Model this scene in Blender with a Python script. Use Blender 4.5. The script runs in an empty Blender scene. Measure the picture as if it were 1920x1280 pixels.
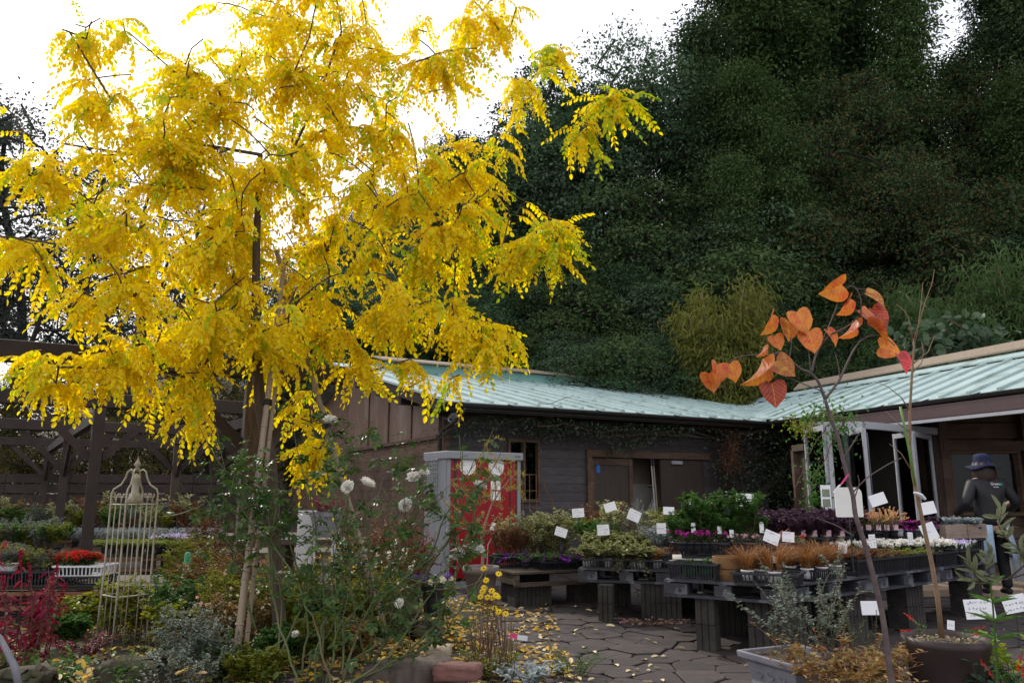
import bpy, math, random
import numpy as np
from mathutils import Vector as V, Matrix as Mx
random.seed(11); rng = np.random.default_rng(11)
S = bpy.context.scene; COL = S.collection
R = math.radians

# ------------------------------------------------------------- camera
TH = R(11.2); CAMZ = 1.3; FPX = 1440.0
cd = bpy.data.cameras.new('camera'); cam = bpy.data.objects.new('camera', cd); COL.objects.link(cam)
cam.location = (0, 0, CAMZ); cam.rotation_euler = (R(90) + TH, 0, 0)
cd.lens = 27.0; cd.sensor_width = 36.0; cd.clip_end = 2000; cd.clip_start = 0.05
S.camera = cam
# ------------------------------------------------------------- sky and sun
SUN_AZ = R(-34); SUN_EL = R(38)          # azimuth measured from +Y towards +X
w = bpy.data.worlds.new('World'); S.world = w; w.use_nodes = True
nt = w.node_tree; nt.nodes.clear()
sky = nt.nodes.new('ShaderNodeTexSky'); sky.sky_type = 'NISHITA'; sky.sun_disc = False
sky.sun_elevation = SUN_EL; sky.sun_rotation = SUN_AZ
sky.air_density = 0.9; sky.dust_density = 6.0; sky.ozone_density = 1.6; sky.altitude = 50
tc = nt.nodes.new('ShaderNodeTexCoord'); mp = nt.nodes.new('ShaderNodeMapping')
mp.inputs['Scale'].default_value = (1.6, 1.6, 4.0)
nz = nt.nodes.new('ShaderNodeTexNoise'); nz.inputs['Scale'].default_value = 1.5; nz.inputs['Detail'].default_value = 6
cr = nt.nodes.new('ShaderNodeValToRGB'); cr.color_ramp.elements[0].position = .30; cr.color_ramp.elements[1].position = .62
cr.color_ramp.elements[0].color = (.55, .55, .55, 1); cr.color_ramp.elements[1].color = (.95, .95, .95, 1)
mx = nt.nodes.new('ShaderNodeMix'); mx.data_type = 'RGBA'
mx.inputs[7].default_value = (15.0, 15.2, 16.2, 1)    # thin bright cloud veil
bg = nt.nodes.new('ShaderNodeBackground'); bg.inputs['Strength'].default_value = 0.10
ow = nt.nodes.new('ShaderNodeOutputWorld')
L = nt.links.new
L(tc.outputs['Generated'], mp.inputs[0]); L(mp.outputs[0], nz.inputs['Vector']); L(nz.outputs[0], cr.inputs[0])
L(cr.outputs[0], mx.inputs[0]); L(sky.outputs[0], mx.inputs[6]); L(mx.outputs[2], bg.inputs[0]); L(bg.outputs[0], ow.inputs[0])
ld = bpy.data.lights.new('sun', 'SUN'); ld.energy = 2.8; ld.angle = R(1.5); ld.color = (1, .93, .82)
sun = bpy.data.objects.new('sun', ld); COL.objects.link(sun)
sd = V((math.sin(SUN_AZ) * math.cos(SUN_EL), math.cos(SUN_AZ) * math.cos(SUN_EL), math.sin(SUN_EL)))
sun.rotation_euler = sd.to_track_quat('Z', 'Y').to_euler(); sun.location = (-8, 12, 20)
S.view_settings.view_transform = 'Standard'; S.view_settings.look = 'None'
S.view_settings.exposure = 0.02; S.view_settings.gamma = 1.0; S.view_settings.use_curve_mapping = False
S.cycles.max_bounces = 6; S.cycles.diffuse_bounces = 3; S.cycles.glossy_bounces = 2; S.cycles.transmission_bounces = 4
S.cycles.transparent_max_bounces = 8; S.cycles.use_denoising = True

# ------------------------------------------------------------- measuring helpers: a sight line from the camera, cut by a plane
CAMP = V((0, 0, CAMZ))
def ray(px, py):
    x = (px - 960) / FPX; y = (640 - py) / FPX
    return V((x, math.cos(TH) - y * math.sin(TH), math.sin(TH) + y * math.cos(TH)))
def at_y(px, py, Y): d = ray(px, py); return CAMP + d * (Y / d.y)
def at_z(px, py, z): d = ray(px, py); return CAMP + d * ((z - CAMZ) / d.z)
def on_plane(px, py, p0, n):
    d = ray(px, py); return CAMP + d * ((V(p0) - CAMP).dot(V(n)) / d.dot(V(n)))
def pxs(Y): return Y * .99 / FPX                      # metres per photograph pixel at that distance

# ------------------------------------------------------------- mesh builder
def frame_from(x, z):
    x = x / np.maximum(np.linalg.norm(x, axis=-1, keepdims=True), 1e-9)
    y = np.cross(z, x); n = np.linalg.norm(y, axis=-1, keepdims=True)
    alt = np.cross(np.broadcast_to(np.array([.31, .9, .3]), x.shape), x)
    y = np.where(n < 1e-4, alt, y); y = y / np.maximum(np.linalg.norm(y, axis=-1, keepdims=True), 1e-9)
    return x, y, np.cross(x, y)
class MB:
    def __init__(s): s.vs = []; s.nv = 0; s.lp = []; s.ln = []; s.mt = []
    def raw(s, verts, faces, m=0):
        verts = np.asarray(verts, float).reshape(-1, 3)
        for f in faces: s.lp.append(np.asarray(f, np.int64) + s.nv); s.ln.append(np.array([len(f)]))
        s.mt.append(np.full(len(faces), m)); s.vs.append(verts); s.nv += len(verts)
    def many(s, verts, nper, faces, m=0):
        """verts (N*nper,3): N copies of one template with the same faces"""
        N = len(verts) // nper; off = (np.arange(N) * nper + s.nv)[:, None]
        fl = np.concatenate([np.asarray(f) for f in faces]); fn = np.array([len(f) for f in faces])
        s.lp.append((off + fl[None, :]).ravel()); s.ln.append(np.tile(fn, N)); s.mt.append(np.full(N * len(faces), m))
        s.vs.append(verts); s.nv += len(verts)
    def leaves(s, P, X, Z, ln, wd, shape='oval', m=0):
        """leaf template placed at P, along X, facing Z, of length ln and width wd"""
        P = np.asarray(P, float).reshape(-1, 3)
        if not len(P): return
        X = np.broadcast_to(np.asarray(X, float), P.shape); Z = np.broadcast_to(np.asarray(Z, float), P.shape)
        x, y, z = frame_from(X, Z); T, F = SHAPES[shape]
        ln = np.broadcast_to(np.asarray(ln, float), (len(P),)); wd = np.broadcast_to(np.asarray(wd, float), (len(P),))
        vv = P[:, None, :] + T[None, :, 0, None] * (x * ln[:, None])[:, None, :] + T[None, :, 1, None] * (y * wd[:, None])[:, None, :] \
            + T[None, :, 2, None] * (z * ln[:, None])[:, None, :]
        s.many(vv.reshape(-1, 3), len(T), F, m)
    def box(s, c, d, rz=0, m=0, M=None, taper=0):
        x, y, z = d[0] / 2, d[1] / 2, d[2] / 2; t = 1 - taper
        p = [(-x * t, -y * t, -z), (x * t, -y * t, -z), (x * t, y * t, -z), (-x * t, y * t, -z), (-x, -y, z), (x, -y, z), (x, y, z), (-x, y, z)]
        M = M if M is not None else Mx.Rotation(rz, 3, 'Z')
        s.raw([V(c) + M @ V(q) for q in p], [(0, 3, 2, 1), (4, 5, 6, 7), (0, 1, 5, 4), (1, 2, 6, 5), (2, 3, 7, 6), (3, 0, 4, 7)], m)
    def bar(s, a, b, wd, h, m=0, up=(0, 0, 1)):
        a = V(a); b = V(b); x = (b - a).normalized(); y = V(up).cross(x).normalized(); z = x.cross(y)
        M = Mx((x, y, z)).transposed(); s.box((a + b) / 2, ((b - a).length, wd, h), m=m, M=M)
    def tube(s, pts, r, n=6, m=0, cap=True):
        P = np.asarray([tuple(p) for p in pts], float); k = len(P)
        r = np.broadcast_to(np.asarray(r, float), (k,))
        t = np.gradient(P, axis=0); t /= np.maximum(np.linalg.norm(t, axis=1, keepdims=True), 1e-9)
        a = np.array([0, 0, 1.]) if abs(t[0][2]) < .9 else np.array([1., 0, 0])
        u = np.cross(a, t[0]); u /= np.linalg.norm(u); rings = []
        ang = np.arange(n) * 2 * np.pi / n
        for i in range(k):
            u = u - t[i] * u.dot(t[i]); u /= max(np.linalg.norm(u), 1e-9); v = np.cross(t[i], u)
            rings.append(P[i] + r[i] * (np.cos(ang)[:, None] * u + np.sin(ang)[:, None] * v))
        f = [(i * n + j, i * n + (j + 1) % n, (i + 1) * n + (j + 1) % n, (i + 1) * n + j) for i in range(k - 1) for j in range(n)]
        if cap: f += [tuple(range(n))[::-1], tuple((k - 1) * n + j for j in range(n))]
        s.raw(np.concatenate(rings), f, m)
    def lathe(s, prof, n=16, c=(0, 0, 0), m=0, cap=(True, False), sx=1, sy=1, rz=0):
        ang = np.arange(n) * 2 * np.pi / n; vs = []
        for r_, z_ in prof:
            x = np.cos(ang) * r_ * sx; y = np.sin(ang) * r_ * sy
            vs.append(np.stack([c[0] + x * math.cos(rz) - y * math.sin(rz), c[1] + x * math.sin(rz) + y * math.cos(rz), np.full(n, c[2] + z_)], 1))
        k = len(prof)
        f = [(i * n + j, i * n + (j + 1) % n, (i + 1) * n + (j + 1) % n, (i + 1) * n + j) for i in range(k - 1) for j in range(n)]
        if cap[0]: f.append(tuple(range(n))[::-1])
        if cap[1]: f.append(tuple((k - 1) * n + j for j in range(n)))
        s.raw(np.concatenate(vs), f, m)
    def prism(s, poly, n, m=0):
        """polygon (3-D points) extruded by vector n"""
        k = len(poly); n = V(n); a = [V(p) for p in poly]
        nrm = (a[1] - a[0]).cross(a[2] - a[0])
        if nrm.dot(n) < 0: a = a[::-1]
        f = [tuple(range(k))[::-1], tuple(range(k, 2 * k))] + [(i, (i + 1) % k, k + (i + 1) % k, k + i) for i in range(k)]
        s.raw(a + [p + n for p in a], f, m)
    def mesh(s, name, mats, smooth=False):
        me = bpy.data.meshes.new(name)
        if s.nv:
            v = np.concatenate(s.vs).astype(np.float32); lp = np.concatenate(s.lp).astype(np.int32); ln = np.concatenate(s.ln).astype(np.int32)
            me.vertices.add(len(v)); me.vertices.foreach_set('co', v.ravel())
            me.loops.add(len(lp)); me.loops.foreach_set('vertex_index', lp)
            me.polygons.add(len(ln)); st = np.zeros(len(ln), np.int32); st[1:] = np.cumsum(ln)[:-1]
            me.polygons.foreach_set('loop_start', st)
            me.polygons.foreach_set('material_index', np.concatenate(s.mt).astype(np.int32))
            me.polygons.foreach_set('use_smooth', np.full(len(ln), bool(smooth)))
            me.update(calc_edges=True); me.validate()
        for q in (mats if isinstance(mats, (list, tuple)) else [mats]): me.materials.append(q)
        return me
    def build(s, name, mats, parent=None, smooth=False, bevel=0, loc=None):
        return link(name, s.mesh(name, mats, smooth), parent, bevel, loc)
def link(name, me, parent=None, bevel=0, loc=None):
    o = bpy.data.objects.new(name, me); COL.objects.link(o)
    if parent: o.parent = parent
    if loc is not None: o.location = loc
    if bevel:
        b = o.modifiers.new('bevel', 'BEVEL'); b.width = bevel; b.segments = 2; b.limit_method = 'ANGLE'
    return o
def leafshape(half, fold=.1, curl=0):
    """half outline (x, y) from base to tip -> two folded halves"""
    n = len(half); T = [(0, 0, 0)] + [(x, y / 2, fold * y - curl * x * x) for x, y in half] + [(1, 0, -curl)] + [(x, -y / 2, fold * y - curl * x * x) for x, y in half[::-1]]
    return np.array(T, float), [tuple(range(0, n + 2)), tuple([0] + list(range(n + 1, 2 * n + 2)))]
SHAPES = {
    'quad': (np.array([(0, 0, 0), (.45, .5, .06), (1, 0, 0), (.45, -.5, .06)], float), [(0, 3, 2, 1)]),
    'oval': leafshape([(.15, .62), (.45, 1.), (.8, .72)], .10, .08),
    'lance': leafshape([(.3, 1.), (.65, .7)], .05, .22),
    'blade': (np.array([(0, -.5, 0), (0, .5, 0), (.35, .45, .0), (.35, -.45, 0), (.7, .3, -.1), (.7, -.3, -.1), (1, 0, -.28)], float), [(0, 3, 2, 1), (3, 5, 4, 2), (5, 6, 4)]),
    'petal': (np.array([(0, 0, 0), (.5, .4, .06), (1, .25, 0), (1, -.25, 0), (.5, -.4, .06)], float), [(0, 4, 3, 2, 1)]),
}
def rnd_dir(n, up=0.0):
    d = rng.normal(size=(n, 3)); d /= np.linalg.norm(d, axis=1, keepdims=True); d[:, 2] += up
    return d / np.linalg.norm(d, axis=1, keepdims=True)

# ------------------------------------------------------------- naming
def tag(o, label=None, cat=None, group=None, kind=None):
    if label: o['label'] = label
    if cat: o['category'] = cat
    if group: o['group'] = group
    if kind: o['kind'] = kind
    return o
def thing(name, label, cat, loc=(0, 0, 0), rz=0, group=None, scale=1):
    o = bpy.data.objects.new(name, None); COL.objects.link(o); o.location = loc; o.rotation_euler = (0, 0, rz); o.empty_display_size = .1
    o.scale = (scale,) * 3 if isinstance(scale, (int, float)) else scale
    return tag(o, label, cat, group)
def dup(root, loc, rz=0, scale=1, label=None, group=None, tilt=(0, 0)):
    r = root.copy(); COL.objects.link(r); r.location = loc; r.rotation_euler = (tilt[0], tilt[1], rz)
    r.scale = (scale,) * 3 if isinstance(scale, (int, float)) else scale
    if label: r['label'] = label
    if group: r['group'] = group
    for ch in KIDS.get(root.name, ()) or [c for c in root.children]:
        c = ch.copy(); COL.objects.link(c); c.parent = r
        for g in ch.children:
            d = g.copy(); COL.objects.link(d); d.parent = c
    return r
KIDS = {}
ORD = 'first second third fourth fifth sixth seventh eighth ninth tenth eleventh twelfth thirteenth fourteenth fifteenth sixteenth seventeenth eighteenth nineteenth twentieth'.split(); ORD += ['twenty ' + o_ for o_ in ORD[:9]]
def nth(pxs_, px): return ORD[sorted(pxs_).index(px)] + ' from the left'
def rc(i, n): return '%s from the left in the %s row' % (ORD[i % n], ('front', 'second', 'third')[i // n])

# ------------------------------------------------------------- materials
def _base(name):
    m = bpy.data.materials.new(name); m.use_nodes = True; n = m.node_tree
    return m, n, n.nodes['Principled BSDF'], n.nodes['Material Output']
def mat(name, c1, c2=None, rough=.7, scale=6, stretch=(1, 1, 1), bump=0, bscale=None, metal=0, spec=.4, detail=6, c3=None, obj_var=0, coat=0, mottle=None):
    """two or three colours mixed by noise in object space, with fine relief"""
    m, n, b, _ = _base(name); lk = n.links.new
    b.inputs['Roughness'].default_value = rough; b.inputs['Metallic'].default_value = metal; b.inputs['Specular IOR Level'].default_value = spec
    if coat: b.inputs['Coat Weight'].default_value = coat
    tc = n.nodes.new('ShaderNodeTexCoord'); mp = n.nodes.new('ShaderNodeMapping'); mp.inputs['Scale'].default_value = stretch
    lk(tc.outputs['Object'], mp.inputs[0]); c2 = c2 or tuple(x * .8 for x in c1)
    z = n.nodes.new('ShaderNodeTexNoise'); z.inputs['Scale'].default_value = scale; z.inputs['Detail'].default_value = detail; z.inputs['Roughness'].default_value = .65
    lk(mp.outputs[0], z.inputs['Vector'])
    r = n.nodes.new('ShaderNodeValToRGB'); e = r.color_ramp.elements
    e[0].position = .33; e[0].color = (*c1, 1); e[1].position = .67; e[1].color = (*c2, 1)
    if c3: q = e.new(.5); q.color = (*c3, 1)
    lk(z.outputs[0], r.inputs[0]); col = r.outputs[0]
    if mottle:
        z2 = n.nodes.new('ShaderNodeTexNoise'); z2.inputs['Scale'].default_value = mottle[1]; z2.inputs['Detail'].default_value = 4; lk(tc.outputs['Object'], z2.inputs['Vector'])
        r2 = n.nodes.new('ShaderNodeValToRGB'); r2.color_ramp.elements[0].position = .52; r2.color_ramp.elements[1].position = .68; lk(z2.outputs[0], r2.inputs[0])
        k = n.nodes.new('ShaderNodeMix'); k.data_type = 'RGBA'; lk(r2.outputs[0], k.inputs[0]); lk(col, k.inputs[6]); k.inputs[7].default_value = (*mottle[0], 1); col = k.outputs[2]
    if obj_var:
        oi = n.nodes.new('ShaderNodeObjectInfo'); mr = n.nodes.new('ShaderNodeMapRange'); mr.inputs[3].default_value = 1 - obj_var; mr.inputs[4].default_value = 1 + obj_var
        lk(oi.outputs['Random'], mr.inputs[0]); hs = n.nodes.new('ShaderNodeHueSaturation'); lk(mr.outputs[0], hs.inputs['Value']); lk(col, hs.inputs['Color']); col = hs.outputs[0]
    lk(col, b.inputs['Base Color'])
    if bump:
        bz = n.nodes.new('ShaderNodeTexNoise'); bz.inputs['Scale'].default_value = bscale or scale * 3; bz.inputs['Detail'].default_value = 5
        lk(mp.outputs[0], bz.inputs['Vector']); bp = n.nodes.new('ShaderNodeBump'); bp.inputs['Strength'].default_value = bump; bp.inputs['Distance'].default_value = .006
        lk(bz.outputs[0], bp.inputs['Height']); lk(bp.outputs[0], b.inputs['Normal'])
    return m
def leafmat(name, cols, trans=.35, rough=.5, spec=.3, obj_var=.12, tcol=None, var_scale=0):
    """each leaf takes its own colour from the ramp; light passes through"""
    m, n, b, out = _base(name); lk = n.links.new
    g = n.nodes.new('ShaderNodeNewGeometry'); r = n.nodes.new('ShaderNodeValToRGB'); e = r.color_ramp.elements
    k = len(cols); e[0].position = 0; e[0].color = (*cols[0], 1); e[1].position = 1; e[1].color = (*cols[-1], 1)
    for i in range(1, k - 1): q = e.new(i / (k - 1)); q.color = (*cols[i], 1)
    lk(g.outputs['Random Per Island'], r.inputs[0])
    oi = n.nodes.new('ShaderNodeObjectInfo'); mr = n.nodes.new('ShaderNodeMapRange'); mr.inputs[3].default_value = 1 - obj_var; mr.inputs[4].default_value = 1 + obj_var
    lk(oi.outputs['Random'], mr.inputs[0]); hs = n.nodes.new('ShaderNodeHueSaturation'); lk(mr.outputs[0], hs.inputs['Value']); lk(r.outputs[0], hs.inputs['Color'])
    if spec < .13:                                       # far foliage: no sheen
        b = n.nodes.new('ShaderNodeBsdfDiffuse'); lk(hs.outputs[0], b.inputs[0]); lk(b.outputs[0], out.inputs[0])
    else: lk(hs.outputs[0], b.inputs['Base Color']); b.inputs['Roughness'].default_value = rough; b.inputs['Specular IOR Level'].default_value = spec
    if trans:
        t = n.nodes.new('ShaderNodeBsdfTranslucent'); h2 = n.nodes.new('ShaderNodeHueSaturation'); h2.inputs['Saturation'].default_value = 1.1; h2.inputs['Value'].default_value = 1.25
        lk(hs.outputs[0], h2.inputs['Color']); lk(h2.outputs[0], t.inputs[0])
        x = n.nodes.new('ShaderNodeMixShader'); x.inputs[0].default_value = trans; lk(b.outputs[0], x.inputs[1]); lk(t.outputs[0], x.inputs[2]); lk(x.outputs[0], out.inputs[0])
    return m
def glass(name, tint=(.6, .65, .65), mixf=.25):
    m, n, b, out = _base(name); lk = n.links.new
    b.inputs['Base Color'].default_value = (*tint, 1); b.inputs['Roughness'].default_value = .03; b.inputs['Specular IOR Level'].default_value = .6
    t = n.nodes.new('ShaderNodeBsdfTransparent'); t.inputs[0].default_value = (.85, .88, .87, 1)
    gl = n.nodes.new('ShaderNodeBsdfGlossy'); gl.inputs['Roughness'].default_value = .02; fr = n.nodes.new('ShaderNodeFresnel'); fr.inputs[0].default_value = 1.22
    x = n.nodes.new('ShaderNodeMixShader'); lk(fr.outputs[0], x.inputs[0]); lk(t.outputs[0], x.inputs[1]); lk(gl.outputs[0], x.inputs[2]); lk(x.outputs[0], out.inputs[0])
    return m
M = {}
M['soil'] = mat('soil', (.030, .022, .016), (.065, .047, .034), .95, 14, bump=.6, bscale=40)
M['ground'] = mat('ground_earth', (.045, .038, .030), (.085, .068, .052), .95, 3, bump=.5, bscale=30)
M['mortar'] = mat('mortar', (.035, .030, .028), (.07, .06, .055), .95, 9, bump=.4)
M['stone'] = mat('flagstone', (.033, .025, .024), (.060, .045, .042), .75, 5, bump=.45, bscale=28, obj_var=.28, c3=(.045, .033, .032), mottle=((.026, .021, .021), 3.2))
M['mint'] = mat('mint_sheet_metal', (.32, .42, .41), (.40, .50, .49), .5, 2.2, bump=.02, spec=.5, obj_var=.07, mottle=((.24, .31, .285), 3.5))
M['mintdk'] = mat('mint_trim', (.12, .26, .23), (.17, .33, .29), .5, 4)
M['capwood'] = mat('weathered_cap', (.20, .155, .11), (.30, .24, .18), .85, 6, (1, 6, 6), bump=.3)
M['gutter'] = mat('dark_gutter', (.022, .018, .017), (.035, .03, .028), .45, 6)
M['wallgrey'] = mat('weathered_grey_boards', (.060, .052, .056), (.105, .092, .096), .85, 5, (1, 1, 9), bump=.3, bscale=30, obj_var=.2, c3=(.08, .07, .074))
M['wallbrown'] = mat('weathered_brown_boards', (.075, .042, .028), (.16, .10, .068), .8, 4, (1.2, 1.2, 10), bump=.5, bscale=16, obj_var=.2, mottle=((.07, .04, .03), 3))
M['ply'] = mat('stained_plywood', (.15, .095, .068), (.27, .21, .18), .45, 2.2, (1, 1, .35), bump=.15, c3=(.17, .10, .07), obj_var=.1)
M['dkwood'] = mat('dark_stained_wood', (.022, .0135, .011), (.040, .025, .020), .7, 5, (1, 1, 1), bump=.35, bscale=22, obj_var=.12)
M['postwood'] = mat('old_post_wood', (.05, .034, .024), (.10, .07, .048), .85, 6, (6, 6, .8), bump=.6, bscale=9, obj_var=.15)
M['log'] = mat('log_wall_wood', (.055, .030, .022), (.10, .060, .042), .7, 3, (.6, .6, 5), bump=.4, bscale=12, obj_var=.18, mottle=((.13, .085, .065), 2))
M['fascia'] = mat('plum_brown_paint', (.085, .050, .050), (.105, .065, .064), .45, 3)
M['alu'] = mat('aluminium', (.36, .37, .40), (.44, .45, .48), .5, 12, metal=.15)
M['white'] = mat('white_plastic', (.60, .60, .63), (.68, .68, .69), .5, 5)
M['card'] = mat('white_card', (.80, .80, .83), (.86, .86, .88), .6, 5)
M['cream'] = mat('cream_paint', (.34, .32, .25), (.42, .40, .32), .55, 12, bump=.1, mottle=((.34, .22, .12), 16))
M['ink'] = mat('ink', (.03, .03, .05), (.05, .05, .07), .8)
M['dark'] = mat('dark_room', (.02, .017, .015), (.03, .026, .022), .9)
M['doordk'] = mat('dark_brown_door', (.050, .036, .028), (.066, .048, .038), .6, 3, (6, 6, .5), bump=.1)
M['panelbeige'] = mat('beige_board', (.34, .27, .21), (.40, .32, .26), .7, 3)
M['blue'] = mat('blue_print', (.02, .14, .50), (.03, .18, .56), .5)
M['red'] = mat('red_steel', (.27, .004, .008), (.32, .006, .010), .42, 3, bump=.01)
M['shedgrey'] = mat('grey_blue_steel', (.235, .24, .265), (.27, .28, .30), .5, 3)
M['rust'] = mat('rusty_iron', (.16, .07, .035), (.26, .13, .07), .85, 20, bump=.3)
M['black'] = mat('black_plastic', (.016, .017, .021), (.028, .029, .034), .42, 8, obj_var=.1)
M['pallet'] = mat('grey_plastic_pallet', (.030, .031, .038), (.050, .052, .062), .5, 9, bump=.06, mottle=((.15, .15, .165), 7))
M['concrete'] = mat('mossy_block', (.028, .025, .023), (.065, .058, .052), .95, 7, bump=.7, bscale=40, mottle=((.05, .052, .038), 4))
M['plank'] = mat('old_plank', (.060, .045, .032), (.12, .09, .066), .85, 6, (1, 1, 4), bump=.4)
M['crate'] = mat('old_crate_wood', (.20, .145, .115), (.34, .26, .21), .85, 5, (1, 1, 6), bump=.4, obj_var=.2)
M['terracotta'] = mat('terracotta', (.27, .105, .058), (.36, .16, .09), .85, 6, bump=.3, mottle=((.16, .09, .06), 5))
M['mauvepot'] = mat('mauve_pot', (.15, .115, .115), (.20, .16, .16), .75, 5, bump=.1, mottle=((.2, .16, .15), 6))
M['brownpot'] = mat('dark_barrel', (.025, .014, .013), (.042, .025, .023), .5, 4, (1, 1, .4), bump=.15)
M['greypot'] = mat('pale_grey_stone_pot', (.16, .155, .18), (.24, .235, .265), .85, 8, bump=.4)
M['greenpot'] = mat('green_plastic', (.018, .07, .035), (.025, .095, .045), .45)
M['tan'] = mat('tan_fibre_pot', (.34, .29, .20), (.42, .36, .26), .9, 20, bump=.3)
M['ply2'] = mat('pale_board', (.45, .42, .38), (.56, .53, .48), .7, 5)
M['bark'] = mat('bark', (.055, .038, .028), (.115, .082, .062), .9, 9, (5, 5, 1), bump=1.0, bscale=7)
M['barkdk'] = mat('dark_bark', (.014, .011, .009), (.028, .022, .018), .9, 8, (4, 4, 1), bump=.8)
M['twig'] = mat('twig', (.075, .045, .03), (.12, .075, .05), .8, 20)
M['bamboo'] = mat('bamboo_cane', (.24, .175, .12), (.33, .25, .18), .5, 8, (1, 1, .3), bump=.15, mottle=((.24, .19, .15), 9))
M['brick'] = mat('brick', (.15, .065, .055), (.21, .10, .085), .9, 8, bump=.4, mottle=((.12, .06, .05), 14))
M['sandst'] = mat('sandstone_block', (.34, .27, .18), (.44, .36, .25), .95, 12, bump=.6)
M['rockm'] = mat('mossy_rock', (.035, .030, .018), (.075, .062, .042), .95, 6, bump=1.0, bscale=14, mottle=((.05, .06, .022), 4))
M['stump'] = mat('stump_wood', (.05, .038, .030), (.11, .085, .066), .9, 4, (5, 5, .7), bump=1.0, bscale=6, mottle=((.045, .036, .026), 2.5))
M['glass'] = glass('window_glass')
M['curtain'] = mat('grey_curtain', (.20, .22, .22), (.27, .29, .28), .8)
# leaves
M['yellow'] = leafmat('golden_leaf', [(.78, .56, .012), (.84, .68, .016), (.82, .61, .012), (.86, .74, .022), (.64, .43, .022), (.80, .70, .024), (.83, .65, .014), (.52, .58, .028)], .60, .5, .25, .05)
M['yellowgreen'] = leafmat('lime_leaf', [(.36, .48, .018), (.58, .56, .014), (.24, .40, .02), (.66, .60, .012)], .5, .5, .25, .1)
M['fallen'] = leafmat('fallen_leaf', [(.62, .36, .02), (.74, .48, .05), (.56, .40, .16), (.70, .58, .34), (.40, .22, .06), (.72, .46, .02)], .15, .7)
def greens(a, b, c, **k): return leafmat('leaf', [a, b, c, a, b], **k)
M['lf_evergreen'] = greens((.030, .062, .030), (.049, .089, .041), (.070, .111, .054), trans=.10, rough=.75, spec=.12, obj_var=.25)
M['lf_evergreen2'] = greens((.046, .081, .043), (.068, .111, .059), (.097, .142, .081), trans=.10, rough=.75, spec=.1, obj_var=.25)
M['lf_evergreen3'] = greens((.038, .068, .027), (.057, .089, .032), (.089, .116, .046), trans=.12, rough=.75, spec=.1, obj_var=.3)
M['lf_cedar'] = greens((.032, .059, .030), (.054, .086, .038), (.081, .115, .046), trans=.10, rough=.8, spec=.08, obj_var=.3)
M['lf_cedarlit'] = greens((.062, .108, .041), (.095, .146, .049), (.054, .089, .038), trans=.15, rough=.8, spec=.08, obj_var=.25)  # lighter copy of the cedar green: light from above put into the leaf colour
M['lf_rusty'] = leafmat('rusty_leaf', [(.038, .062, .027), (.047, .076, .032), (.041, .068, .032), (.121, .061, .022), (.046, .076, .032), (.038, .062, .030), (.054, .084, .035), (.049, .068, .027)], .12, .8, .08, .25)
M['lf_bamboo'] = greens((.13, .15, .035), (.18, .19, .05), (.21, .19, .055), trans=.4, obj_var=.2, spec=.1)
M['lf_bamboogreen'] = greens((.075, .125, .045), (.105, .165, .06), (.085, .14, .05), trans=.35, obj_var=.2, spec=.1)
M['lf_back'] = leafmat('far_leaf', [(.05, .065, .03), (.085, .09, .035), (.17, .10, .022), (.055, .075, .035), (.10, .085, .03)], .3, .6, .1, .3)
M['lf_far'] = greens((.055, .068, .062), (.075, .088, .076), (.064, .078, .068), trans=.4, obj_var=.2, spec=.1)  # lightened and greyed: the haze over the far trees is put into the colour
M['lf_rose'] = greens((.030, .085, .022), (.05, .115, .028), (.10, .15, .03), trans=.35, rough=.4, spec=.4)
M['lf_rosedk'] = greens((.022, .065, .032), (.032, .085, .042), (.045, .10, .045), trans=.25, rough=.35, spec=.5)
M['lf_lime'] = leafmat('lime', [(.12, .18, .02), (.20, .24, .03), (.30, .28, .035), (.10, .16, .022), (.36, .28, .03)], .4)
M['lf_green'] = greens((.045, .12, .025), (.07, .16, .035), (.09, .18, .04), trans=.4)
M['lf_feather'] = greens((.04, .105, .022), (.06, .14, .03), (.09, .17, .035), trans=.4)
M['lf_vine'] = greens((.035, .06, .038), (.055, .085, .052), (.085, .10, .062), trans=.25, rough=.4, spec=.5)
M['lf_olive'] = greens((.11, .14, .075), (.16, .19, .10), (.20, .21, .12), trans=.25)
M['lf_silver'] = leafmat('silver', [(.30, .35, .36), (.42, .46, .48), (.26, .32, .30), (.38, .42, .42)], .2)
M['lf_greygreen'] = leafmat('greygreen', [(.10, .14, .10), (.17, .21, .16), (.24, .27, .23), (.12, .15, .10)], .25)
M['lf_ivy'] = leafmat('ivy_leaf', [(.13, .18, .05), (.27, .30, .11), (.40, .39, .22), (.16, .20, .06), (.30, .27, .09), (.11, .15, .045)], .35)
M['lf_varieg'] = leafmat('variegated', [(.16, .21, .08), (.42, .41, .18), (.22, .26, .10), (.55, .50, .28), (.18, .22, .08)], .3)
M['lf_purple'] = leafmat('purple', [(.055, .022, .045), (.085, .034, .07), (.04, .018, .032), (.12, .06, .10)], .2)
M['lf_plumred'] = leafmat('plumred', [(.13, .012, .03), (.20, .015, .045), (.10, .02, .03), (.26, .03, .04), (.16, .05, .08)], .35)
M['lf_rust'] = leafmat('rust', [(.18, .065, .025), (.10, .04, .025), (.24, .10, .03), (.15, .05, .03)], .3)
M['lf_sedge'] = leafmat('sedge', [(.24, .10, .035), (.32, .15, .05), (.18, .075, .03), (.38, .20, .08)], .3)
M['lf_dry'] = leafmat('dry', [(.22, .13, .05), (.16, .15, .05), (.36, .24, .09), (.24, .08, .03), (.30, .22, .07)], .3)
M['lf_mat'] = leafmat('matgreen', [(.15, .22, .02), (.24, .30, .03), (.12, .18, .03), (.30, .33, .04)], .35)
M['lf_ever2'] = greens((.03, .06, .03), (.045, .08, .038), (.06, .095, .05), trans=.2, rough=.4, spec=.5)
def petals(n, *c): return leafmat(n, list(c), .3, .6)
M['fl_white'] = petals('white_petal', (.80, .78, .72), (.84, .82, .78), (.78, .74, .66))
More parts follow.
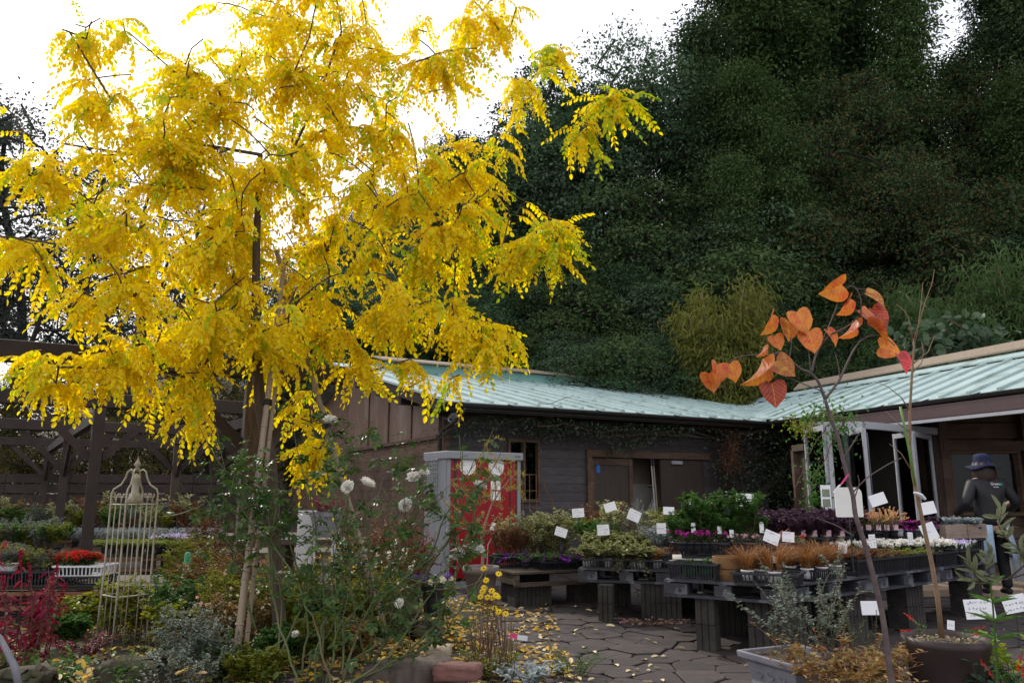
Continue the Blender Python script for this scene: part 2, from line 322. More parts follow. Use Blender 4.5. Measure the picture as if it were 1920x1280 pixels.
M['fl_cream'] = petals('cream_petal', (.74, .70, .48), (.80, .77, .62))
M['fl_yellow'] = petals('yellow_petal', (.80, .56, .01), (.86, .62, .015))
M['fl_purple'] = petals('purple_petal', (.20, .02, .32), (.28, .035, .42), (.15, .015, .25))
M['fl_magenta'] = petals('magenta_petal', (.42, .02, .26), (.52, .04, .34), (.34, .015, .2))
M['fl_violet'] = petals('violet_petal', (.07, .025, .22), (.12, .04, .30), (.28, .20, .46))
M['fl_lilac'] = petals('lilac_petal', (.48, .40, .66), (.56, .48, .72), (.66, .62, .76))
M['fl_crimson'] = petals('crimson_plume', (.22, .008, .03), (.30, .015, .04), (.17, .01, .03))
M['fl_pink'] = petals('pink_petal', (.66, .36, .36), (.72, .48, .46), (.60, .28, .32))
M['fl_red'] = petals('red_petal', (.48, .025, .02), (.58, .05, .02), (.40, .015, .03))
M['fl_orange'] = petals('orange_spike', (.56, .24, .09), (.62, .34, .16), (.72, .56, .36))
# ============================================================= the setting: ground, hill, paving, building
EH = 2.69                                               # eave height
EA = at_z(830, 748, EH); EB = at_z(1440, 787, EH); EC = at_z(1920, 722, EH)
UL = (EB - EA).normalized(); NL = V((-UL.y, UL.x, 0))   # along the left wing, and towards its back
UR = (EC - EB).normalized(); NR = V((-UR.y, UR.x, 0))   # along the right wing towards the camera, and towards its back
RA = on_plane(633, 684, EA, UL)                         # ridge over the gable
sL = (RA - EA).dot(NL); pitch = (RA.z - EH) / sL
PLn = V((-NL.x * pitch, -NL.y * pitch, 1)).normalized() # normal of the left roof plane
VT = on_plane(1393, 757, EA, PLn)                       # where the right ridge meets the left roof
RC = on_plane(1920, 663, VT, V((0, 0, 1)))
RC.z = VT.z
W0 = EA + NL * .8; W0.z = 0                             # left wing front wall
def lw(u, d, z): p = EA + UL * u + NL * d; return V((p.x, p.y, z))
def wall_u(px, py, d=.8): p = on_plane(px, py, EA + NL * d, NL); return (p - EA).dot(UL), p.z
def hill(x, y):
    d = (x - EA.x) * NL.x + (y - EA.y) * NL.y
    u = (x - EA.x) * UL.x + (y - EA.y) * UL.y
    h = max(0, d - 11.5) * .50
    h = min(h, 11 + max(0, d - 34) * .12)
    f = min(1, max(0, (u + 5) / 9)); f = f * f * (3 - 2 * f)
    hr = max(0, (x - 11.5) * .42) if y > 2 else 0
    return max(h * f, min(hr, 9) * f)
g = MB(); nx, ny = 90, 90
xs = np.concatenate([np.linspace(-400, -45, 12), np.linspace(-40, 55, 70), np.linspace(60, 400, 10)])
ys = np.concatenate([np.linspace(-60, 0, 8), np.linspace(1.5, 75, 70), np.linspace(80, 600, 12)])
gv = [(x, y, -.02 + hill(x, y) + (0.12 * math.sin(x * 1.7) * math.sin(y * 1.3) * min(1, hill(x, y)))) for y in ys for x in xs]
nx, ny = len(xs), len(ys)
g.raw(gv, [(j * nx + i, j * nx + i + 1, (j + 1) * nx + i + 1, (j + 1) * nx + i) for j in range(ny - 1) for i in range(nx - 1)])
tag(g.build('ground', M['ground'], smooth=True), kind='structure')

# ---- paving: bedding sheet and split stones laid crazy-paving fashion
pav = MB(); PX0, PX1, PY0, PY1 = -1.6, 7.4, 3.6, 12.2
pav.raw([(PX0, PY0, .004), (PX1, PY0, .004), (PX1, PY1, .004), (PX0, PY1, .004)], [(0, 1, 2, 3)])
pave = tag(pav.build('pavement', M['mortar']), kind='structure')
def clip(poly, p, n):
    out = []
    for i in range(len(poly)):
        a, b = poly[i], poly[(i + 1) % len(poly)]; da = (a[0] - p[0]) * n[0] + (a[1] - p[1]) * n[1]; db = (b[0] - p[0]) * n[0] + (b[1] - p[1]) * n[1]
        if da <= 0: out.append(a)
        if (da < 0 < db) or (db < 0 < da): t = da / (da - db); out.append((a[0] + (b[0] - a[0]) * t, a[1] + (b[1] - a[1]) * t))
    return out
seeds = []
for tries in range(9000):
    p = (random.uniform(PX0, PX1), random.uniform(PY0, PY1)); mind = .18 + .03 * max(0, p[1] - 7) + random.random() * .12
    if all((p[0] - q[0]) ** 2 / 1.5 + (p[1] - q[1]) ** 2 > mind ** 2 for q in seeds): seeds.append(p)
sa = np.array(seeds); nst = 0
order = sorted(range(len(seeds)), key=lambda i: seeds[i][1])
rest = MB()
for i in order:
    p = seeds[i]; poly = [(p[0] - .7, p[1] - .7), (p[0] + .7, p[1] - .7), (p[0] + .7, p[1] + .7), (p[0] - .7, p[1] + .7)]
    dd = np.hypot(*(sa - p).T); gap = random.uniform(.003, .009)
    for j in np.argsort(dd)[1:16]:
        q = seeds[j]; n = ((q[0] - p[0]) / dd[j], (q[1] - p[1]) / dd[j]); poly = clip(poly, ((p[0] + q[0]) / 2 - n[0] * gap, (p[1] + q[1]) / 2 - n[1] * gap), n)
        if len(poly) < 3: break
    if len(poly) < 3: continue
    q2 = []
    for k in range(len(poly)):                         # chamfered corners, uneven edges
        a, b, c = poly[k - 1], poly[k], poly[(k + 1) % len(poly)]
        q2 += [(b[0] + (a[0] - b[0]) * .14, b[1] + (a[1] - b[1]) * .14), (b[0] + (c[0] - b[0]) * .14, b[1] + (c[1] - b[1]) * .14)]
    h = random.uniform(.018, .034); tx, ty = random.uniform(-.012, .012), random.uniform(-.012, .012)
    top = [(x - p[0], y - p[1], h + tx * (x - p[0]) + ty * (y - p[1])) for x, y in q2]; inn = [(x * .975, y * .975, z + .003) for x, y, z in top]
    k = len(q2); vs = [(x, y, .002) for x, y, z in top] + top + inn
    fs = [(a, (a + 1) % k, k + (a + 1) % k, k + a) for a in range(k)] + [(k + a, k + (a + 1) % k, 2 * k + (a + 1) % k, 2 * k + a) for a in range(k)] + [tuple(range(2 * k, 3 * k))]
    if nst < 300:
        b = MB(); b.raw(vs, fs); b.build('paving_stone', M['stone'], pave, loc=(p[0], p[1], .002)); nst += 1
    else: rest.raw([(x + p[0], y + p[1], z + .002) for x, y, z in vs], fs)
if rest.nv: rest_o = tag(rest.build('paving_stones', M['stone'], pave), kind='stuff')

# ---- the building: an L of two wings under mint green sheet roofs
bld = thing('nursery_building', 'long low wooden nursery building with mint green metal roofs meeting in a valley', 'building', lw(0, .8, 0))
bld_inv = -bld.location
def bpart(mb, name, m, parent=None, **k):
    """parts are drawn in world coordinates and moved into the building's own frame"""
    mb.vs = [np.asarray(v) + np.array(bld_inv) for v in mb.vs]
    return mb.build(name, m, parent or bld, **k)
def board_wall(name, spans_fn, p0, ux, n, zs, mm, rowh=.145, th=.010):
    """wall core is a thin sheet of its own; boards are lapped on it one by one"""
    core = MB(); cores = spans_fn(None)
    for (a, b, z0, z1) in cores:
        core.prism([p0 + ux * a + V((0, 0, z0)), p0 + ux * b + V((0, 0, z0)), p0 + ux * b + V((0, 0, z1)), p0 + ux * a + V((0, 0, z1))], n * .08)
    co = bpart(core, name, mm)
    z = zs[0]
    while z < zs[1] - .02:
        for (a, b) in spans_fn((z, min(z + rowh, zs[1]))):
            x = a
            while x < b - .03:
                e = min(b, x + random.uniform(1.4, 2.6)); e = b if b - e < .5 else e
                d = MB(); M0 = p0 + ux * (x + .002) - n * .004; M1 = p0 + ux * (e - .002) - n * .004; zz = min(z + rowh, zs[1]) - z - .006
                o1 = -n * (th + random.uniform(0, .003)); o2 = o1 * .9
                d.raw([M0 + V((0, 0, z)), M1 + V((0, 0, z)), M1 + V((0, 0, z + zz)), M0 + V((0, 0, z + zz)),
                       M0 + o1 + V((0, 0, z)), M1 + o1 + V((0, 0, z)), M1 + o2 + V((0, 0, z + zz)), M0 + o2 + V((0, 0, z + zz))],
                      [(0, 3, 2, 1), (4, 5, 6, 7), (0, 1, 5, 4), (1, 2, 6, 5), (2, 3, 7, 6), (3, 0, 4, 7)])
                bpart(d, 'plank', mm, co); x = e
        z += rowh
    return co
cu = wall_u(826, 800)[0]                                # corner of the left wing
wu0, wz1 = wall_u(950, 828); wu1 = wall_u(1010, 830)[0]; wz0 = wall_u(980, 935)[1]
du0, dz = wall_u(1105, 856); du1 = wall_u(1186, 860)[0]; ou1 = wall_u(1236, 864)[0]; d2 = wall_u(1318, 868)[0]
WEND = (EB - EA).length + .72
def front_spans(zr):
    op = [(wu0, wu1, wz0, wz1), (du0, d2, 0, dz)]
    if zr is None:
        return [(cu, wu0, 0, 2.7), (wu0, wu1, 0, wz0), (wu0, wu1, wz1, 2.7), (wu1, du0, 0, 2.7), (du0, d2, dz, 2.7), (d2, WEND, 0, 2.7)]
    cuts = [(cu, WEND)]
    for a, b, z0, z1 in op:
        if zr[1] > z0 + .02 and zr[0] < z1 - .02: cuts = [c for s, e in cuts for c in ((s, min(e, a)), (max(s, b), e)) if c[1] - c[0] > .05] if True else cuts
    out = []
    for s, e in sorted(set(cuts)):
        if not any(s > a - .01 and e < b + .01 and zr[1] > z0 + .02 and zr[0] < z1 - .02 for a, b, z0, z1 in op): out.append((s, e))
    res = []
    for s, e in out:                                    # keep only pieces free of openings
        if any(s < a + .01 and e > b - .01 and zr[1] > z0 + .02 and zr[0] < z1 - .02 for a, b, z0, z1 in op): continue
        res.append((s, e))
    return res
board_wall('wall', front_spans, W0, UL, NL, (.02, 2.66), M['wallgrey'])
# gable end
gW = lw(cu, .8, 0); gl = sL - .8
def zroof(d): return EH + pitch * d
def gable_spans(zr):
    return [(0, gl, 0, 2.18)] if zr is None else [(0, gl)]
# the gable wall is seen from the left: it runs back from the corner
gb = board_wall('wall', gable_spans, gW, NL, UL, (.02, 2.18), M['wallbrown'], rowh=.19)
pn = MB(); e0 = .02
bay = [0, 1.15, 2.3, 3.45, gl]
for i in range(len(bay) - 1):
    q = MB(); a, b = bay[i] + .012, bay[i + 1] - .012
    if b - a < .1: continue
    pts = [gW + NL * a + V((0, 0, 2.2)), gW + NL * b + V((0, 0, 2.2)), gW + NL * b + V((0, 0, zroof(b + .8) - .13)), gW + NL * a + V((0, 0, zroof(a + .8) - .13))]
    q.prism(pts, -UL * .03); bpart(q, 'gable_panel', M['ply'], gb)
q = MB()
for t in bay[1:-1]: q.bar(gW + NL * t - UL * .035 + V((0, 0, 2.2)), gW + NL * t - UL * .035 + V((0, 0, zroof(t + .8) - .15)), .04, .035, up=NL)
q.bar(gW - UL * .04 + V((0, 0, 2.19)), gW + NL * gl - UL * .04 + V((0, 0, 2.19)), .05, .06)
bpart(q, 'batten', M['wallbrown'], gb)
# far half of the gable, rear and end walls keep the inside dark
q = MB(); b2 = gl * 2
q.prism([gW + NL * gl, gW + NL * b2, gW + NL * b2 + V((0, 0, 2.7)), gW + NL * gl + V((0, 0, zroof(sL) - .1))], UL * .08)
back = gW + NL * b2
q.prism([back, back + UL * 9, back + UL * 9 + V((0, 0, 2.7)), back + V((0, 0, 2.7))], -NL * .08)
bpart(q, 'rear_wall', M['wallbrown'])
q = MB()
q.prism([gW + UL * .02 + V((0, 0, .0)), gW + UL * .14, gW + UL * .14 + V((0, 0, 2.66)), gW + UL * .02 + V((0, 0, 2.66))], -NL * .06)
bpart(q, 'corner_post', M['wallbrown']); q = MB(); q.box(lw(du0 - .05, .77, dz / 2), (.10, .12, dz), rz=math.atan2(UL.y, UL.x)); q.box(lw((du0 + d2) / 2, .77, dz + .06), (d2 - du0 + .2, .10, .12), rz=math.atan2(UL.y, UL.x))
bpart(q, 'door_frame', M['wallbrown'])
# roofs
def roof(P, name):
    """P: eave start, eave end, ridge end, ridge start"""
    q = MB(); q.prism([p - V((0, 0, .05)) for p in P], V((0, 0, -.06))); return bpart(q, name, M['dkwood'])
e0, e1 = EA - UL * .02, EB.copy()
VB = lw((VT - EA).dot(UL), sL, zroof(sL))
uT = (VT - EA).dot(UL); dT = (VT - EA).dot(NL)
rl = roof([e0, EB, VT, lw(10.5, dT + 1.2, zroof(dT + 1.2)), lw(10.5, sL, zroof(sL)), lw(-.02, sL, zroof(sL))], 'roof')
# back slope
q = MB(); q.prism([lw(-.02, sL + .01, zroof(sL) - .06), lw(11, sL + .01, zroof(sL) - .06), lw(11, sL * 2, EH - .06), lw(-.02, sL * 2, EH - .06)], V((0, 0, -.06))); bpart(q, 'rear_roof', M['mint'])
def sheets(org, u, nrm_in, pit, width, u0, u1, dmax, dmin, m, seam):
    """sheets run from eave to ridge between standing seams, each sheet and each seam a piece of its own"""
    x = u0
    while x < u1 - .05:
        e = min(x + width, u1); q = MB()
        def P(a, d, dz=0): p = org + u * a + nrm_in * d; return V((p.x, p.y, org.z + pit * d + dz))
        lo0, lo1, hi0, hi1 = dmin(x), dmin(e), dmax(x), dmax(e)
        if hi0 - lo0 < .08 and hi1 - lo1 < .08: x = e; continue
        lo0 = min(lo0, hi0 - .02); lo1 = min(lo1, hi1 - .02)
        q.prism([P(x + .022, lo0 - .03, -.015), P(e - .022, lo1 - .03, -.015), P(e - .022, hi1, -.015), P(x + .022, hi0, -.015)], V((0, 0, -.03)))
        bpart(q, 'roof_sheet', m[0], seam)
        q = MB()
        if hi0 - lo0 > .1:
            q.prism([P(x - .024, lo0 - .05, .026), P(x + .024, lo0 - .05, .026), P(x + .020, hi0 + .0, .026), P(x - .020, hi0 + .0, .026)], V((0, 0, -.075)))
            bpart(q, 'roof_seam', m[1], seam)
        x = e
# ridge cap boxes stand on the top of the slope of the left wing
CAPD = .55
def dmaxL(a): return sL - CAPD
def dminL(a):
    L0 = (EB - EA).length
    if a <= L0: return 0.0
    return (a - L0) / max(1e-6, (uT - L0)) * dT if a < uT else dT + (a - uT) * .3
sheets(e0, UL, NL, pitch, .42, 0.0, 10.4, dmaxL, dminL, (M['mint'], M['mint']), rl)
capL = MB(); capW = MB()
for a, b in ((.9, wall_u(1045, 717, sL)[0]), (wall_u(1100, 717, sL)[0], 10.5)):
    for s_, mb in ((-1, capL),):
        p0 = lw(a, sL - CAPD, zroof(sL - CAPD)); p1 = lw(b, sL - CAPD, zroof(sL - CAPD))
        mb.prism([p0 - V((0, 0, .05)), p1 - V((0, 0, .05)), p1 + V((0, 0, .20)), p0 + V((0, 0, .20))], NL * .06)
        mb.prism([p0 + NL * .06 - V((0, 0, .05)), p0 + NL * 1.1, p0 + NL * 1.1 + V((0, 0, .3)), p0 + NL * .06 + V((0, 0, .2))], UL * .03)
        mb.prism([p1 + NL * .06 - V((0, 0, .05)), p1 + NL * 1.1, p1 + NL * 1.1 + V((0, 0, .3)), p1 + NL * .06 + V((0, 0, .2))], -UL * .03)
        capW.prism([p0 - NL * .10 - UL * .1 + V((0, 0, .205)), p1 - NL * .10 + UL * .1 + V((0, 0, .205)), p1 + NL * .7 + UL * .1 + V((0, 0, .40)), p0 + NL * .7 - UL * .1 + V((0, 0, .40))], V((0, 0, .035)))
co = bpart(capL, 'ridge_vent', M['mintdk'], rl); bpart(capW, 'ridge_cap', M['capwood'], rl)
q = MB(); p0 = lw(-.1, sL - .5, zroof(sL - .5)); q.prism([p0 + V((0, 0, .0)), lw(.9, sL - .5, zroof(sL - .5)), lw(.9, sL + .02, zroof(sL) + .02), lw(-.1, sL + .02, zroof(sL) + .02)], V((0, 0, .03)))
bpart(q, 'ridge_flashing', M['mint'], rl); q = MB(); q.prism([lw((wall_u(1045, 717, sL)[0]), sL - .62, zroof(sL - .62) + .03), lw(wall_u(1100, 717, sL)[0], sL - .62, zroof(sL - .62) + .03), lw(wall_u(1100, 717, sL)[0], sL, zroof(sL) + .22), lw(wall_u(1045, 717, sL)[0], sL, zroof(sL) + .22)], V((0, 0, .03)))
bpart(q, 'ridge_flashing', M['mint'], rl)
# rake board, purlin ends, gutter, downpipe
q = MB(); q.bar(lw(-.06, -.05, EH - .10), lw(-.06, sL, zroof(sL) - .10), .035, .17); bpart(q, 'rake_board', M['dkwood'], rl)
q = MB(); q.bar(lw(-.075, -.08, EH + .006), lw(-.075, sL, zroof(sL) + .006), .07, .035); bpart(q, 'rake_trim', M['mint'], rl)
for d in (.62, 1.75, 2.95, 4.2):
    q = MB(); q.bar(lw(-.02, d, zroof(d) - .24), lw(cu + .02, d, zroof(d) - .24), .11, .17); bpart(q, 'purlin', M['dkwood'], rl)
def gutter(a, b, inn):
    q = MB(); n = 7; u = (b - a).normalized(); pr = [(math.cos(t) * .06, math.sin(t) * .06) for t in np.linspace(math.pi, 2 * math.pi, n)]
    k = len(pr); vs = [a - inn * .075 + V((0, 0, -.05)) - inn * x + V((0, 0, z)) for x, z in pr] + [b - inn * .075 + V((0, 0, -.05)) - inn * x + V((0, 0, z)) for x, z in pr]
    q.raw(vs, [(i, i + 1, k + i + 1, k + i) for i in range(k - 1)])
    q.bar(a - inn * .005 + V((0, 0, -.085)), b - inn * .005 + V((0, 0, -.085)), .02, .10)
    L0 = (b - a).length; x = .3
    while x < L0: q.bar(a + u * x - inn * .14 + V((0, 0, -.06)), a + u * x - inn * .0 + V((0, 0, -.02)), .02, .025); x += .84
    return q
bpart(gutter(e0, EB, NL), 'gutter', M['gutter']); bpart(gutter(EB, EB + UR * 8.5, NR), 'gutter', M['gutter'])
q = MB(); q.tube([lw(.34, -.07, 2.58), lw(.32, .05, 2.44), lw(cu - .06, .62, 2.26), lw(cu - .06, .70, 2.1), lw(cu - .06, .72, .1)], .032, 8); bpart(q, 'downpipe', M['gutter'], smooth=True)
# soffit boards under the eave
q = MB(); q.prism([lw(.0, .02, EH - .16), lw(WEND - .8, .02, EH - .16), lw(WEND, .8, EH - .12), lw(.0, .8, EH - .12)], V((0, 0, .02))); bpart(q, 'soffit', M['dkwood'])
# right wing
LR = (RC - VT).length
URr = UR
dR = (VT - EB).dot(NR); pitR = (VT.z - EH) / dR
uV = (VT - EB).dot(UR)
def rw(a, d, z): p = EB + UR * a + NR * d; return V((p.x, p.y, z))
REND = 8.4
rr = roof([EB, rw(REND, 0, EH), rw(REND, dR, VT.z), VT], 'roof')
def dmaxR(a): return dR - .16
def dminR(a): return 0.0 if a >= 0 else dR * min(1, a / uV)
sheets(EB, UR, NR, pitR, .46, uV + .35, REND, dmaxR, dminR, (M['mint'], M['mint']), rr)
q = MB(); q.prism([rw(uV, dR - .17, EH + pitR * (dR - .17) + .01), rw(REND, dR - .17, EH + pitR * (dR - .17) + .01), rw(REND, dR + .02, VT.z + .05), rw(uV, dR + .02, VT.z + .05)], V((0, 0, .03))); bpart(q, 'ridge_flashing', M['mint'], rr)
q = MB(); q.prism([rw(uV + 1.9, dR - .03, VT.z + .10), rw(REND, dR - .03, VT.z + .10), rw(REND, dR + .16, VT.z + .26), rw(uV + 1.9, dR + .16, VT.z + .26)], V((0, 0, .03)))
bpart(q, 'ridge_cap', M['capwood'], rr)
q = MB(); q.prism([rw(uV, dR + .02, VT.z - .03), rw(REND, dR + .02, VT.z - .03), rw(REND, dR + 5, VT.z - 1.1), rw(uV, dR + 5, VT.z - 1.1)], V((0, 0, -.08))); bpart(q, 'rear_roof', M['mint'])
vq = MB(); vd = (VT - EB); vn = V((-vd.y, vd.x, 0)).normalized()
vq.prism([EB - vn * .16 + V((0, 0, .012)), EB + vn * .16 + V((0, 0, .012)), VT + vn * .14 + V((0, 0, .012)), VT - vn * .14 + V((0, 0, .012))], V((0, 0, .02))); bpart(vq, 'valley_flashing', M['mint'], rr)
# awning box under the right eave, with its pale front bar
a0 = (on_plane(1592, 790, EB - NR * .02, NR) - EB).dot(UR)
q = MB(); q.bar(rw(a0, -.02, EH - .22), rw(REND, -.02, EH - .22), .16, .20); aw = bpart(q, 'awning_box', M['fascia'], bevel=.02)
q = MB(); q.bar(rw(a0 - .02, -.07, EH - .345), rw(REND, -.07, EH - .345), .10, .045); bpart(q, 'awning_bar', M['alu'], aw)
q = MB(); q.prism([rw(0.2, .05, EH - .12), rw(REND, .05, EH - .12), rw(REND, 3.2, EH - .02), rw(-.2, 3.2, EH - .02)], V((0, 0, .03))); bpart(q, 'soffit', M['dkwood'])
# back of the porch: log wall with windows, seen nearly square-on
LA = at_y(1762, 900, 12.3); LA.z = 0; LD = V((1, -.06, 0)).normalized(); LN = V((-LD.y, LD.x, 0))
lwall = MB(); lwall.prism([LA, LA + LD * 6, LA + LD * 6 + V((0, 0, 2.72)), LA + V((0, 0, 2.72))], LN * .1); lwo = bpart(lwall, 'wall', M['log'])
win = []
for (x0, x1) in ((.15, 1.15), (1.45, 2.35), (2.6, 3.6)): win.append((x0, x1, 1.02, 1.92))
z = .06; k = 0
while z < 2.66:
    h = .19 if z < 2.1 else .26
    spans = [(0, 6.0)]
    for a, b, z0, z1 in win:
        if z + h > z0 - .05 and z < z1 + .05:
            spans = [c for s, e in spans for c in ((s, a - .05), (b + .05, e)) if c[1] - c[0] > .1 and c[0] < 6.1]
            spans = [c for c in spans if not (c[0] < a < c[1] - .05)]
    sp2 = []
    if any(z + h > w_[2] - .05 and z < w_[3] + .05 for w_ in win):
        xs_ = 0.0
        for a, b, z0, z1 in win: sp2.append((xs_, a - .05)); xs_ = b + .05
        sp2.append((xs_, 6.0))
    else: sp2 = [(0.0, 3.1 + random.uniform(-.4, .4))]; sp2.append((sp2[0][1], 6.0))
    for s, e in sp2:
        if e - s < .06: continue
        q = MB(); r = h / 2 - .006
        q.bar(LA + LD * (s + .003) - LN * random.uniform(.03, .04) + V((0, 0, z + r)), LA + LD * (e - .003) - LN * random.uniform(.03, .04) + V((0, 0, z + r)), .08, 2 * r)
        bpart(q, 'log', M['log'], lwo, bevel=.012)
    z += h
for a, b, z0, z1 in win:
    q = MB()
    for s, e, zz0, zz1 in ((a - .05, a, z0 - .05, z1 + .05), (b, b + .05, z0 - .05, z1 + .05), (a, b, z0 - .05, z0), (a, b, z1, z1 + .05), ((a + b) / 2 - .02, (a + b) / 2 + .02, z0, z1)):
        q.prism([LA + LD * s + V((0, 0, zz0)), LA + LD * e + V((0, 0, zz0)), LA + LD * e + V((0, 0, zz1)), LA + LD * s + V((0, 0, zz1))], -LN * .15)
    wf = bpart(q, 'window', M['wallbrown'])
    q = MB(); q.prism([LA + LD * (a + .004) - LN * .03 + V((0, 0, z0)), LA + LD * (b - .004) - LN * .03 + V((0, 0, z0)), LA + LD * (b - .004) - LN * .03 + V((0, 0, z1)), LA + LD * (a + .004) - LN * .03 + V((0, 0, z1))], -LN * .008); bpart(q, 'pane', M['glass'], wf)
    q = MB(); q.prism([LA + LD * (a + .004) - LN * .008 + V((0, 0, z0)), LA + LD * (b - .004) - LN * .008 + V((0, 0, z0)), LA + LD * (b - .004) - LN * .008 + V((0, 0, z1)), LA + LD * (a + .004) - LN * .008 + V((0, 0, z1))], LN * .004); bpart(q, 'dark_backing', M['dark'], wf)  # near-black sheet behind the pane stands in for the unlit room
q = MB()
for t in (0.02, 1.28): q.bar(LA + LD * t - LN * .17, LA + LD * t - LN * .17 + V((0, 0, 2.68)), .12, .12, up=LD)
q.bar(LA - LN * .19 + V((0, 0, 2.03)), LA + LD * 6 - LN * .19 + V((0, 0, 2.03)), .1, .14)
bpart(q, 'porch_post', M['log'])
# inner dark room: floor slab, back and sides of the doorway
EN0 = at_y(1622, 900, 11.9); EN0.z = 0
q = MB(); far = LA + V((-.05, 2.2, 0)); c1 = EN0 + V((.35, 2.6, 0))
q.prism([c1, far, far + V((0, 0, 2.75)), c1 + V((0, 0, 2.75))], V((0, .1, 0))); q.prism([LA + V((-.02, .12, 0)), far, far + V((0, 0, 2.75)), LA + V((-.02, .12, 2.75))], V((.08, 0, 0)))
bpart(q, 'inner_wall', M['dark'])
# folding aluminium doors, each leaf a frame with a pane
def leaf_door(p, q_, z1, cols=2, curtain=False):
    p = V((p.x, p.y, .12)); q_ = V((q_.x, q_.y, .12)); d = (q_ - p); u = d.normalized(); n = V((-u.y, u.x, 0)); f = MB(); fw = .04
    for a in (p + u * fw / 2, q_ - u * fw / 2): f.bar(a, V((a.x, a.y, z1)), .05, fw, up=u)
    for zz in (.16, z1 - .04): f.bar(V((p.x, p.y, zz)) + u * fw, V((q_.x, q_.y, zz)) - u * fw, .05, .07)
    fo = bpart(f, 'glass_door', M['alu'])
    g = MB(); a = p + u * fw; b = q_ - u * fw
    g.prism([V((a.x, a.y, .19)), V((b.x, b.y, .19)), V((b.x, b.y, z1 - .07)), V((a.x, a.y, z1 - .07))], n * .006); bpart(g, 'pane', M['glass'], fo)
    if curtain:
        c = MB(); k = 16; vs = []
        for i in range(k + 1):
            w_ = a + (b - a) * (i / k) + n * (.05 + .02 * (i % 2)); vs += [V((w_.x, w_.y, .2)), V((w_.x, w_.y, z1 - .08))]
        c.raw(vs, [(2 * i, 2 * i + 2, 2 * i + 3, 2 * i + 1) for i in range(k)]); bpart(c, 'curtain', M['curtain'], fo)
    return fo
def fl(px, Y): p = at_y(px, 900, Y); return V((p.x, p.y, 0))
DT = 2.2
for (xa, ya, xb, yb, cu_) in ((1516, 11.0, 1554, 10.2, False), (1561, 10.15, 1590, 11.4, True), (1594, 11.45, 1628, 10.5, True), (1684, 11.9, 1717, 11.3, False), (1720, 11.35, 1752, 12.1, False)):
    leaf_door(fl(xa, ya), fl(xb, yb), DT, curtain=cu_)
q = MB(); q.bar(V((*fl(1512, 11.05).xy, DT + .06)), V((*fl(1628, 11.0).xy, DT + .06)), .08, .1); q.bar(V((*fl(1628, 11.0).xy, DT + .06)), V((*fl(1770, 12.2).xy, DT + .06)), .08, .1); bpart(q, 'door_rail', M['alu'])
# timber door frame in the inner corner
q = MB(); a, b = fl(1494, 12.6), fl(1516, 12.2)
q.bar(a, V((a.x, a.y, 1.98)), .1, .1, up=(1, 0, 0)); q.bar(V((a.x, a.y, 2.02)), V((b.x, b.y, 2.02)), .1, .1)
bpart(q, 'door_frame', M['log'])
q = MB(); q.prism([a + V((.05, .05, .02)), b + V((0, .05, .02)), b + V((0, .05, 1.97)), a + V((.05, .05, 1.97))], V((0, .04, 0))); bpart(q, 'door', M['doordk'])
# left wing window, doors and opening
aL = math.atan2(UL.y, UL.x)
q = MB()
for s, e, z0, z1 in ((wu0, wu0 + .05, wz0, wz1), (wu1 - .05, wu1, wz0, wz1), (wu0, wu1, wz0 - .06, wz0), (wu0, wu1, wz1, wz1 + .06), ((wu0 + wu1) / 2 - .02, (wu0 + wu1) / 2 + .02, wz0, wz1)):
    q.box(lw((s + e) / 2, .79, (z0 + z1) / 2), (e - s - .004, .1, z1 - z0 - .004), rz=aL)
wf = bpart(q, 'window', M['wallbrown'])
q = MB(); q.box(lw((wu0 + wu1) / 2, .83, (wz0 + wz1) / 2), (wu1 - wu0 - .06, .006, wz1 - wz0), rz=aL); bpart(q, 'pane', M['glass'], wf)
q = MB(); q.box(lw((du0 + du1) / 2, .82, dz / 2), (du1 - du0 - .03, .045, dz - .03), rz=aL); dr = bpart(q, 'door', M['doordk'])
q = MB()
for s, e, z0, z1 in ((du0 + .02, du0 + .1, .02, dz - .02), (du1 - .11, du1 - .02, .02, dz - .02), (du0 + .1, du1 - .11, dz - .14, dz - .02), (du0 + .1, du1 - .11, .02, .14)):
    q.box(lw((s + e) / 2, .785, (z0 + z1) / 2), (e - s - .004, .02, z1 - z0 - .004), rz=aL)
bpart(q, 'door_rail', M['wallbrown'], dr)
uu, zz = wall_u(1121, 878); q = MB(); q.box(lw(uu, .792, zz), (.08, .006, .15), rz=aL); st = bpart(q, 'door_sign', M['blue'], dr)
q = MB(); q.box(lw((ou1 + d2) / 2, .80, dz / 2), (d2 - ou1 - .01, .045, dz - .03), rz=aL); dr2 = bpart(q, 'door', M['doordk'])
uu, zz = wall_u(1265, 867); q = MB(); q.box(lw(uu, .745, zz), (.26, .05, .06), rz=aL); bpart(q, 'door_closer', M['alu'], dr2)
q = MB()
q.box(lw((du1 + ou1) / 2 + .9, 1.75, dz / 2 + .02), (ou1 - du1 + 2.6, .05, dz + .1), rz=aL); bpart(q, 'inner_wall', M['panelbeige'])
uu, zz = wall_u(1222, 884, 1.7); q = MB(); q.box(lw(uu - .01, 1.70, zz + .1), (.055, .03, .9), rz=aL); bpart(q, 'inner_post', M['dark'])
u0_, z0_ = wall_u(1181, 907, 1.62); u1_, _ = wall_u(1237, 904, 1.62)
q = MB(); q.box(lw((u0_ + u1_) / 2, 1.62, z0_ / 2), (u1_ - u0_ + .1, .03, z0_), rz=aL); cb = bpart(q, 'storage_board', M['ply2'])
q = MB(); uu, zz = wall_u(1222, 913, 1.6); q.box(lw(uu, 1.602, zz), (.17, .004, .022), rz=aL, M=None); bpart(q, 'print', M['ink'], cb)
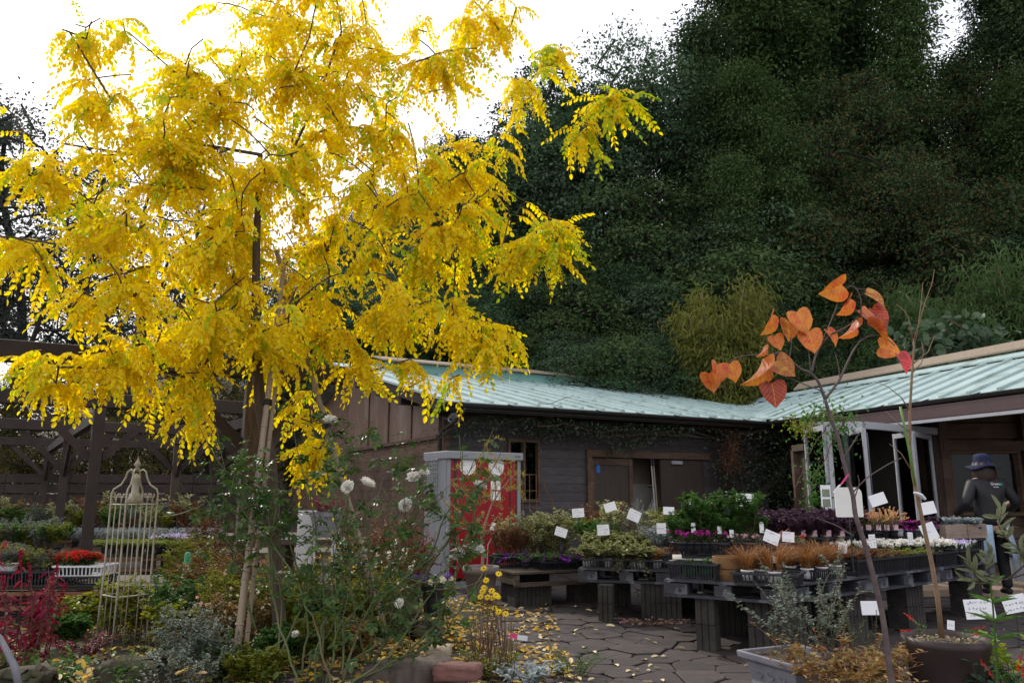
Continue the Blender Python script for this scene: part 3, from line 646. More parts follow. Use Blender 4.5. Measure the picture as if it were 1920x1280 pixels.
q = MB(); q.prism([lw(du1 - .3, .88, dz + .02), lw(ou1 + 2.4, .88, dz + .02), lw(ou1 + 2.4, 2.2, dz + .02), lw(du1 - .3, 2.2, dz + .02)], V((0, 0, .03)))
bpart(q, 'inner_ceiling', M['panelbeige'])
# loudspeaker under the eave, lamp, step of the porch
lp_ = lw(cu + .02, .40, 2.44)
q = MB(); q.lathe([(.02, -.06), (.055, -.05), (.07, .03), (.09, .06), (.095, .065)], 14); q.vs = [np.array([list(Mx.Rotation(R(90), 3, 'X') @ V(p)) for p in v]) for v in q.vs]
h_ = q.build('horn', M['white']); sp = thing('eave_lamp', 'small round white lamp on a bracket under the eave corner above the downpipe', 'lamp', lp_, aL); h_.parent = sp
q = MB(); q.bar((0, .02, 0), (0, .36, .05), .03, .03); q.build('bracket', M['gutter'], sp)
q = MB(); q.box((fl(1900, 10.2).x + .8, 11.4, .06), (4.4, 2.6, .12)); tag(q.build('porch_step', mat('timber_deck', (.24, .17, .12), (.34, .26, .19), .85, 5, (1, 6, 1), bump=.4), bevel=.015), kind='structure')
# ============================================================= trees: a grown skeleton, tapered limbs, leaf-sized faces
def grow(trunks, attr, seg=.4, up=.12, wob=.05, low=.7):
    nodes = []; par = []
    for t in trunks:
        t = [np.array(tuple(p), float) for p in t]
        pr = -1
        if nodes: pr = int(np.argmin(np.linalg.norm(np.array(nodes) - t[0], axis=1)))
        for p in t: nodes.append(p); par.append(pr); pr = len(nodes) - 1
    nn = np.zeros((len(nodes) + len(attr) * 30, 3)); k = len(nodes); nn[:k] = nodes; ntr = k
    d0 = np.array([np.linalg.norm(nn[:k] - a, axis=1).min() for a in attr]); tips = []
    for i in np.argsort(d0):
        a = attr[i]; dv = nn[:k] - a; d = np.linalg.norm(dv, axis=1); j = int(np.argmin(d + low * np.maximum(0, dv[:, 2] + .25 * d)))
        L0 = d[j]; n = max(1, min(28, int(math.ceil(L0 / seg)))); p0 = nn[j].copy(); mid = (p0 + a) / 2 + np.array([0, 0, up * L0]) + rng.normal(size=3) * wob * L0; pj = j
        for q in range(1, n + 1):
            t = q / n; nn[k] = (1 - t) ** 2 * p0 + 2 * t * (1 - t) * mid + t * t * a; par.append(pj); pj = k; k += 1
        tips.append((i, pj))
    return nn[:k], np.array(par), dict(tips), ntr
def limbs(mb, nodes, par, r0, r1, ex=.5, m=0, sides=6, minr=0):
    k = len(nodes); cnt = np.zeros(k); kids = [[] for _ in range(k)]
    for i in range(k):
        if par[i] >= 0: kids[par[i]].append(i)
    for i in range(k - 1, -1, -1):
        if not kids[i]: cnt[i] = 1
        if par[i] >= 0: cnt[par[i]] += cnt[i]
    rad = r1 + (r0 - r1) * (cnt / cnt.max()) ** ex
    st = [(i, [i]) for i in range(k) if par[i] < 0]
    while st:
        i, ch = st.pop()
        while kids[i]:
            ks = sorted(kids[i], key=lambda q: -cnt[q])
            for q in ks[1:]: st.append((q, [i, q]))
            i = ks[0]; ch.append(i)
        if len(ch) > 1:
            rr = rad[ch].copy()
            if len(ch) > 2 and par[ch[0]] >= 0: rr[0] = min(rr[0], rr[1] * 1.15)
            if rr.max() >= minr: mb.tube(nodes[ch], rr, sides if rr[0] > .03 else max(3, sides - 2), m, cap=False)
def clumps(mb, C, n, sig, ln, wd, m=0, shape='quad', droop=0., out=None, jit=.35):
    C = np.asarray(C); P = np.repeat(C, n, 0); o = rng.normal(size=P.shape) * np.asarray(sig); P = P + o
    X = o / np.maximum(np.linalg.norm(o, axis=1, keepdims=True), 1e-6) + rng.normal(size=P.shape) * .6; X[:, 2] -= droop
    Z = rng.normal(size=P.shape) * .5 + np.array([0, 0, 1.])
    k = rng.uniform(1 - jit, 1 + jit, len(P)); mb.leaves(P, X, Z, ln * k, wd * k, shape, m)
def broadleaf(h, rw_, lf, nl=26, per=1500, leaf=.085, trunk_r=.17, base=.25, lr=1.0, name='tree', flat=.6, drop=.6):
    """a crown of leafy lobes on limbs; each lobe is a loose shell of leaves"""
    tr = [np.array([0, 0, -.6])]
    for i in range(1, 9): tr.append(np.array([rng.normal() * .06 * i ** .5, rng.normal() * .06 * i ** .5, h * .66 * i / 8]))
    A = []; tries = 0
    while len(A) < nl and tries < 4000:
        tries += 1; d = rnd_dir(1)[0]; r = rng.uniform(.35, 1) ** .5; t = .5 + .5 * d[2] * r; z = h * (base + (.97 - base) * t)
        wf = math.sin(math.pi * min(.97, .12 + .84 * t ** .85)) ** flat; a = np.array([d[0] * rw_ * r * wf * 1.25, d[1] * rw_ * r * wf * 1.25, z])
        if all(np.linalg.norm((a - q) * [1, 1, 1.3]) > lr * .82 for q in A): A.append(a)
    A = np.array(A); f = MB(); tips = []
    for a in A:
        R0 = lr * rng.uniform(.6, 1.15); n = int(per * (R0 / lr) ** 2); d = rnd_dir(n, .25); rr = R0 * (rng.uniform(.5, 1.0, n) ** .45 + rng.normal(size=n) * .07)
        bump_ = 1 + .22 * np.sin(d[:, 0] * 5 + a[0] * 3) * np.sin(d[:, 1] * 5 + a[1] * 7) + .18 * np.sin(d[:, 2] * 9 + a[2])
        P = a + d * (rr * bump_)[:, None] * np.array([1, 1, .72]); X = d * .5 + rng.normal(size=d.shape) * .7; X[:, 2] -= drop * .6
        k = rng.uniform(.6, 1.35, n); f.leaves(P, X, d + rng.normal(size=d.shape) * .55 + np.array([0, 0, .35]), leaf * k, leaf * .52 * k, 'quad')
        tips += [a] + [a + q * R0 * .6 for q in rnd_dir(5)]
    nodes, par, _, _ = grow([tr], np.array(tips), .6, .1); b = MB(); limbs(b, nodes, par, trunk_r, .014, .55, 0, 7)
    return b.mesh('trunk', M['barkdk'], True), f.mesh('crown', lf), h
def cedar(h, rw_, lf, per=190, leaf=.13, base=.22, nb=60):
    tr = [np.array([rng.normal() * .05, rng.normal() * .05, z]) for z in np.linspace(-.6, h, 12)]
    b = MB(); b.tube(tr, np.linspace(.26, .03, 12), 7, 0); C = []
    for i in range(nb):
        t = base + (1 - base) * (i + rng.random()) / nb; L0 = rw_ * (1.08 - t) ** .75 * rng.uniform(.35, 1.35); az = rng.uniform(0, 2 * math.pi); d = np.array([math.cos(az), math.sin(az), 0])
        p0 = np.array([0, 0, h * t]); pts = [p0 + d * L0 * s + np.array([0, 0, .22 * L0 * s - .42 * L0 * s * s]) for s in np.linspace(0, 1, 6)]
        b.tube(pts, np.linspace(.05, .012, 6), 4, 0, False)
        for s in np.linspace(.3, 1, 5): C.append(p0 + d * L0 * s + np.array([0, 0, .22 * L0 * s - .42 * L0 * s * s - .12]) + rng.normal(size=3) * .15)
    f = MB(); clumps(f, C, per, (.30, .30, .24), leaf, leaf * .42, droop=.5)
    return b.mesh('trunk', M['barkdk'], True), f.mesh('crown', lf), h
def bamboo(h, sp, lf, n=26, per=260):
    b = MB(); f = MB()
    for i in range(n):
        az = rng.uniform(0, 6.28); d = np.array([math.cos(az), math.sin(az), 0]); r0 = rng.uniform(0, sp * .35); q = rng.uniform(.25, 1) * sp; hh = h * rng.uniform(.72, 1.05)
        pts = np.array([d * r0 + d * q * t ** 2.2 + np.array([0, 0, hh * (t - .16 * t ** 3)]) for t in np.linspace(0, 1, 8)]); b.tube(pts, np.linspace(.045, .008, 8), 5, 0, False)
        t = rng.uniform(.22, 1, per); P = np.stack([np.interp(t, np.linspace(0, 1, 8), pts[:, a]) for a in range(3)], 1) + rng.normal(size=(per, 3)) * np.array([.17, .17, .14])
        X = rng.normal(size=(per, 3)) * .6 + d * .6; X[:, 2] -= .8; f.leaves(P, X, rng.normal(size=(per, 3)) + np.array([0, 0, 1]), rng.uniform(.10, .18, per), .028, 'lance')
    return b.mesh('culm', M['bamboo']), f.mesh('crown', lf), h
def open_tree(h, rw_, lf, nclump=80, per=60, leaf=.14, trunk_r=.16, base=.4, lean=0.0):
    tr = [np.array([lean * z * z / h + .12 * math.sin(z * .8), .1 * math.sin(z * .6 + 1), z]) for z in np.linspace(-.5, h * .8, 11)]
    A = []
    for i in range(nclump):
        t = rng.uniform(base, 1); r = rw_ * math.sin(math.pi * (.12 + .84 * (t - base) / (1 - base))) * rng.uniform(.35, 1); az = rng.uniform(0, 6.28)
        A.append([r * math.cos(az) + lean * (t * h) ** 2 / h, r * math.sin(az), t * h])
    A = np.array(A); nodes, par, tips, _ = grow([tr], A, .6, .05, .10); b = MB(); limbs(b, nodes, par, trunk_r, .013, .55, 0, 7)
    f = MB(); clumps(f, A, per, (.45, .45, .22), leaf, leaf * .5); return b.mesh('trunk', M['barkdk'], True), f.mesh('crown', lf), h
PROT = {
    'ever': [broadleaf(10, 2.9, M['lf_evergreen'], 34, 2600), broadleaf(10, 3.1, M['lf_evergreen2'], 38, 2400, base=.08, lr=1.1), broadleaf(9, 2.8, M['lf_evergreen3'], 38, 2200, base=.04, lr=.9)],
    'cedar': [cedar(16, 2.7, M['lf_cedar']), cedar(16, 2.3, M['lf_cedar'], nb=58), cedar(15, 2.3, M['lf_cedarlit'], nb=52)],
    'rusty': [broadleaf(12, 2.6, M['lf_rusty'], 38, 2300, base=.15, lr=1.0, trunk_r=.1), broadleaf(12, 2.7, M['lf_rusty'], 36, 2300, base=.2, lr=.95, trunk_r=.1)],
    'bamboo': [bamboo(5.2, .72, M['lf_bamboo'], 34, 900), bamboo(5.0, 1.5, M['lf_bamboogreen'], 34, 800)],
    'open': [open_tree(13, 3.4, M['lf_far'], 80, 120, .12), open_tree(12, 3.0, M['lf_far'], 70, 120, .11, lean=.12), open_tree(9, 2.6, M['lf_back'], 80, 100, .12)],
    'autumn': [broadleaf(7, 2.4, M['lf_back'], 26, 700, .10, base=.10, lr=.9)],
    'brownc': [broadleaf(6, 1.0, M['lf_rust'], 14, 700, .09, base=.35, lr=.55)],
}
def plant_tree(kind, i, px, py_top, Y, name, label, cat, group=None, rz=None, wide=1.0, hgt=None):
    p = at_y(px, py_top, Y); z0 = hill(p.x, p.y); trk, crn, h = PROT[kind][i]; hh = hgt or max(2.0, p.z - z0); s = hh / h
    t = thing(name, label, cat, (p.x, p.y, z0 - .05), random.uniform(0, 6.28) if rz is None else rz, group, (s * wide, s * wide, s))
    link('culm' if kind == 'bamboo' else 'trunk', trk, t); link('crown', crn, t); return t
GW = 'wood on the hill behind the building'
LT_ = [(905, 520, 22), (985, 470, 24.5), (1060, 500, 22.5), (1130, 470, 24), (1210, 530, 22), (1260, 480, 26), (1180, 600, 20.5), (1080, 610, 20), (965, 610, 20.5), (1000, 350, 27), (1100, 300, 27.5), (1190, 330, 27), (890, 300, 29), (800, 420, 26), (820, 560, 22), (720, 470, 25), (640, 430, 27), (740, 590, 21), (560, 560, 26), (1420, 560, 23), (1500, 590, 21), (1600, 560, 23), (1700, 590, 21), (1560, 470, 26.5), (1660, 480, 26), (1440, 440, 27.5), (1880, 560, 23), (1960, 480, 23), (1820, 430, 26)]; LX_ = [a[0] for a in LT_]
for i, (px, py, Y) in enumerate(LT_):
    plant_tree('ever', i % 3, px, py, Y, 'evergreen_tree', 'dark rounded evergreen on the slope behind the green roof, ' + nth(LX_, px), 'tree', GW, wide=random.uniform(.95, 1.3))
LT_ = [(1075, 95, 31), (1160, 85, 32), (1005, 190, 32), (910, 215, 34), (1215, 120, 30), (840, 330, 35), (770, 330, 36), (690, 350, 36)]; LX_ = [a[0] for a in LT_]
for i, (px, py, Y) in enumerate(LT_):
    plant_tree('ever', i % 3, px, py, Y, 'evergreen_tree', 'tall rounded evergreen on the skyline left of the cedars, ' + nth(LX_, px), 'tree', 'broad trees on the skyline', wide=random.uniform(.85, 1.1))
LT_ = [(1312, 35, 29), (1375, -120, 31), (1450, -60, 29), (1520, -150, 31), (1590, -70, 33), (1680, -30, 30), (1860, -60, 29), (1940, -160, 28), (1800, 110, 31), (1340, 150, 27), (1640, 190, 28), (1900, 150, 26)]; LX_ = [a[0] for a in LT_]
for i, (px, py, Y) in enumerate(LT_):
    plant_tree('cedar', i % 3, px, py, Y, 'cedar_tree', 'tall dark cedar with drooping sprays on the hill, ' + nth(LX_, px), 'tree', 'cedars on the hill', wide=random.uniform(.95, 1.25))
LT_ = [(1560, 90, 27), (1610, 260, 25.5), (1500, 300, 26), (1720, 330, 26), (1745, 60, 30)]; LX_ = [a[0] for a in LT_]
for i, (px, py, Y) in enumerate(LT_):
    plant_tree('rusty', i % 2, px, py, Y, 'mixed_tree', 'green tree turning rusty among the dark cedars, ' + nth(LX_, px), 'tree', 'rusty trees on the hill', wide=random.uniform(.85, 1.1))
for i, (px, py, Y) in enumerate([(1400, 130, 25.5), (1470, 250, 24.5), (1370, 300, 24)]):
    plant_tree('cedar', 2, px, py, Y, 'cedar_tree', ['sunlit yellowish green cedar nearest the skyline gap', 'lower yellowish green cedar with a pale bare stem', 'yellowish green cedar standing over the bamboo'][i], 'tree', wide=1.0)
plant_tree('brownc', 0, 1478, 370, 23.5, 'brown_conifer', 'small dead reddish brown tree in the middle of the dark wood', 'tree', wide=.9, hgt=4.4)
plant_tree('bamboo', 0, 1348, 455, 19.0, 'bamboo_clump', 'tall yellowish bamboo clump rising behind the green roof valley', 'bamboo', wide=.85)
for i, (px, py, Y) in enumerate([(1815, 455, 19.5), (1885, 440, 18.5), (1950, 465, 18)]):
    plant_tree('bamboo', 1, px, py, Y, 'bamboo_clump', ['left feathery green bamboo above the right roof', 'middle feathery green bamboo above the right roof', 'feathery green bamboo cut by the right edge'][i], 'bamboo', 'green bamboos above the right roof', wide=1.0)
# far trees on the left, sky showing between the limbs
LT_ = [(20, 190, 26, 0, 1.0), (105, 235, 29, 1, 1.1), (-70, 150, 24, 0, 1.1), (190, 290, 31, 0, 1.2), (285, 330, 32, 1, 1.2), (380, 360, 33, 0, 1.2), (470, 400, 34, 1, 1.2), (245, 470, 27, 1, 1.0), (-130, 330, 21, 1, 1.0), (330, 540, 25, 0, 1.0), (60, 470, 23, 1, .9)]; LX_ = [a[0] for a in LT_]
for i, (px, py, Y, k, wd) in enumerate(LT_):
    plant_tree('open', k, px, py, Y, 'tall_tree', 'tall thin tree beyond the pergola against pale sky, ' + nth(LX_, px), 'tree', 'tall trees beyond the pergola', wide=wd)
LT_ = [(60, 705, 20.5), (170, 690, 21), (270, 700, 22), (365, 690, 21), (440, 680, 22), (-40, 720, 20), (220, 790, 19), (330, 800, 19.5), (90, 800, 19)]; LX_ = [a[0] for a in LT_]
for i, (px, py, Y) in enumerate(LT_):
    plant_tree('autumn' if i % 3 else 'open', 0 if i % 3 else 2, px, py, Y, 'autumn_shrub', 'bushy green tree with orange leaves beyond the slatted fence, ' + nth(LX_, px), 'tree', 'autumn trees beyond the fence', wide=1.15)
# a big-leaved shrub over the right roof
q = MB(); P = []
c0 = at_y(1770, 640, 15.5)
A = np.array([[rng.uniform(-.85, .85), rng.uniform(-.5, .5), rng.uniform(.2, 1.0)] for _ in range(60)]); A[:, 2] *= 1 - .4 * np.abs(A[:, 0])
st = MB(); nodes, par, tips, _ = grow([[(0, 0, -2.6), (0, 0, -1), (0, 0, 0)]], A, .3); limbs(st, nodes, par, .05, .006)
clumps(q, A, 9, (.16, .16, .12), .17, .15, shape='oval', droop=.5)
bs = thing('leafy_shrub', 'broad leaved green shrub standing above the right roof beside the bamboo', 'shrub', c0 - V((0, 0, .55)))
st.build('stem', M['twig'], bs); q.build('foliage', greens((.05, .09, .045), (.075, .125, .06), (.11, .16, .085), trans=.3), bs)
# ============================================================= the golden tree
def compound(npair, Lr, droop, lf=.056, side=1.0):
    """a pinnate leaf: rachis with paired hanging leaflets"""
    T = []; F = []; o = 0
    t = np.linspace(0, 1, npair + 2)[1:]
    cx = lambda s_: Lr * (s_ - .12 * droop * s_ ** 2); cz = lambda s_: Lr * (.14 * s_ - droop * .55 * s_ ** 2)
    rp = np.array([(cx(s_), 0, cz(s_)) for s_ in np.linspace(0, 1, 5)])
    for i in range(4):                                  # slim rachis, triangular section
        for q in (rp[i], rp[i + 1]):
            T += [tuple(q + np.array([0, .0016, 0])), tuple(q + np.array([0, -.0016, 0])), tuple(q + np.array([0, 0, .0022]))]
        F += [(o, o + 1, o + 4, o + 3), (o + 1, o + 2, o + 5, o + 4), (o + 2, o, o + 3, o + 5)]; o += 6
    base, faces = SHAPES['oval']
    for i, s_ in enumerate(t):
        for sg in ((1, -1) if i < npair else (0,)):
            p = np.array([cx(s_), 0, cz(s_)]); dx = .35 + .2 * rng.random(); d = np.array([dx if sg else 1, sg * .8 * side, -.55 - .5 * rng.random() * droop * 1.6 if sg else -.6 * droop])
            d = d + rng.normal(size=3) * .14; k = lf * (rng.uniform(.75, 1.1)) * (1 - .25 * abs(s_ - .5)) ; z = np.array([.3, sg * .25, 1.0]) + rng.normal(size=3) * .25
            x_, y_, z_ = frame_from(d[None], z[None])
            vv = p + base[:, 0:1] * x_ * k + base[:, 1:2] * y_ * k * .56 + base[:, 2:3] * z_ * k + d / np.linalg.norm(d) * .006
            T += [tuple(v) for v in vv]; F += [tuple(o + a for a in f) for f in faces]; o += len(base)
    return np.array(T), F
NV = 8
for i in range(NV): SHAPES['spray%d' % i] = compound(rng.integers(7, 10), rng.uniform(.25, .33), rng.uniform(.5, 1.9), rng.uniform(.044, .060))
def pl(*pts): return [at_y(*p) for p in pts]
tree_base = at_y(528, 1205, 6.0)
gt = thing('golden_tree', 'tall golden yellow leaved tree with several dark stems propped by bamboo canes', 'tree', (0, 0, 0))
S1 = pl((528, 1225, 6.0), (517, 1080, 5.98), (514, 960, 5.97), (508, 860, 5.93), (488, 760, 5.85), (479, 640, 5.75), (481, 450, 5.65), (488, 290, 5.55))
S2 = [S1[0].copy()] + pl((536, 1180, 6.03), (545, 1050, 6.1), (566, 920, 6.2), (600, 840, 6.25), (608, 740, 6.2), (614, 600, 6.2), (614, 470, 6.2), (606, 370, 6.2), (618, 240, 6.15), (640, 120, 6.1))
limb = [S1, S2,
    [S1[-1]] + pl((420, 205, 5.4), (345, 150, 5.3), (240, 60, 5.1)), [S1[-1]] + pl((545, 150, 5.5), (580, 70, 5.4), (600, -30, 5.4)),
    [S1[6]] + pl((528, 320, 5.7), (545, 290, 5.75), (600, 175, 5.9), (640, 60, 6.0)), pl((545, 290, 5.75), (640, 240, 5.7), (690, 190, 5.6), (800, 110, 5.5), (905, 20, 5.4)),
    [S2[4]] + pl((640, 600, 6.1), (690, 485, 6.0), (760, 385, 5.9), (860, 328, 5.8), (960, 282, 5.7), (1090, 228, 5.6), (1160, 190, 5.55)),
    [S1[4]] + pl((445, 570, 5.6), (420, 480, 5.5), (330, 310, 5.3), (210, 190, 5.1), (130, 60, 5.0)),
    [S1[5]] + pl((385, 590, 5.4), (250, 555, 5.1), (120, 460, 4.9), (25, 445, 4.8)), [S1[4]] + pl((395, 665, 5.6), (230, 690, 5.3), (110, 688, 5.1)),
    [S2[5]] + pl((720, 560, 6.0), (850, 590, 5.8), (930, 640, 5.7)), pl((690, 485, 6.0), (800, 445, 5.9), (900, 440, 5.8), (1010, 470, 5.7)),
    pl((760, 385, 5.9), (800, 300, 6.2), (870, 230, 6.4), (960, 150, 6.5), (1045, 110, 6.5)), [S2[5]] + pl((560, 640, 6.3), (520, 500, 6.4), (440, 360, 6.5), (330, 270, 6.6)),
    [S2[7]] + pl((700, 300, 6.4), (760, 200, 6.6), (800, 60, 6.7)), [S1[7]] + pl((370, 270, 5.6), (250, 290, 5.5), (120, 270, 5.4), (55, 330, 5.3))]
blobs = [(540, 300, 215, 5.9, 60), (400, 260, 170, 5.6, 42), (690, 260, 165, 6.0, 42), (565, 70, 140, 5.8, 34), (300, 370, 150, 5.4, 36), (190, 330, 95, 5.2, 18), (450, 480, 180, 5.7, 44), (650, 480, 170, 6.1, 40),
         (800, 400, 135, 6.0, 30), (900, 320, 95, 5.9, 18), (560, 620, 120, 6.1, 22), (390, 600, 120, 5.6, 22), (240, 590, 90, 5.2, 16), (790, 540, 90, 5.9, 14), (150, 520, 70, 5.0, 9), (960, 400, 70, 5.8, 10), (700, 120, 90, 5.9, 14), (810, 120, 60, 5.6, 9),
         (420, 110, 110, 5.4, 18), (300, 180, 100, 5.3, 16), (170, 190, 70, 5.2, 8), (170, 60, 50, 5.1, 5), (60, 440, 40, 4.9, 3), (90, 680, 40, 5.1, 5), (180, 690, 55, 5.3, 8), (330, 700, 60, 5.5, 8), (350, 775, 38, 5.5, 6), (560, 770, 40, 6.6, 6), (610, 850, 40, 6.6, 8),
         (1150, 195, 34, 5.6, 6), (1080, 240, 30, 5.6, 4), (1040, 115, 36, 6.4, 5), (985, 190, 45, 6.3, 6), (1020, 430, 40, 5.7, 6), (965, 470, 40, 5.8, 5), (920, 630, 34, 5.7, 5), (860, 610, 45, 5.8, 6), (770, 690, 40, 5.9, 6), (850, 700, 24, 5.8, 3), (690, 690, 36, 6.0, 5), (950, 20, 45, 5.4, 5), (880, 70, 45, 5.5, 5), (70, 300, 40, 5.3, 3), (25, 200, 20, 5.3, 1), (480, 20, 80, 5.6, 8)]
A = []
for px, py, r, Y, n in blobs:
    for _ in range(n):
        d = rnd_dir(1)[0] * rng.random() ** .34; p = at_y(px + d[0] * r * 1.04, py - d[2] * r, Y + d[1] * r * pxs(Y) * 1.1); A.append(tuple(p))
for l_ in limb[2:]:
    for _ in range(2): A.append(tuple(l_[-1] + V(rnd_dir(1)[0]) * .12))
A = np.array(A)
nodes, par, tips, ntr = grow(limb, A, .13, .10, .07, .5)
b = MB(); limbs(b, nodes, par, .062, .0035, .62, 0, 8); b.build('trunk', M['bark'], gt, smooth=True)
LP = []; LX = []
for i, tip in tips.items():
    ch = [tip]
    while par[ch[-1]] >= ntr and len(ch) < 10: ch.append(par[ch[-1]])
    tw = nodes[ch[0]] - nodes[ch[-1]] if len(ch) > 1 else rnd_dir(1)[0]
    for k in range(rng.integers(5, 9)):
        q = nodes[ch[min(len(ch) - 1, int(rng.integers(0, len(ch))))]]; d = tw / max(1e-6, np.linalg.norm(tw)) * .7 + rng.normal(size=3) * .8; d[2] = d[2] * .4 - .30
        LP.append(q); LX.append(d / np.linalg.norm(d))
LP = np.array(LP); LX = np.array(LX); NLf = len(LP); LS = rng.uniform(.65, 1.15, NLf); LV_ = rng.integers(0, NV, NLf); green = rng.random(NLf) < .13
# outermost leaves turn lime on the right side and on a few inner shoots
ang = LP[:, 0] / LP[:, 1]; green |= (ang > .03) & (rng.random(NLf) < .30)
near = np.argsort(np.linalg.norm(LP - np.array([0, 0, CAMZ]), axis=1) + rng.normal(size=NLf) * .25)
vm = {}
for v in range(NV):
    for gcol in (False, True):
        mb = MB(); T, F = SHAPES['spray%d' % v]; mb.raw(T, F); vm[v, gcol] = mb.mesh('leaf', M['yellowgreen' if gcol else 'yellow'])
ind = set(near[:300].tolist())
for i in near[:300]:
    x, y, z = frame_from(LX[i][None], np.array([[rng.normal() * .3, rng.normal() * .3, 1.0]])); o = link('leaf', vm[LV_[i], bool(green[i])], gt)
    o.matrix_local = Mx.LocRotScale(V(LP[i]), Mx([x[0], y[0], z[0]]).transposed().to_quaternion(), V((LS[i],) * 3))
cb = MB(); restI = np.array([i for i in range(NLf) if i not in ind])
for v in range(NV):
    for gcol in (False, True):
        s_ = restI[(LV_[restI] == v) & (green[restI] == gcol)]
        cb.leaves(LP[s_], LX[s_], np.array([0, 0, 1.0]) + rng.normal(size=(len(s_), 3)) * .3, LS[s_], LS[s_], 'spray%d' % v, 1 if gcol else 0)
tag(cb.build('crown', [M['yellow'], M['yellowgreen']], gt), kind='stuff')
def cane(name, label, pts, r0, r1, tie=None):
    t = thing(name, label, 'bamboo cane', pts[0], 0, 'bamboo canes propping the golden tree'); P = [V(p) - V(pts[0]) for p in pts]; a, c = P[0], P[-1]; L0 = (c - a).length
    b = MB(); b.tube([a.lerp(c, s_) for s_ in np.linspace(0, 1, 9)], np.linspace(r0, r1, 9), 9, 0); b.build('culm', M['bamboo'], t, smooth=True); s_ = .12
    n_ = MB()
    while s_ < L0: p = a.lerp(c, s_ / L0); u = (c - a).normalized() * .007; rr = r0 + (r1 - r0) * s_ / L0; n_.tube([p - u, p, p + u], [rr * 1.02, rr * 1.14, rr * 1.02], 9); s_ += random.uniform(.22, .30)
    tag(n_.build('node', M['bamboo'], t, smooth=True), kind='stuff')
    if tie: p = a.lerp(c, tie); k = MB(); u = (c - a).normalized() * .02; k.tube([p - u, p + u], [r0 * 1.35] * 2, 9); k.build('tie', M['barkdk'], t)
cane('bamboo_cane', 'thick pale bamboo cane leaning up from the bottom left into the golden tree', [at_y(434, 1300, 5.25), at_y(534, 485, 5.85)], .026, .017, .62)
cane('bamboo_cane', 'thinner brown bamboo cane tied close behind the thick leaning one', [at_y(452, 1300, 5.33), at_y(535, 560, 5.95)], .017, .013)
cane('bamboo_cane', 'bamboo cane slanting left from the stump up into the golden tree', [at_y(729, 1206, 6.45), at_y(518, 470, 5.95)], .027, .018, .55)
# ============================================================= pergola
pg = thing('pergola', 'dark stained timber pergola with long beams, braced posts and cross ties', 'pergola', (0, 0, 0))
pgm = M['dkwood']
def line_pt(org, px, py=800):                            # where a beam line crosses that sight column
    r_ = ray(px, py); k = r_.x / r_.y; t = (org.x - k * org.y) / (k * UL.y - UL.x); return org + UL * t
B = []
for (px, py, z, l, r, bh) in ((150, 668, 2.42, -300, 640, .17), (185, 751, 2.42, -160, 470, .17), (120, 798, 2.42, -160, 480, .17), (100, 829, 2.42, -150, 420, .17)):
    o = at_z(px, py, z); a = line_pt(o, l); c = line_pt(o, r); B.append(o)
    q = MB(); q.bar(a, c, .12, bh); q.build('beam', pgm, pg, bevel=.006)
posts = [(0, 470), (1, 185), (2, 130), (3, 96), (1, 468), (2, 337), (3, 398)]
pp = {}
for bi, px in posts:
    p = line_pt(B[bi], px); pp[bi, px] = p; q = MB(); q.box((p.x, p.y, 1.16), (.13, .13, 2.34), rz=aL); q.build('post', M['postwood'] if px in (470, 337) else pgm, pg, bevel=.006)
    for sg in (-1, 1):
        q = MB(); q.bar(V((p.x, p.y, 1.72)) + UL * sg * .06, V((p.x, p.y, 2.33)) + UL * sg * .68, .05, .09); q.build('brace', pgm, pg)
def tie(a, c, dz=0):
    q = MB(); q.bar(V((a.x, a.y, 2.24 + dz)), V((c.x, c.y, 2.24 + dz)), .10, .14); q.build('tie_beam', pgm, pg)
    u = (V((c.x, c.y, 0)) - V((a.x, a.y, 0))).normalized()
    for p, s_ in ((a, 1), (c, -1)): q = MB(); q.bar(V((p.x, p.y, 1.62)) + u * s_ * .05, V((p.x, p.y, 2.2)) + u * s_ * .62, .05, .09); q.build('brace', pgm, pg)
tie(pp[1, 185], pp[2, 130]); tie(pp[2, 130], pp[3, 96]); tie(pp[0, 470], pp[1, 468], .01); tie(pp[1, 468], pp[2, 337]); tie(pp[2, 337], pp[3, 398])
# ---- slatted fence
fn = thing('slatted_fence', 'dark horizontal board fence behind the pergola and the plant benches', 'fence', (0, 0, 0))
f0 = at_y(-120, 930, 17.0); f1 = at_y(470, 930, 18.6)
for k in range(7):
    z = 1.64 - k * .225; n = 5
    for i in range(n):
        a = f0.lerp(f1, i / n); c = f0.lerp(f1, (i + 1) / n); u = (c - a).normalized() * .005; q = MB(); q.bar(V((a.x, a.y, z)) + u, V((c.x, c.y, z)) - u, .03, .195); q.build('slat', pgm, fn)
for i in range(6): a = f0.lerp(f1, i / 5); q = MB(); q.box((a.x, a.y + .08, .88), (.1, .1, 1.78)); q.build('post', pgm, fn)
# ---- planting bed: raised soil with litter
bd = MB(); bx = np.linspace(-5.2, .05, 44); by = np.linspace(3.4, 9.6, 46)
def bedz(x, y):
    e = min(1, max(0, (.0 - x - .10 * max(0, 7 - y)) / .6), max(0, (y - 3.0) / .4), max(0, (9.6 - y) / .5)); k = 1 if y < 7.2 else max(0, 1 - (y - 7.2) / .8) if x < -2.6 else 1
    return .12 * e * k + .025 * math.sin(x * 5.1 + y) * math.sin(y * 4.3) * e - .01
bd.raw([(x, y, bedz(x, y) + rng.normal() * .008) for y in by for x in bx], [(j * 44 + i, j * 44 + i + 1, (j + 1) * 44 + i + 1, (j + 1) * 44 + i) for j in range(45) for i in range(43)])
tag(bd.build('planting_bed', M['soil'], smooth=True), kind='structure')
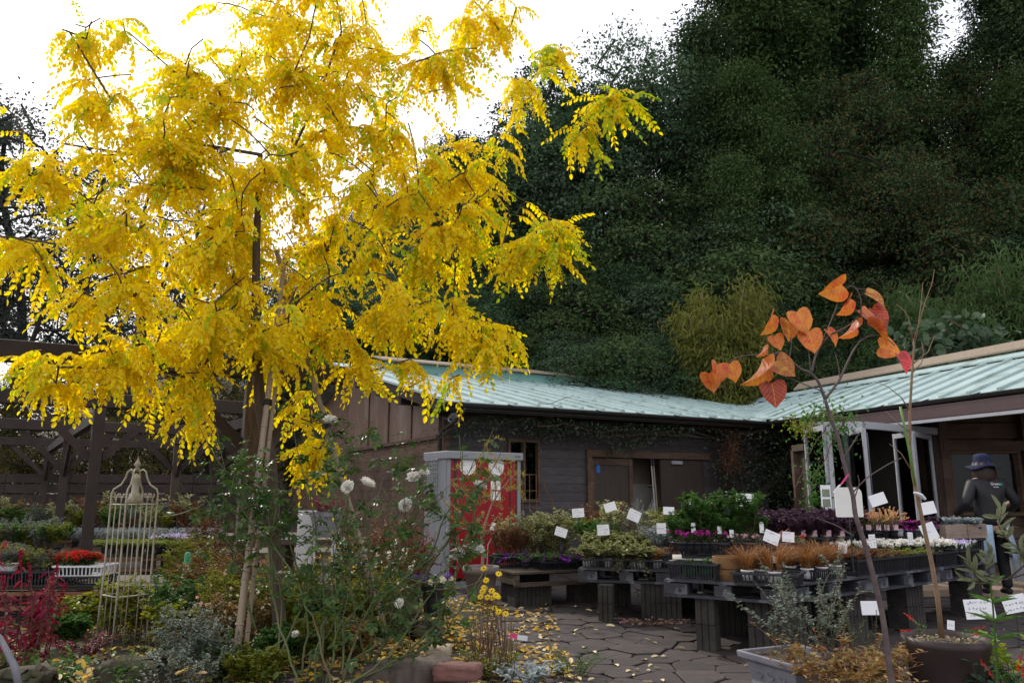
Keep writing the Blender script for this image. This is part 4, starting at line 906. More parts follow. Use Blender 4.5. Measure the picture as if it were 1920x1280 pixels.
# ---- white iron obelisk
oc = at_y(226, 1215, 6.55); oz = bedz(oc.x, oc.y); ob = thing('garden_obelisk', 'cream painted iron garden obelisk with scroll top standing among the shrubs', 'obelisk', (oc.x, oc.y, oz), R(52))
W_ = .13; H_ = at_y(226, 945, 6.55).z - oz; ztop = at_y(226, 878, 6.55).z - oz
def tubp(name, pts, r, n=6): q = MB(); q.tube(pts, r, n); return q.build(name, M['cream'], ob, smooth=True)
for sx, sy in ((1, 1), (1, -1), (-1, 1), (-1, -1)):
    w_ = W_; dz = ztop - H_
    k = [(1.08, 0, -.15), (1.0, 0, H_ * .5), (1.0, 0, H_), (1.0, 0, H_ + dz * .30), (.93, 0, H_ + dz * .42), (.62, 0, H_ + dz * .55), (.46, 0, H_ + dz * .75), (.40, 0, H_ + dz * .90), (.28, 0, H_ + dz * .97), (.12, 0, H_ + dz * .93)]
    tubp('corner_rod', [(sx * w_ * a, sy * w_ * a, z) for a, _, z in k], .0075)
for z in (H_, H_ - .72): tubp('hoop', [(-W_, -W_, z), (W_, -W_, z), (W_, W_, z), (-W_, W_, z), (-W_, -W_, z)], .006, 4)
for sd_ in range(4):
    ca, sa_ = math.cos(sd_ * math.pi / 2), math.sin(sd_ * math.pi / 2)
    def rt(x, y, z): return (x * ca - y * sa_, x * sa_ + y * ca, z)
    for x in (-.045, .045):
        tubp('bar', [rt(x, -W_, -.1), rt(x, -W_, H_ + .01)], .0042, 5)
        for sg in (-1, 1):
            tubp('scroll', [rt(x, -W_, H_)] + [rt(x + sg * (.022 + .022 * math.cos(t) * (1 - t / 12)) * 1.0, -W_, H_ + .075 + .03 * math.sin(t) * (1 - t / 12)) for t in np.linspace(3.4, 11, 14)], .0038, 4)
q = MB(); q.lathe([(.03, -.02), (.075, .0), (.045, .04), (.03, .08), (.027, .17), (.034, .18), (.034, .20), (.025, .22), (.0, .235)], 14, c=(0, 0, H_ + .02)); q.build('bell', M['cream'], ob, smooth=True)
q = MB(); q.lathe([(.012, 0), (.02, .02), (.012, .035), (.03, .05), (.02, .07), (.008, .09), (0, .13)], 10, c=(0, 0, ztop - .02)); q.build('finial', M['cream'], ob, smooth=True)
# ============================================================= plants: stems, leaves and flowers grown from a few numbers
def grow_plant(n=10, h=.3, spread=.15, base=.03, droop=.2, per=12, ll=.05, lw_=.02, shape='oval', t0=.15, stem_r=.0025, hv=.25, lf='lf_green', fl=None, ftype='disc', nf=0, fs=.02, fpos=(.8, 1.0), up=.3, twigs=0, stem_m='twig', leaf_tip=False, seed=None, rag=.25):
    """returns meshes (stems, foliage, flowers) about the origin, z up"""
    global rng
    old = rng
    if seed is not None: rng = np.random.default_rng(seed)
    st = MB(); fo = MB(); fw = MB()
    curves = []
    for i in range(n):
        az = rng.uniform(0, 6.283); r0 = base * rng.random() ** .5; d = np.array([math.cos(az), math.sin(az), 0]); hh = h * rng.uniform(1 - hv, 1 + hv * .5); sp = spread * rng.uniform(.3, 1.1)
        wob = rng.normal(size=3) * h * .05
        c = np.array([d * r0 + d * sp * (t ** 1.4) + wob * math.sin(t * 3) + np.array([0, 0, hh * (t - droop * t ** 2.6)]) for t in np.linspace(0, 1, 7)]); curves.append((c, d))
        if shape != 'blade' or stem_r > .002: st.tube(c, np.linspace(stem_r, stem_r * .45, 7), 4, 0, False)
        for k in range(twigs):
            t = rng.uniform(.25, .85); p = np.array([np.interp(t, np.linspace(0, 1, 7), c[:, a]) for a in range(3)]); d2 = rnd_dir(1, .4)[0]; L2 = h * rng.uniform(.12, .3)
            c2 = np.array([p + d2 * L2 * s_ + np.array([0, 0, .15 * L2 * s_ * s_]) for s_ in np.linspace(0, 1, 4)]); st.tube(c2, np.linspace(stem_r * .6, stem_r * .3, 4), 3, 0, False)
            curves.append((np.array([np.array([np.interp(x, np.linspace(0, 1, 4), c2[:, a]) for a in range(3)]) for x in np.linspace(0, 1, 7)]), d2))
    if shape == 'blade':                                # grass: arching strips straight from the crown
        for c, d in curves:
            for _ in range(per):
                az = rng.normal() * .5; d2 = np.array([d[0] * math.cos(az) - d[1] * math.sin(az), d[0] * math.sin(az) + d[1] * math.cos(az), 0]); sp = spread * rng.uniform(.2, 1.15); hh = h * rng.uniform(.55, 1.1); bw = lw_ * rng.uniform(.6, 1.2)
                q = np.array([c[0] + d2 * sp * t ** 1.6 + np.array([0, 0, hh * (t - (droop + .25 * rng.random()) * t ** 2.8)]) for t in np.linspace(0, 1, 5)]); sd = np.array([-d2[1], d2[0], 0]) + rng.normal(size=3) * .3; sd /= np.linalg.norm(sd)
                wd = np.array([1, .95, .8, .5, .08]) * bw / 2; vv = np.concatenate([q + sd * wd[:, None], q - sd * wd[:, None]]); fo.raw(vv, [(k, k + 1, k + 6, k + 5) for k in range(4)])
    else:
        for c, d in curves:
            m = max(2, int(per * rng.uniform(.75, 1.25) * (1 if len(c) else 1))); t = rng.uniform(t0, 1, m) if not leaf_tip else rng.uniform(.75, 1, m)
            P = np.stack([np.interp(t, np.linspace(0, 1, 7), c[:, a]) for a in range(3)], 1); az = rng.uniform(0, 6.28, m) ; X = np.stack([np.cos(az), np.sin(az), rng.normal(up, .35, m)], 1)
            Z = rng.normal(size=(m, 3)) * rag + np.array([0, 0, 1.0]); k = rng.uniform(.55, 1.2, m) * (1.1 - .35 * t); fo.leaves(P, X, Z, ll * k, lw_ * k, shape)
    if fl and nf:
        for _ in range(nf):
            c, d = curves[int(rng.integers(0, len(curves)))]; t = rng.uniform(*fpos); p = np.array([np.interp(t, np.linspace(0, 1, 7), c[:, a]) for a in range(3)])
            if ftype == 'disc':
                ax = rnd_dir(1, .7)[0]; u = np.cross(ax, [1, .2, .1]); u /= np.linalg.norm(u); v = np.cross(ax, u); k = 5; a = np.arange(k) * 6.283 / k + rng.random()
                fw.leaves(np.repeat(p[None], k, 0), np.cos(a)[:, None] * u + np.sin(a)[:, None] * v + ax * .35, np.repeat(ax[None], k, 0), fs * rng.uniform(.7, 1.1), fs * .75, 'petal')
            elif ftype == 'spike':
                m = 26; s_ = rng.random(m); e = c[-1] - c[-3]; e = e / np.linalg.norm(e); P = c[-1] + e * (s_ * fs * 5 - fs * 1.0)[:, None] + np.array([0, 0, -droop * fs * 3]) * (s_ ** 2)[:, None]; fw.leaves(P, rnd_dir(m), rnd_dir(m), fs * .55, fs * .4, 'oval')
            else:
                m = 30; P = p + rnd_dir(m) * fs * .5 * rng.uniform(.4, 1, (m, 1)); fw.leaves(P, rnd_dir(m, .3), rnd_dir(m), fs * .45, fs * .4, 'petal')
    out = (st.mesh('stem', M[stem_m]) if st.nv else None, fo.mesh('foliage', M[lf]) if fo.nv else None, fw.mesh('flowers', M[fl]) if fw.nv else None)
    rng = old
    return out
def put(name, label, cat, meshes, loc, rz=None, scale=1, group=None, extra=()):
    t = thing(name, label, cat, loc, random.uniform(0, 6.28) if rz is None else rz, group, scale)
    for nm, me in zip(('stem', 'foliage', 'flowers'), meshes):
        if me: o = link(nm, me, t); o['kind'] = 'stuff'
    for nm, me in extra: link(nm, me, t)
    return t
# ---- pots
def potmesh(r, h, m, n=14, rim=True, taper=.72):
    q = MB(); q.lathe([(r * taper, 0), (r * (taper + 1) / 2, h * .5), (r * .97, h * .82), (r * 1.05, h * .83) if rim else (r, h * .83), (r * 1.05, h) if rim else (r, h), (r * .92, h), (r * .90, h * .86)], n); return q.mesh('pot', m, True)
def soilmesh(r, z): q = MB(); q.lathe([(r, z), (r * .5, z + .006), (0.001, z + .008)], 12, cap=(False, False)); return q.mesh('soil', M['soil'])
PW = potmesh(.052, .085, M['white']); PB = potmesh(.052, .085, M['black']); PT = potmesh(.055, .08, M['tan'], 4, taper=.8); PG = potmesh(.075, .11, M['greenpot']); PS = soilmesh(.047, .074); PGS = soilmesh(.068, .096)
POT = {'w': (PW, PS, .085), 'b': (PB, PS, .085), 't': (PT, PS, .08), 'g': (PG, PGS, .11)}
tg = MB(); tg.box((.03, -.02, .05), (.022, .0015, .075)); TAGM = tg.mesh('plant_label', M['card'])
tg = MB(); tg.box((.03, -.03, .05), (.05, .0015, .06)); TAGP = tg.mesh('plant_label', mat('pink_label', (.62, .34, .44), (.74, .52, .60), .5))
def potted(name, label, cat, meshes, loc, pot='w', scale=1, group=None, tagm=None, rz=None):
    pm, sm, ph = POT[pot]; t = thing(name, label, cat, loc, random.uniform(0, 6.28) if rz is None else rz, group)
    link('pot', pm, t); link('soil', sm, t)
    for nm, me in zip(('stem', 'foliage', 'flowers'), meshes):
        if me: o = link(nm, me, t, loc=(0, 0, ph * .85)); o.scale = (scale,) * 3; o['kind'] = 'stuff'
    if tagm: link('plant_label', tagm, t, loc=(0, 0, ph * .7)).rotation_euler = (0, 0, -t.rotation_euler.z + random.uniform(-.5, .5))
    return t
# ---- carrier trays with open slatted sides
def traymesh(lx, ly, h, slat=.03, m='black'):
    q = MB(); f = MB(); e = .012
    for s_ in (-1, 1): f.box((0, s_ * ly / 2, h - .008), (lx + .03, .022, .016)); f.box((s_ * lx / 2, 0, h - .008), (.022, ly - .02, .016)); f.box((0, s_ * (ly / 2 - .012), .006), (lx - .03, .014, .012))
    f.box((0, 0, .003), (lx - .04, ly - .04, .006))
    for s_ in (-1, 1):
        x = -lx / 2 + .01
        while x < lx / 2: q.bar((x * .97, s_ * (ly / 2 - .012), .0), (x, s_ * (ly / 2 - .002), h - .014), .010, .006, up=(0, 1, 0)); x += slat
        y = -ly / 2 + .02
        while y < ly / 2 - .01: q.bar((s_ * (lx / 2 - .012), y * .97, .0), (s_ * (lx / 2 - .002), y, h - .014), .006, .010, up=(0, 1, 0)); y += slat
    for k in (1, 2, 3): f.box((-lx / 2 + lx * k / 4, 0, h - .006), (.014, ly - .02, .010))
    f.box((0, 0, h - .007), (lx - .02, .014, .010))
    return f.mesh('rim', M[m]), q.mesh('slats', M[m])
TR = traymesh(.48, .33, .095); TRG = traymesh(.44, .32, .14, .026); TRW = traymesh(.42, .30, .10, .034, 'white')
def tray(loc, rz, label, kind=None, sc=1, cat='plant tray', group=None, flip=False):
    a, b = kind or TR; t = thing('plant_tray', label, cat, loc, rz, group, (sc, sc, 1)); link('rim', a, t); o = link('slats', b, t); o['kind'] = 'stuff'
    if flip: t.rotation_euler = (math.pi, 0, rz)
    return t
# ---- price boards on stakes, with rows of handwriting
def board(p, w_, h_, yaw, roll, label, stick=.25, pitch_=-.12, write=3, foot=None, name='price_board', ink='ink'):
    t = thing(name, label, 'price sign', p, yaw); t.rotation_euler = (pitch_, roll, yaw)
    q = MB(); q.box((0, 0, 0), (w_, .004, h_)); bo = q.build('board', M['card'], t)
    if stick: q = MB(); a = V((0, .007, h_ * .1)); inv = t.rotation_euler.to_matrix().inverted(); q.tube([a, a * .5 + V((0, .007, -h_ * .2)), inv @ V((0, .01, -stick))], .0035, 5); q.build('stake', M['black'], t)
    if write:
        k = MB()
        for r_ in range(write):
            z = h_ * (.32 - .62 * r_ / max(1, write - 1)) if write > 1 else 0; x = -w_ * .40
            end = w_ * random.choice((.05, .2, .38)) if r_ == 0 else w_ * random.choice((.2, .38))
            while x < end:
                for _ in range(random.choice((2, 3))):
                    s_ = h_ * .10; c = V((x + random.uniform(0, s_), -.0032, z + random.uniform(-s_, s_) * .5)); d = random.choice((V((1, 0, .1)), V((.2, 0, 1)), V((.8, 0, .7)), V((-.5, 0, 1)))) * s_ * random.uniform(.3, .6)
                    k.bar(c - d, c + d, .0008, h_ * .020, up=(0, 1, 0))
                x += h_ * random.uniform(.12, .24)
        o = k.build('handwriting', M[ink], bo); o['kind'] = 'stuff'
    return t
PL = {}
for i in range(4): PL.setdefault('sedge', []).append(grow_plant(n=22, h=.26, spread=.19, base=.035, droop=.30, per=14, lw_=.0038, shape='blade', lf='lf_sedge', stem_r=.001, seed=100 + i))
def K(key, cnt=2, **k): PL[key] = [grow_plant(seed=sum(map(ord, key)) * 13 + i, **k) for i in range(cnt)]
K('varieg', n=12, h=.30, spread=.16, per=26, ll=.032, lw_=.014, lf='lf_varieg', twigs=3, up=.2)
K('olivebush', n=14, h=.34, spread=.16, per=24, ll=.030, lw_=.012, lf='lf_varieg', twigs=3, up=.5)
K('ivy', n=16, h=.21, spread=.20, per=26, ll=.030, lw_=.020, lf='lf_ivy', droop=.7, twigs=2)
K('trail', n=6, h=.02, spread=.16, per=16, ll=.030, lw_=.02, lf='lf_ivy', droop=9.0, base=.01)
K('silver', n=26, h=.17, spread=.13, per=26, ll=.030, lw_=.006, lf='lf_silver', shape='lance', up=.6)
K('silverspike', n=9, h=.32, spread=.07, per=60, ll=.014, lw_=.004, lf='lf_silver', shape='quad', up=.8)
K('greygreen', n=14, h=.26, spread=.15, per=30, ll=.022, lw_=.008, lf='lf_greygreen', twigs=3)
K('rustyshrub', n=12, h=.28, spread=.16, per=26, ll=.022, lw_=.010, lf='lf_rust', twigs=3)
K('feather', n=8, h=.40, spread=.13, per=40, ll=.038, lw_=.014, lf='lf_feather', twigs=5, up=.1, stem_m='twig')
K('green', n=14, h=.22, spread=.14, per=26, ll=.030, lw_=.014, lf='lf_green', twigs=2)
K('dkgreen', n=16, h=.20, spread=.15, per=30, ll=.020, lw_=.008, lf='lf_ever2', twigs=3)
K('purpleleaf', n=16, h=.19, spread=.15, per=26, ll=.030, lw_=.013, lf='lf_purple', twigs=2)
K('salvia', n=8, h=.14, spread=.26, per=14, ll=.055, lw_=.016, lf='lf_green', shape='lance', droop=.5, fl='fl_purple', ftype='spike', nf=7, fs=.030)
K('pinkfl', n=16, h=.10, spread=.11, per=16, ll=.022, lw_=.012, lf='lf_greygreen', fl='fl_pink', nf=40, fs=.016, fpos=(.85, 1))
K('magfl', n=12, h=.13, spread=.10, per=16, ll=.024, lw_=.012, lf='lf_green', fl='fl_magenta', nf=22, fs=.020, fpos=(.9, 1.0))
K('alyssum', n=20, h=.09, spread=.13, per=20, ll=.022, lw_=.011, lf='lf_dkgreen2' if 'lf_dkgreen2' in M else 'lf_ever2', fl='fl_white', ftype='ball', nf=42, fs=.026, fpos=(.9, 1.0))
K('viola', n=14, h=.09, spread=.11, per=18, ll=.022, lw_=.013, lf='lf_green', fl='fl_lilac', nf=14, fs=.026, fpos=(.9, 1.0))
K('matgreen', n=30, h=.09, spread=.17, per=26, ll=.018, lw_=.010, lf='lf_mat', droop=.35)
K('matmix', n=30, h=.09, spread=.17, per=26, ll=.016, lw_=.009, lf='lf_dry', droop=.35)
K('matred', n=34, h=.12, spread=.17, per=30, ll=.018, lw_=.012, lf='lf_rust', droop=.3)
K('heather', n=20, h=.15, spread=.07, per=10, ll=.014, lw_=.005, lf='lf_mat', fl='fl_orange', ftype='spike', nf=15, fs=.016, fpos=(.9, 1))
K('kale', n=9, h=.06, spread=.09, per=10, ll=.06, lw_=.05, lf='lf_purple', droop=.1, fl='fl_magenta', nf=16, fs=.045, fpos=(.2, .6))
K('dusty', n=12, h=.07, spread=.09, per=12, ll=.055, lw_=.03, lf='lf_silver')
K('dryyellow', n=14, h=.24, spread=.16, per=24, ll=.026, lw_=.010, lf='lf_lime', twigs=3)
K('redfl', n=8, h=.10, spread=.09, per=12, ll=.035, lw_=.025, lf='lf_green', fl='fl_red', ftype='ball', nf=10, fs=.035, fpos=(.9, 1.0))
def pick(k): return random.choice(PL[k])
# ============================================================= display tables
def palletm():
    td = MB(); n = 7
    for i in range(n): td.box((0, -.55 + 1.1 * (i + .5) / n, .131), (1.1, 1.1 / n - .022, .018))
    for x in (-.52, 0, .52): td.box((x, 0, .1185), (.06, 1.1, .012))
    bdk = MB()
    for y in (-.47, 0, .47): bdk.box((0, y, .012), (1.1, .16, .022))
    for x in (-.47, 0, .47): bdk.box((x, 0, .0115), (.15, 1.09, .018))
    bl = MB(); bl.box((0, 0, .068), (.155, .155, .086)); blw = MB(); blw.box((0, 0, .068), (.22, .155, .086))
    ky = MB(); ky.lathe([(.0165, 0), (.0165, .003)], 12, cap=(True, True)); ky.box((0, .026, .0015), (.012, .045, .003))
    return td.mesh('top_deck', M['pallet']), bdk.mesh('bottom_deck', M['pallet']), bl.mesh('block', M['pallet']), blw.mesh('block', M['pallet']), ky.mesh('keyhole', M['ink'])
PM = palletm()
def pallet(p, rz, label, sc=(1, 1, 1)):
    t = thing('plastic_pallet', label, 'pallet', p, rz, None, sc); link('top_deck', PM[0], t); link('bottom_deck', PM[1], t)
    for x in (-.44, 0, .44):
        for y in (-.472, 0, .472):
            b_ = link('block', PM[3 if x else 2], t, loc=(x, y, 0))
            if x and y < 0: k = link('keyhole', PM[4], b_, loc=(.045 if x < 0 else -.045, -.0785, .055)); k.rotation_euler = (R(90), 0, 0)
    return t
def postm(w_, d, h):
    q = MB(); k = max(3, round(w_ / .055)); s_ = w_ / k; pts = []
    for i in range(k): x0 = -w_ / 2 + i * s_; pts += [(x0 + .006, -d / 2), (x0 + s_ - .006, -d / 2), (x0 + s_ - .003, -d / 2 + .012), (x0 + s_ + .003, -d / 2 + .012)]
    pts = pts[:-2]; pts += [(x, -y) for x, y in pts[::-1]]
    q.prism([V((x, y, 0)) for x, y in pts], (0, 0, h / 2 - .004)); q.prism([V((x, y, h / 2 + .002)) for x, y in pts], (0, 0, h / 2 - .004)); q.box((0, 0, h / 2), (w_ - .03, d - .03, .02)); return q.mesh('concrete_post', M['concrete'])
def post(px, py, w_, d, h, rz, label, p=None):
    p = p or at_z(px, py, 0); o = link('concrete_post', postm(w_, d, h), None, 0, (p.x, p.y, .02)); o.rotation_euler = (0, 0, rz); return tag(o, label, 'concrete post')
PH = .44                                                 # underside of the pallets
# table 3, the nearest pallet
c3a = at_z(1245, 1117, PH); c3b = at_z(1476, 1133, PH); d3 = (c3b - c3a); d3.z = 0; L3 = d3.length; d3.normalize(); n3 = V((-d3.y, d3.x, 0)); a3 = math.atan2(d3.y, d3.x); s3 = L3 / 1.1
p3 = c3a + d3 * L3 / 2 + n3 * .55; pallet(V((p3.x, p3.y, PH)), a3, 'grey plastic pallet nearest the camera carrying brown sedge pots and a basket', (s3, 1, 1)); T3 = PH + .14
# right row of three pallets
r0 = at_z(1484, 1131, PH); r1 = at_z(1868, 1077, PH); dr_ = r1 - r0; dr_.z = 0; LR_ = dr_.length; dr_.normalize(); nr_ = V((-dr_.y, dr_.x, 0)); ar = math.atan2(dr_.y, dr_.x)
for i, lb in enumerate(('grey plastic pallet right of the sedge pots under red and green mats', 'grey plastic pallet in the middle of the right row under the white flowers', 'grey plastic pallet at the far end of the right row beside the person')):
    w_ = LR_ / 3; p = r0 + dr_ * (w_ * (i + .5)) + nr_ * .55; pallet(V((p.x, p.y, PH)), ar, lb, (w_ / 1.1 * .99, 1, 1))
# table 2
PH2 = .385; c2a = at_z(1084, 1090, PH2); c2b = at_z(1268, 1096, PH2); d2_ = c2b - c2a; d2_.z = 0; L2_ = d2_.length; d2_.normalize(); n2_ = V((-d2_.y, d2_.x, 0)); a2 = math.atan2(d2_.y, d2_.x)
p2 = c2a + d2_ * L2_ / 2 + n2_ * .55; pallet(V((p2.x, p2.y, PH2)), a2, 'grey plastic pallet left of the nearest one, under trailing ivy pots', (L2_ / 1.1, 1, 1)); T2 = PH2 + .14
# back row pallets (seen edge-on between the pots)
b2 = p2 + n2_ * 1.15 + d2_ * .55; pallet(V((b2.x, b2.y, PH2)), a2 + .1, 'grey plastic pallet behind the ivy table, mostly hidden by pots')
b3 = p3 + n3 * 1.2 + d3 * .2; pallet(V((b3.x, b3.y, PH)), a3 + .3, 'grey plastic pallet behind the sedge pots, carrying the upper tray shelf')
b4 = r0 + dr_ * 1.3 + nr_ * 1.72; pallet(V((b4.x, b4.y, PH)), ar, 'grey plastic pallet at the back of the right row under stacked trays'); b5 = r0 + dr_ * 2.6 + nr_ * 1.72; pallet(V((b5.x, b5.y, PH)), ar, 'grey plastic pallet at the back right under the wooden crate')
# legs
H0 = PH - .02
post(1138, 1168, .155, .15, PH2 - .02, a2, 'slim grooved block under the left front of the ivy table'); post(1242, 1166, .42, .15, PH2 - .02, a2 + .02, 'wide grooved block under the right front of the ivy table')
post(1330, 1222, .17, .16, H0, a3, 'slim grooved block under the left front of the nearest pallet'); post(1444, 1228, .30, .2, H0, a3 + .05, 'wide grooved block under the right front of the nearest pallet')
for t, lb in ((.2, 'dark block under the left of the right row'), (1.15, 'dark block under the middle pallet of the right row'), (2.2, 'dark block under the far middle of the right row'), (LR_ - .25, 'grooved block under the far end of the right row')):
    p = r0 + dr_ * t + nr_ * .22; post(0, 0, .34, .2, H0, ar, lb, p)
for q_, lb in ((p2 + n2_ * .45 - d2_ * .3, 'block under the back left of the ivy table'), (p2 + n2_ * .45 + d2_ * .3, 'block under the back right of the ivy table'), (p3 + n3 * .42 - d3 * .3, 'block under the back left of the nearest pallet'), (p3 + n3 * .42 + d3 * .28, 'block under the back right of the nearest pallet'),
               (b2, 'block under the middle of the hidden back pallet'), (b3, 'block under the shelf pallet'), (b4, 'block under the back pallet of stacked trays'), (b5, 'block under the crate pallet')): post(0, 0, .36, .36, (PH2 - .02) if lb.find('ivy') > 0 or lb.find('hidden') > 0 else H0, a2 + .3, lb, q_)
# table 1: plank table on a grooved block
ZW = .40; w0 = at_z(890, 1064, ZW); w1 = at_z(968, 1076, ZW); w2 = at_z(1100, 1070, ZW); dw = (w2 - w1); dw.z = 0; Lw = dw.length; dw.normalize(); nw = V((-dw.y, dw.x, 0)); aw_ = math.atan2(dw.y, dw.x)
t1 = thing('plank_table', 'old plank table on grooved blocks in front of the red shed', 'table', (w1.x, w1.y, 0), aw_)
for i in range(6): q = MB(); q.box((Lw / 2 + .02, .1 + i * .17, ZW + .005), (Lw + .06 + random.uniform(-.02, .03), .162, .03)); q.build('plank', M['plank'], t1, bevel=.004)
q = MB(); q.box((Lw / 2, .04, ZW - .125), (Lw + .02, .03, .05)); q.build('rail', M['plank'], t1, bevel=.003)
q = MB(); q.box((.02, .5, ZW - .07), (.05, .98, .11)); q.build('apron', M['plank'], t1)
for x, w_, lb in ((.16, .48, ''), (Lw - .05, .34, '')): pm_ = postm(w_, .22, ZW - .16); o = link('leg_block', pm_, t1, loc=(x + .1, .2, .015))
q = MB(); q.box((Lw / 2, .75, ZW / 2 - .03), (Lw * .6, .25, ZW - .08)); q.build('leg_block', M['concrete'], t1)
TW = ZW + .02
def on(p0, d, n, u, v, z): p = p0 + d * u + n * v; return V((p.x, p.y, z))
def W1(u, v, z=TW): return on(w1, dw, nw, u, v, z)
def P2(u, v, z=T2): return on(c2a, d2_, n2_, u, v, z)
def P3(u, v, z=T3): return on(c3a, d3, n3, u, v, z)
def PR(u, v, z=T3): return on(r0, dr_, nr_, u, v, z)
# --- table 1 goods
tray(W1(.62, .22), aw_, 'black tray at the front of the plank table under purple salvia'); tray(W1(.2, .62), aw_, 'black crate at the back left of the plank table with a green rim', TRG)
tray(W1(.68, .66), aw_, 'black tray at the back right of the plank table', TRG); tray(W1(1.02, .24), aw_, 'black tray of pink flowers at the right end of the plank table', sc=.85)
for i, (u, v) in enumerate(((.42, .16), (.6, .2), (.80, .17), (.22, .22), (.62, .34))): potted('salvia', 'purple flowered salvia trailing over the front tray of the plank table', 'potted plant', pick('salvia'), W1(u, v, TW + .02), 'b', 1.1, 'salvias on the plank table')
for u, v in ((.95, .2), (1.05, .28), (1.12, .18)): potted('pink_flower', 'low pale pink flowers at the right end of the plank table', 'potted plant', pick('pinkfl'), W1(u, v, TW + .02), 'b', 1.1, 'pink flowers on the plank table')
for u, v in ((.05, .62), (.2, .66), (.32, .6)): potted('reddish_shrub', 'wispy reddish shrub in the green rimmed crate', 'potted plant', pick('rustyshrub'), W1(u, v, TW + .06), 'g', 1.35, 'reddish shrubs in the crate')
for u, v in ((.5, .65), (.62, .72), (.75, .62), (.86, .7), (.6, .85), (.8, .9), (.42, .85), (.98, .75), (.3, .9)): potted('variegated_shrub', 'pale variegated shrub standing behind the salvias', 'potted plant', pick('olivebush'), W1(u, v, TW + .05), 'b', random.uniform(1.35, 1.9), 'variegated shrubs')
q = MB(); q.lathe([(.001, 0), (.16, 0), (.16, .05)], 16); 
hk = thing('bird_hook', 'small white wire heart shaped plant hook against the shed corner', 'garden ornament', W1(.10, .95, TW))
q = MB(); q.tube([(-.07, 0, 0), (-.06, 0, .25), (0, 0, .36), (.06, 0, .25), (.07, 0, 0)], .006, 6); q.build('wire', M['white'], hk)
for sg in (-1, 1): q = MB(); q.tube([(0, 0, .37)] + [(sg * (.012 + .018 * math.sin(t)), 0, .40 + .025 * (1 - math.cos(t)) * .8) for t in np.linspace(0, 4.2, 9)], .004, 5); q.build('scroll', M['white'], hk)
# --- table 2 goods
for u, v, lb in ((.27, .20, 'black tray of ivy pots at the front left of the ivy table'), (.78, .20, 'black tray with white pots at the front right of the ivy table'), (.3, .62, 'raised black tray of yellow green ivy'), (.8, .62, 'black tray of grass and silver plants behind the ivy')):
    tray(P2(u, v, T2 if v < .5 else T2 + .10), a2, lb)
for u in (.3, .8): o = tray(P2(u, .62, T2 + .003), a2, 'upturned black tray propping the raised tray %s' % ('of ivy' if u < .5 else 'of grasses')); 
k = 0
IV_ = ((.08, .10, 0), (.30, .12, 0), (.44, .10, 0), (.58, .12, 0), (.66, .09, 0), (.12, .3, 0), (.3, .3, 0), (.45, .28, 0), (.6, .3, 0), (.1, .56, .1), (.22, .6, .1), (.34, .56, .1), (.46, .6, .1), (.56, .56, .1), (.2, .72, .1), (.4, .72, .1), (.05, .7, .1))
band = lambda a: 0 if a[1] < .2 else 1 if a[1] < .5 else 2
for u, v, z in IV_:
    r_ = band((u, v)); potted('ivy_pot', 'ivy in a small white pot, %s from the left %s' % (ORD[sorted(a[0] for a in IV_ if band(a) == r_).index(u)], ('at the table edge', 'in the second row', 'in the raised tray')[r_]), 'potted plant', pick('ivy'), P2(u, v, T2 + z + .01), 'w', random.uniform(1.05, 1.4), 'ivy pots on the left pallet'); k += 1
for u, v, s_ in ((.52, .02, 1.0), (.62, .0, 1.25), (.14, .03, .8), (.45, .03, .7)): put('trailing_ivy', 'ivy strand trailing down over the pallet edge', 'ivy', pick('trail'), P2(u, v, T2 + .1), None, s_, 'trailing ivy strands')
potted('sedge_pot', 'brown sedge in a white pot at the right front of the ivy table', 'potted plant', PL['sedge'][0], P2(.82, .12, T2 + .01), 'w', .85)
potted('dry_shrub', 'small dry pinkish shrub in a white pot beside the ivy table sedge', 'potted plant', pick('rustyshrub'), P2(1.0, .12, T2 + .01), 'w', .7)
for u, v in ((.78, .55), (.9, .6), (1.0, .52), (.85, .72), (1.02, .7)): potted('silver_plant', 'pale silver leaved plant behind the brown sedge', 'potted plant', pick('silver'), P2(u, v, T2 + .11), 'w', 1.6, 'silver plants')
for i, (u, v, kk, sc) in enumerate(((-.1, 1.1, 'dryyellow', .9), (.05, 1.3, 'rustyshrub', 1.15), (.2, 1.15, 'olivebush', 1.0), (.35, 1.0, 'silverspike', 1.0), (.45, 1.2, 'silverspike', 1.2), (.6, 1.05, 'silverspike', 1.0), (.55, 1.35, 'silverspike', 1.1), (.75, 1.2, 'dryyellow', 1.1), (.9, 1.35, 'dryyellow', 1.1), (1.0, 1.15, 'green', 1.0), (1.12, 1.3, 'dkgreen', 1.2), (.1, .95, 'green', 1.0), (-.05, .85, 'green', .9), (.7, .95, 'olivebush', .8), (1.15, 1.05, 'dkgreen', 1.1), (1.3, 1.2, 'green', 1.1))):
    lb = {'dryyellow': 'yellow green bushy plant at the back of the ivy table', 'rustyshrub': 'pinkish dry shrub at the back of the ivy table', 'olivebush': 'pale leaved shrub at the back of the ivy table', 'silverspike': 'upright silver grey spiky plant below the tilted price board', 'green': 'fresh green plant at the back of the ivy table', 'dkgreen': 'dark green feathery plant right of the silver spikes'}[kk]
    potted(kk.replace('dry', '').replace('rusty', '').replace('dk', '') + '_plant' if False else {'dryyellow': 'bushy_plant', 'rustyshrub': 'dry_shrub', 'olivebush': 'pale_shrub', 'silverspike': 'silver_spikes', 'green': 'green_plant', 'dkgreen': 'feathery_plant'}[kk], lb, 'potted plant', pick(kk), P2(u, v, T2 + .06), 'b', sc * 1.85, lb.replace(' plant', '') + 's')
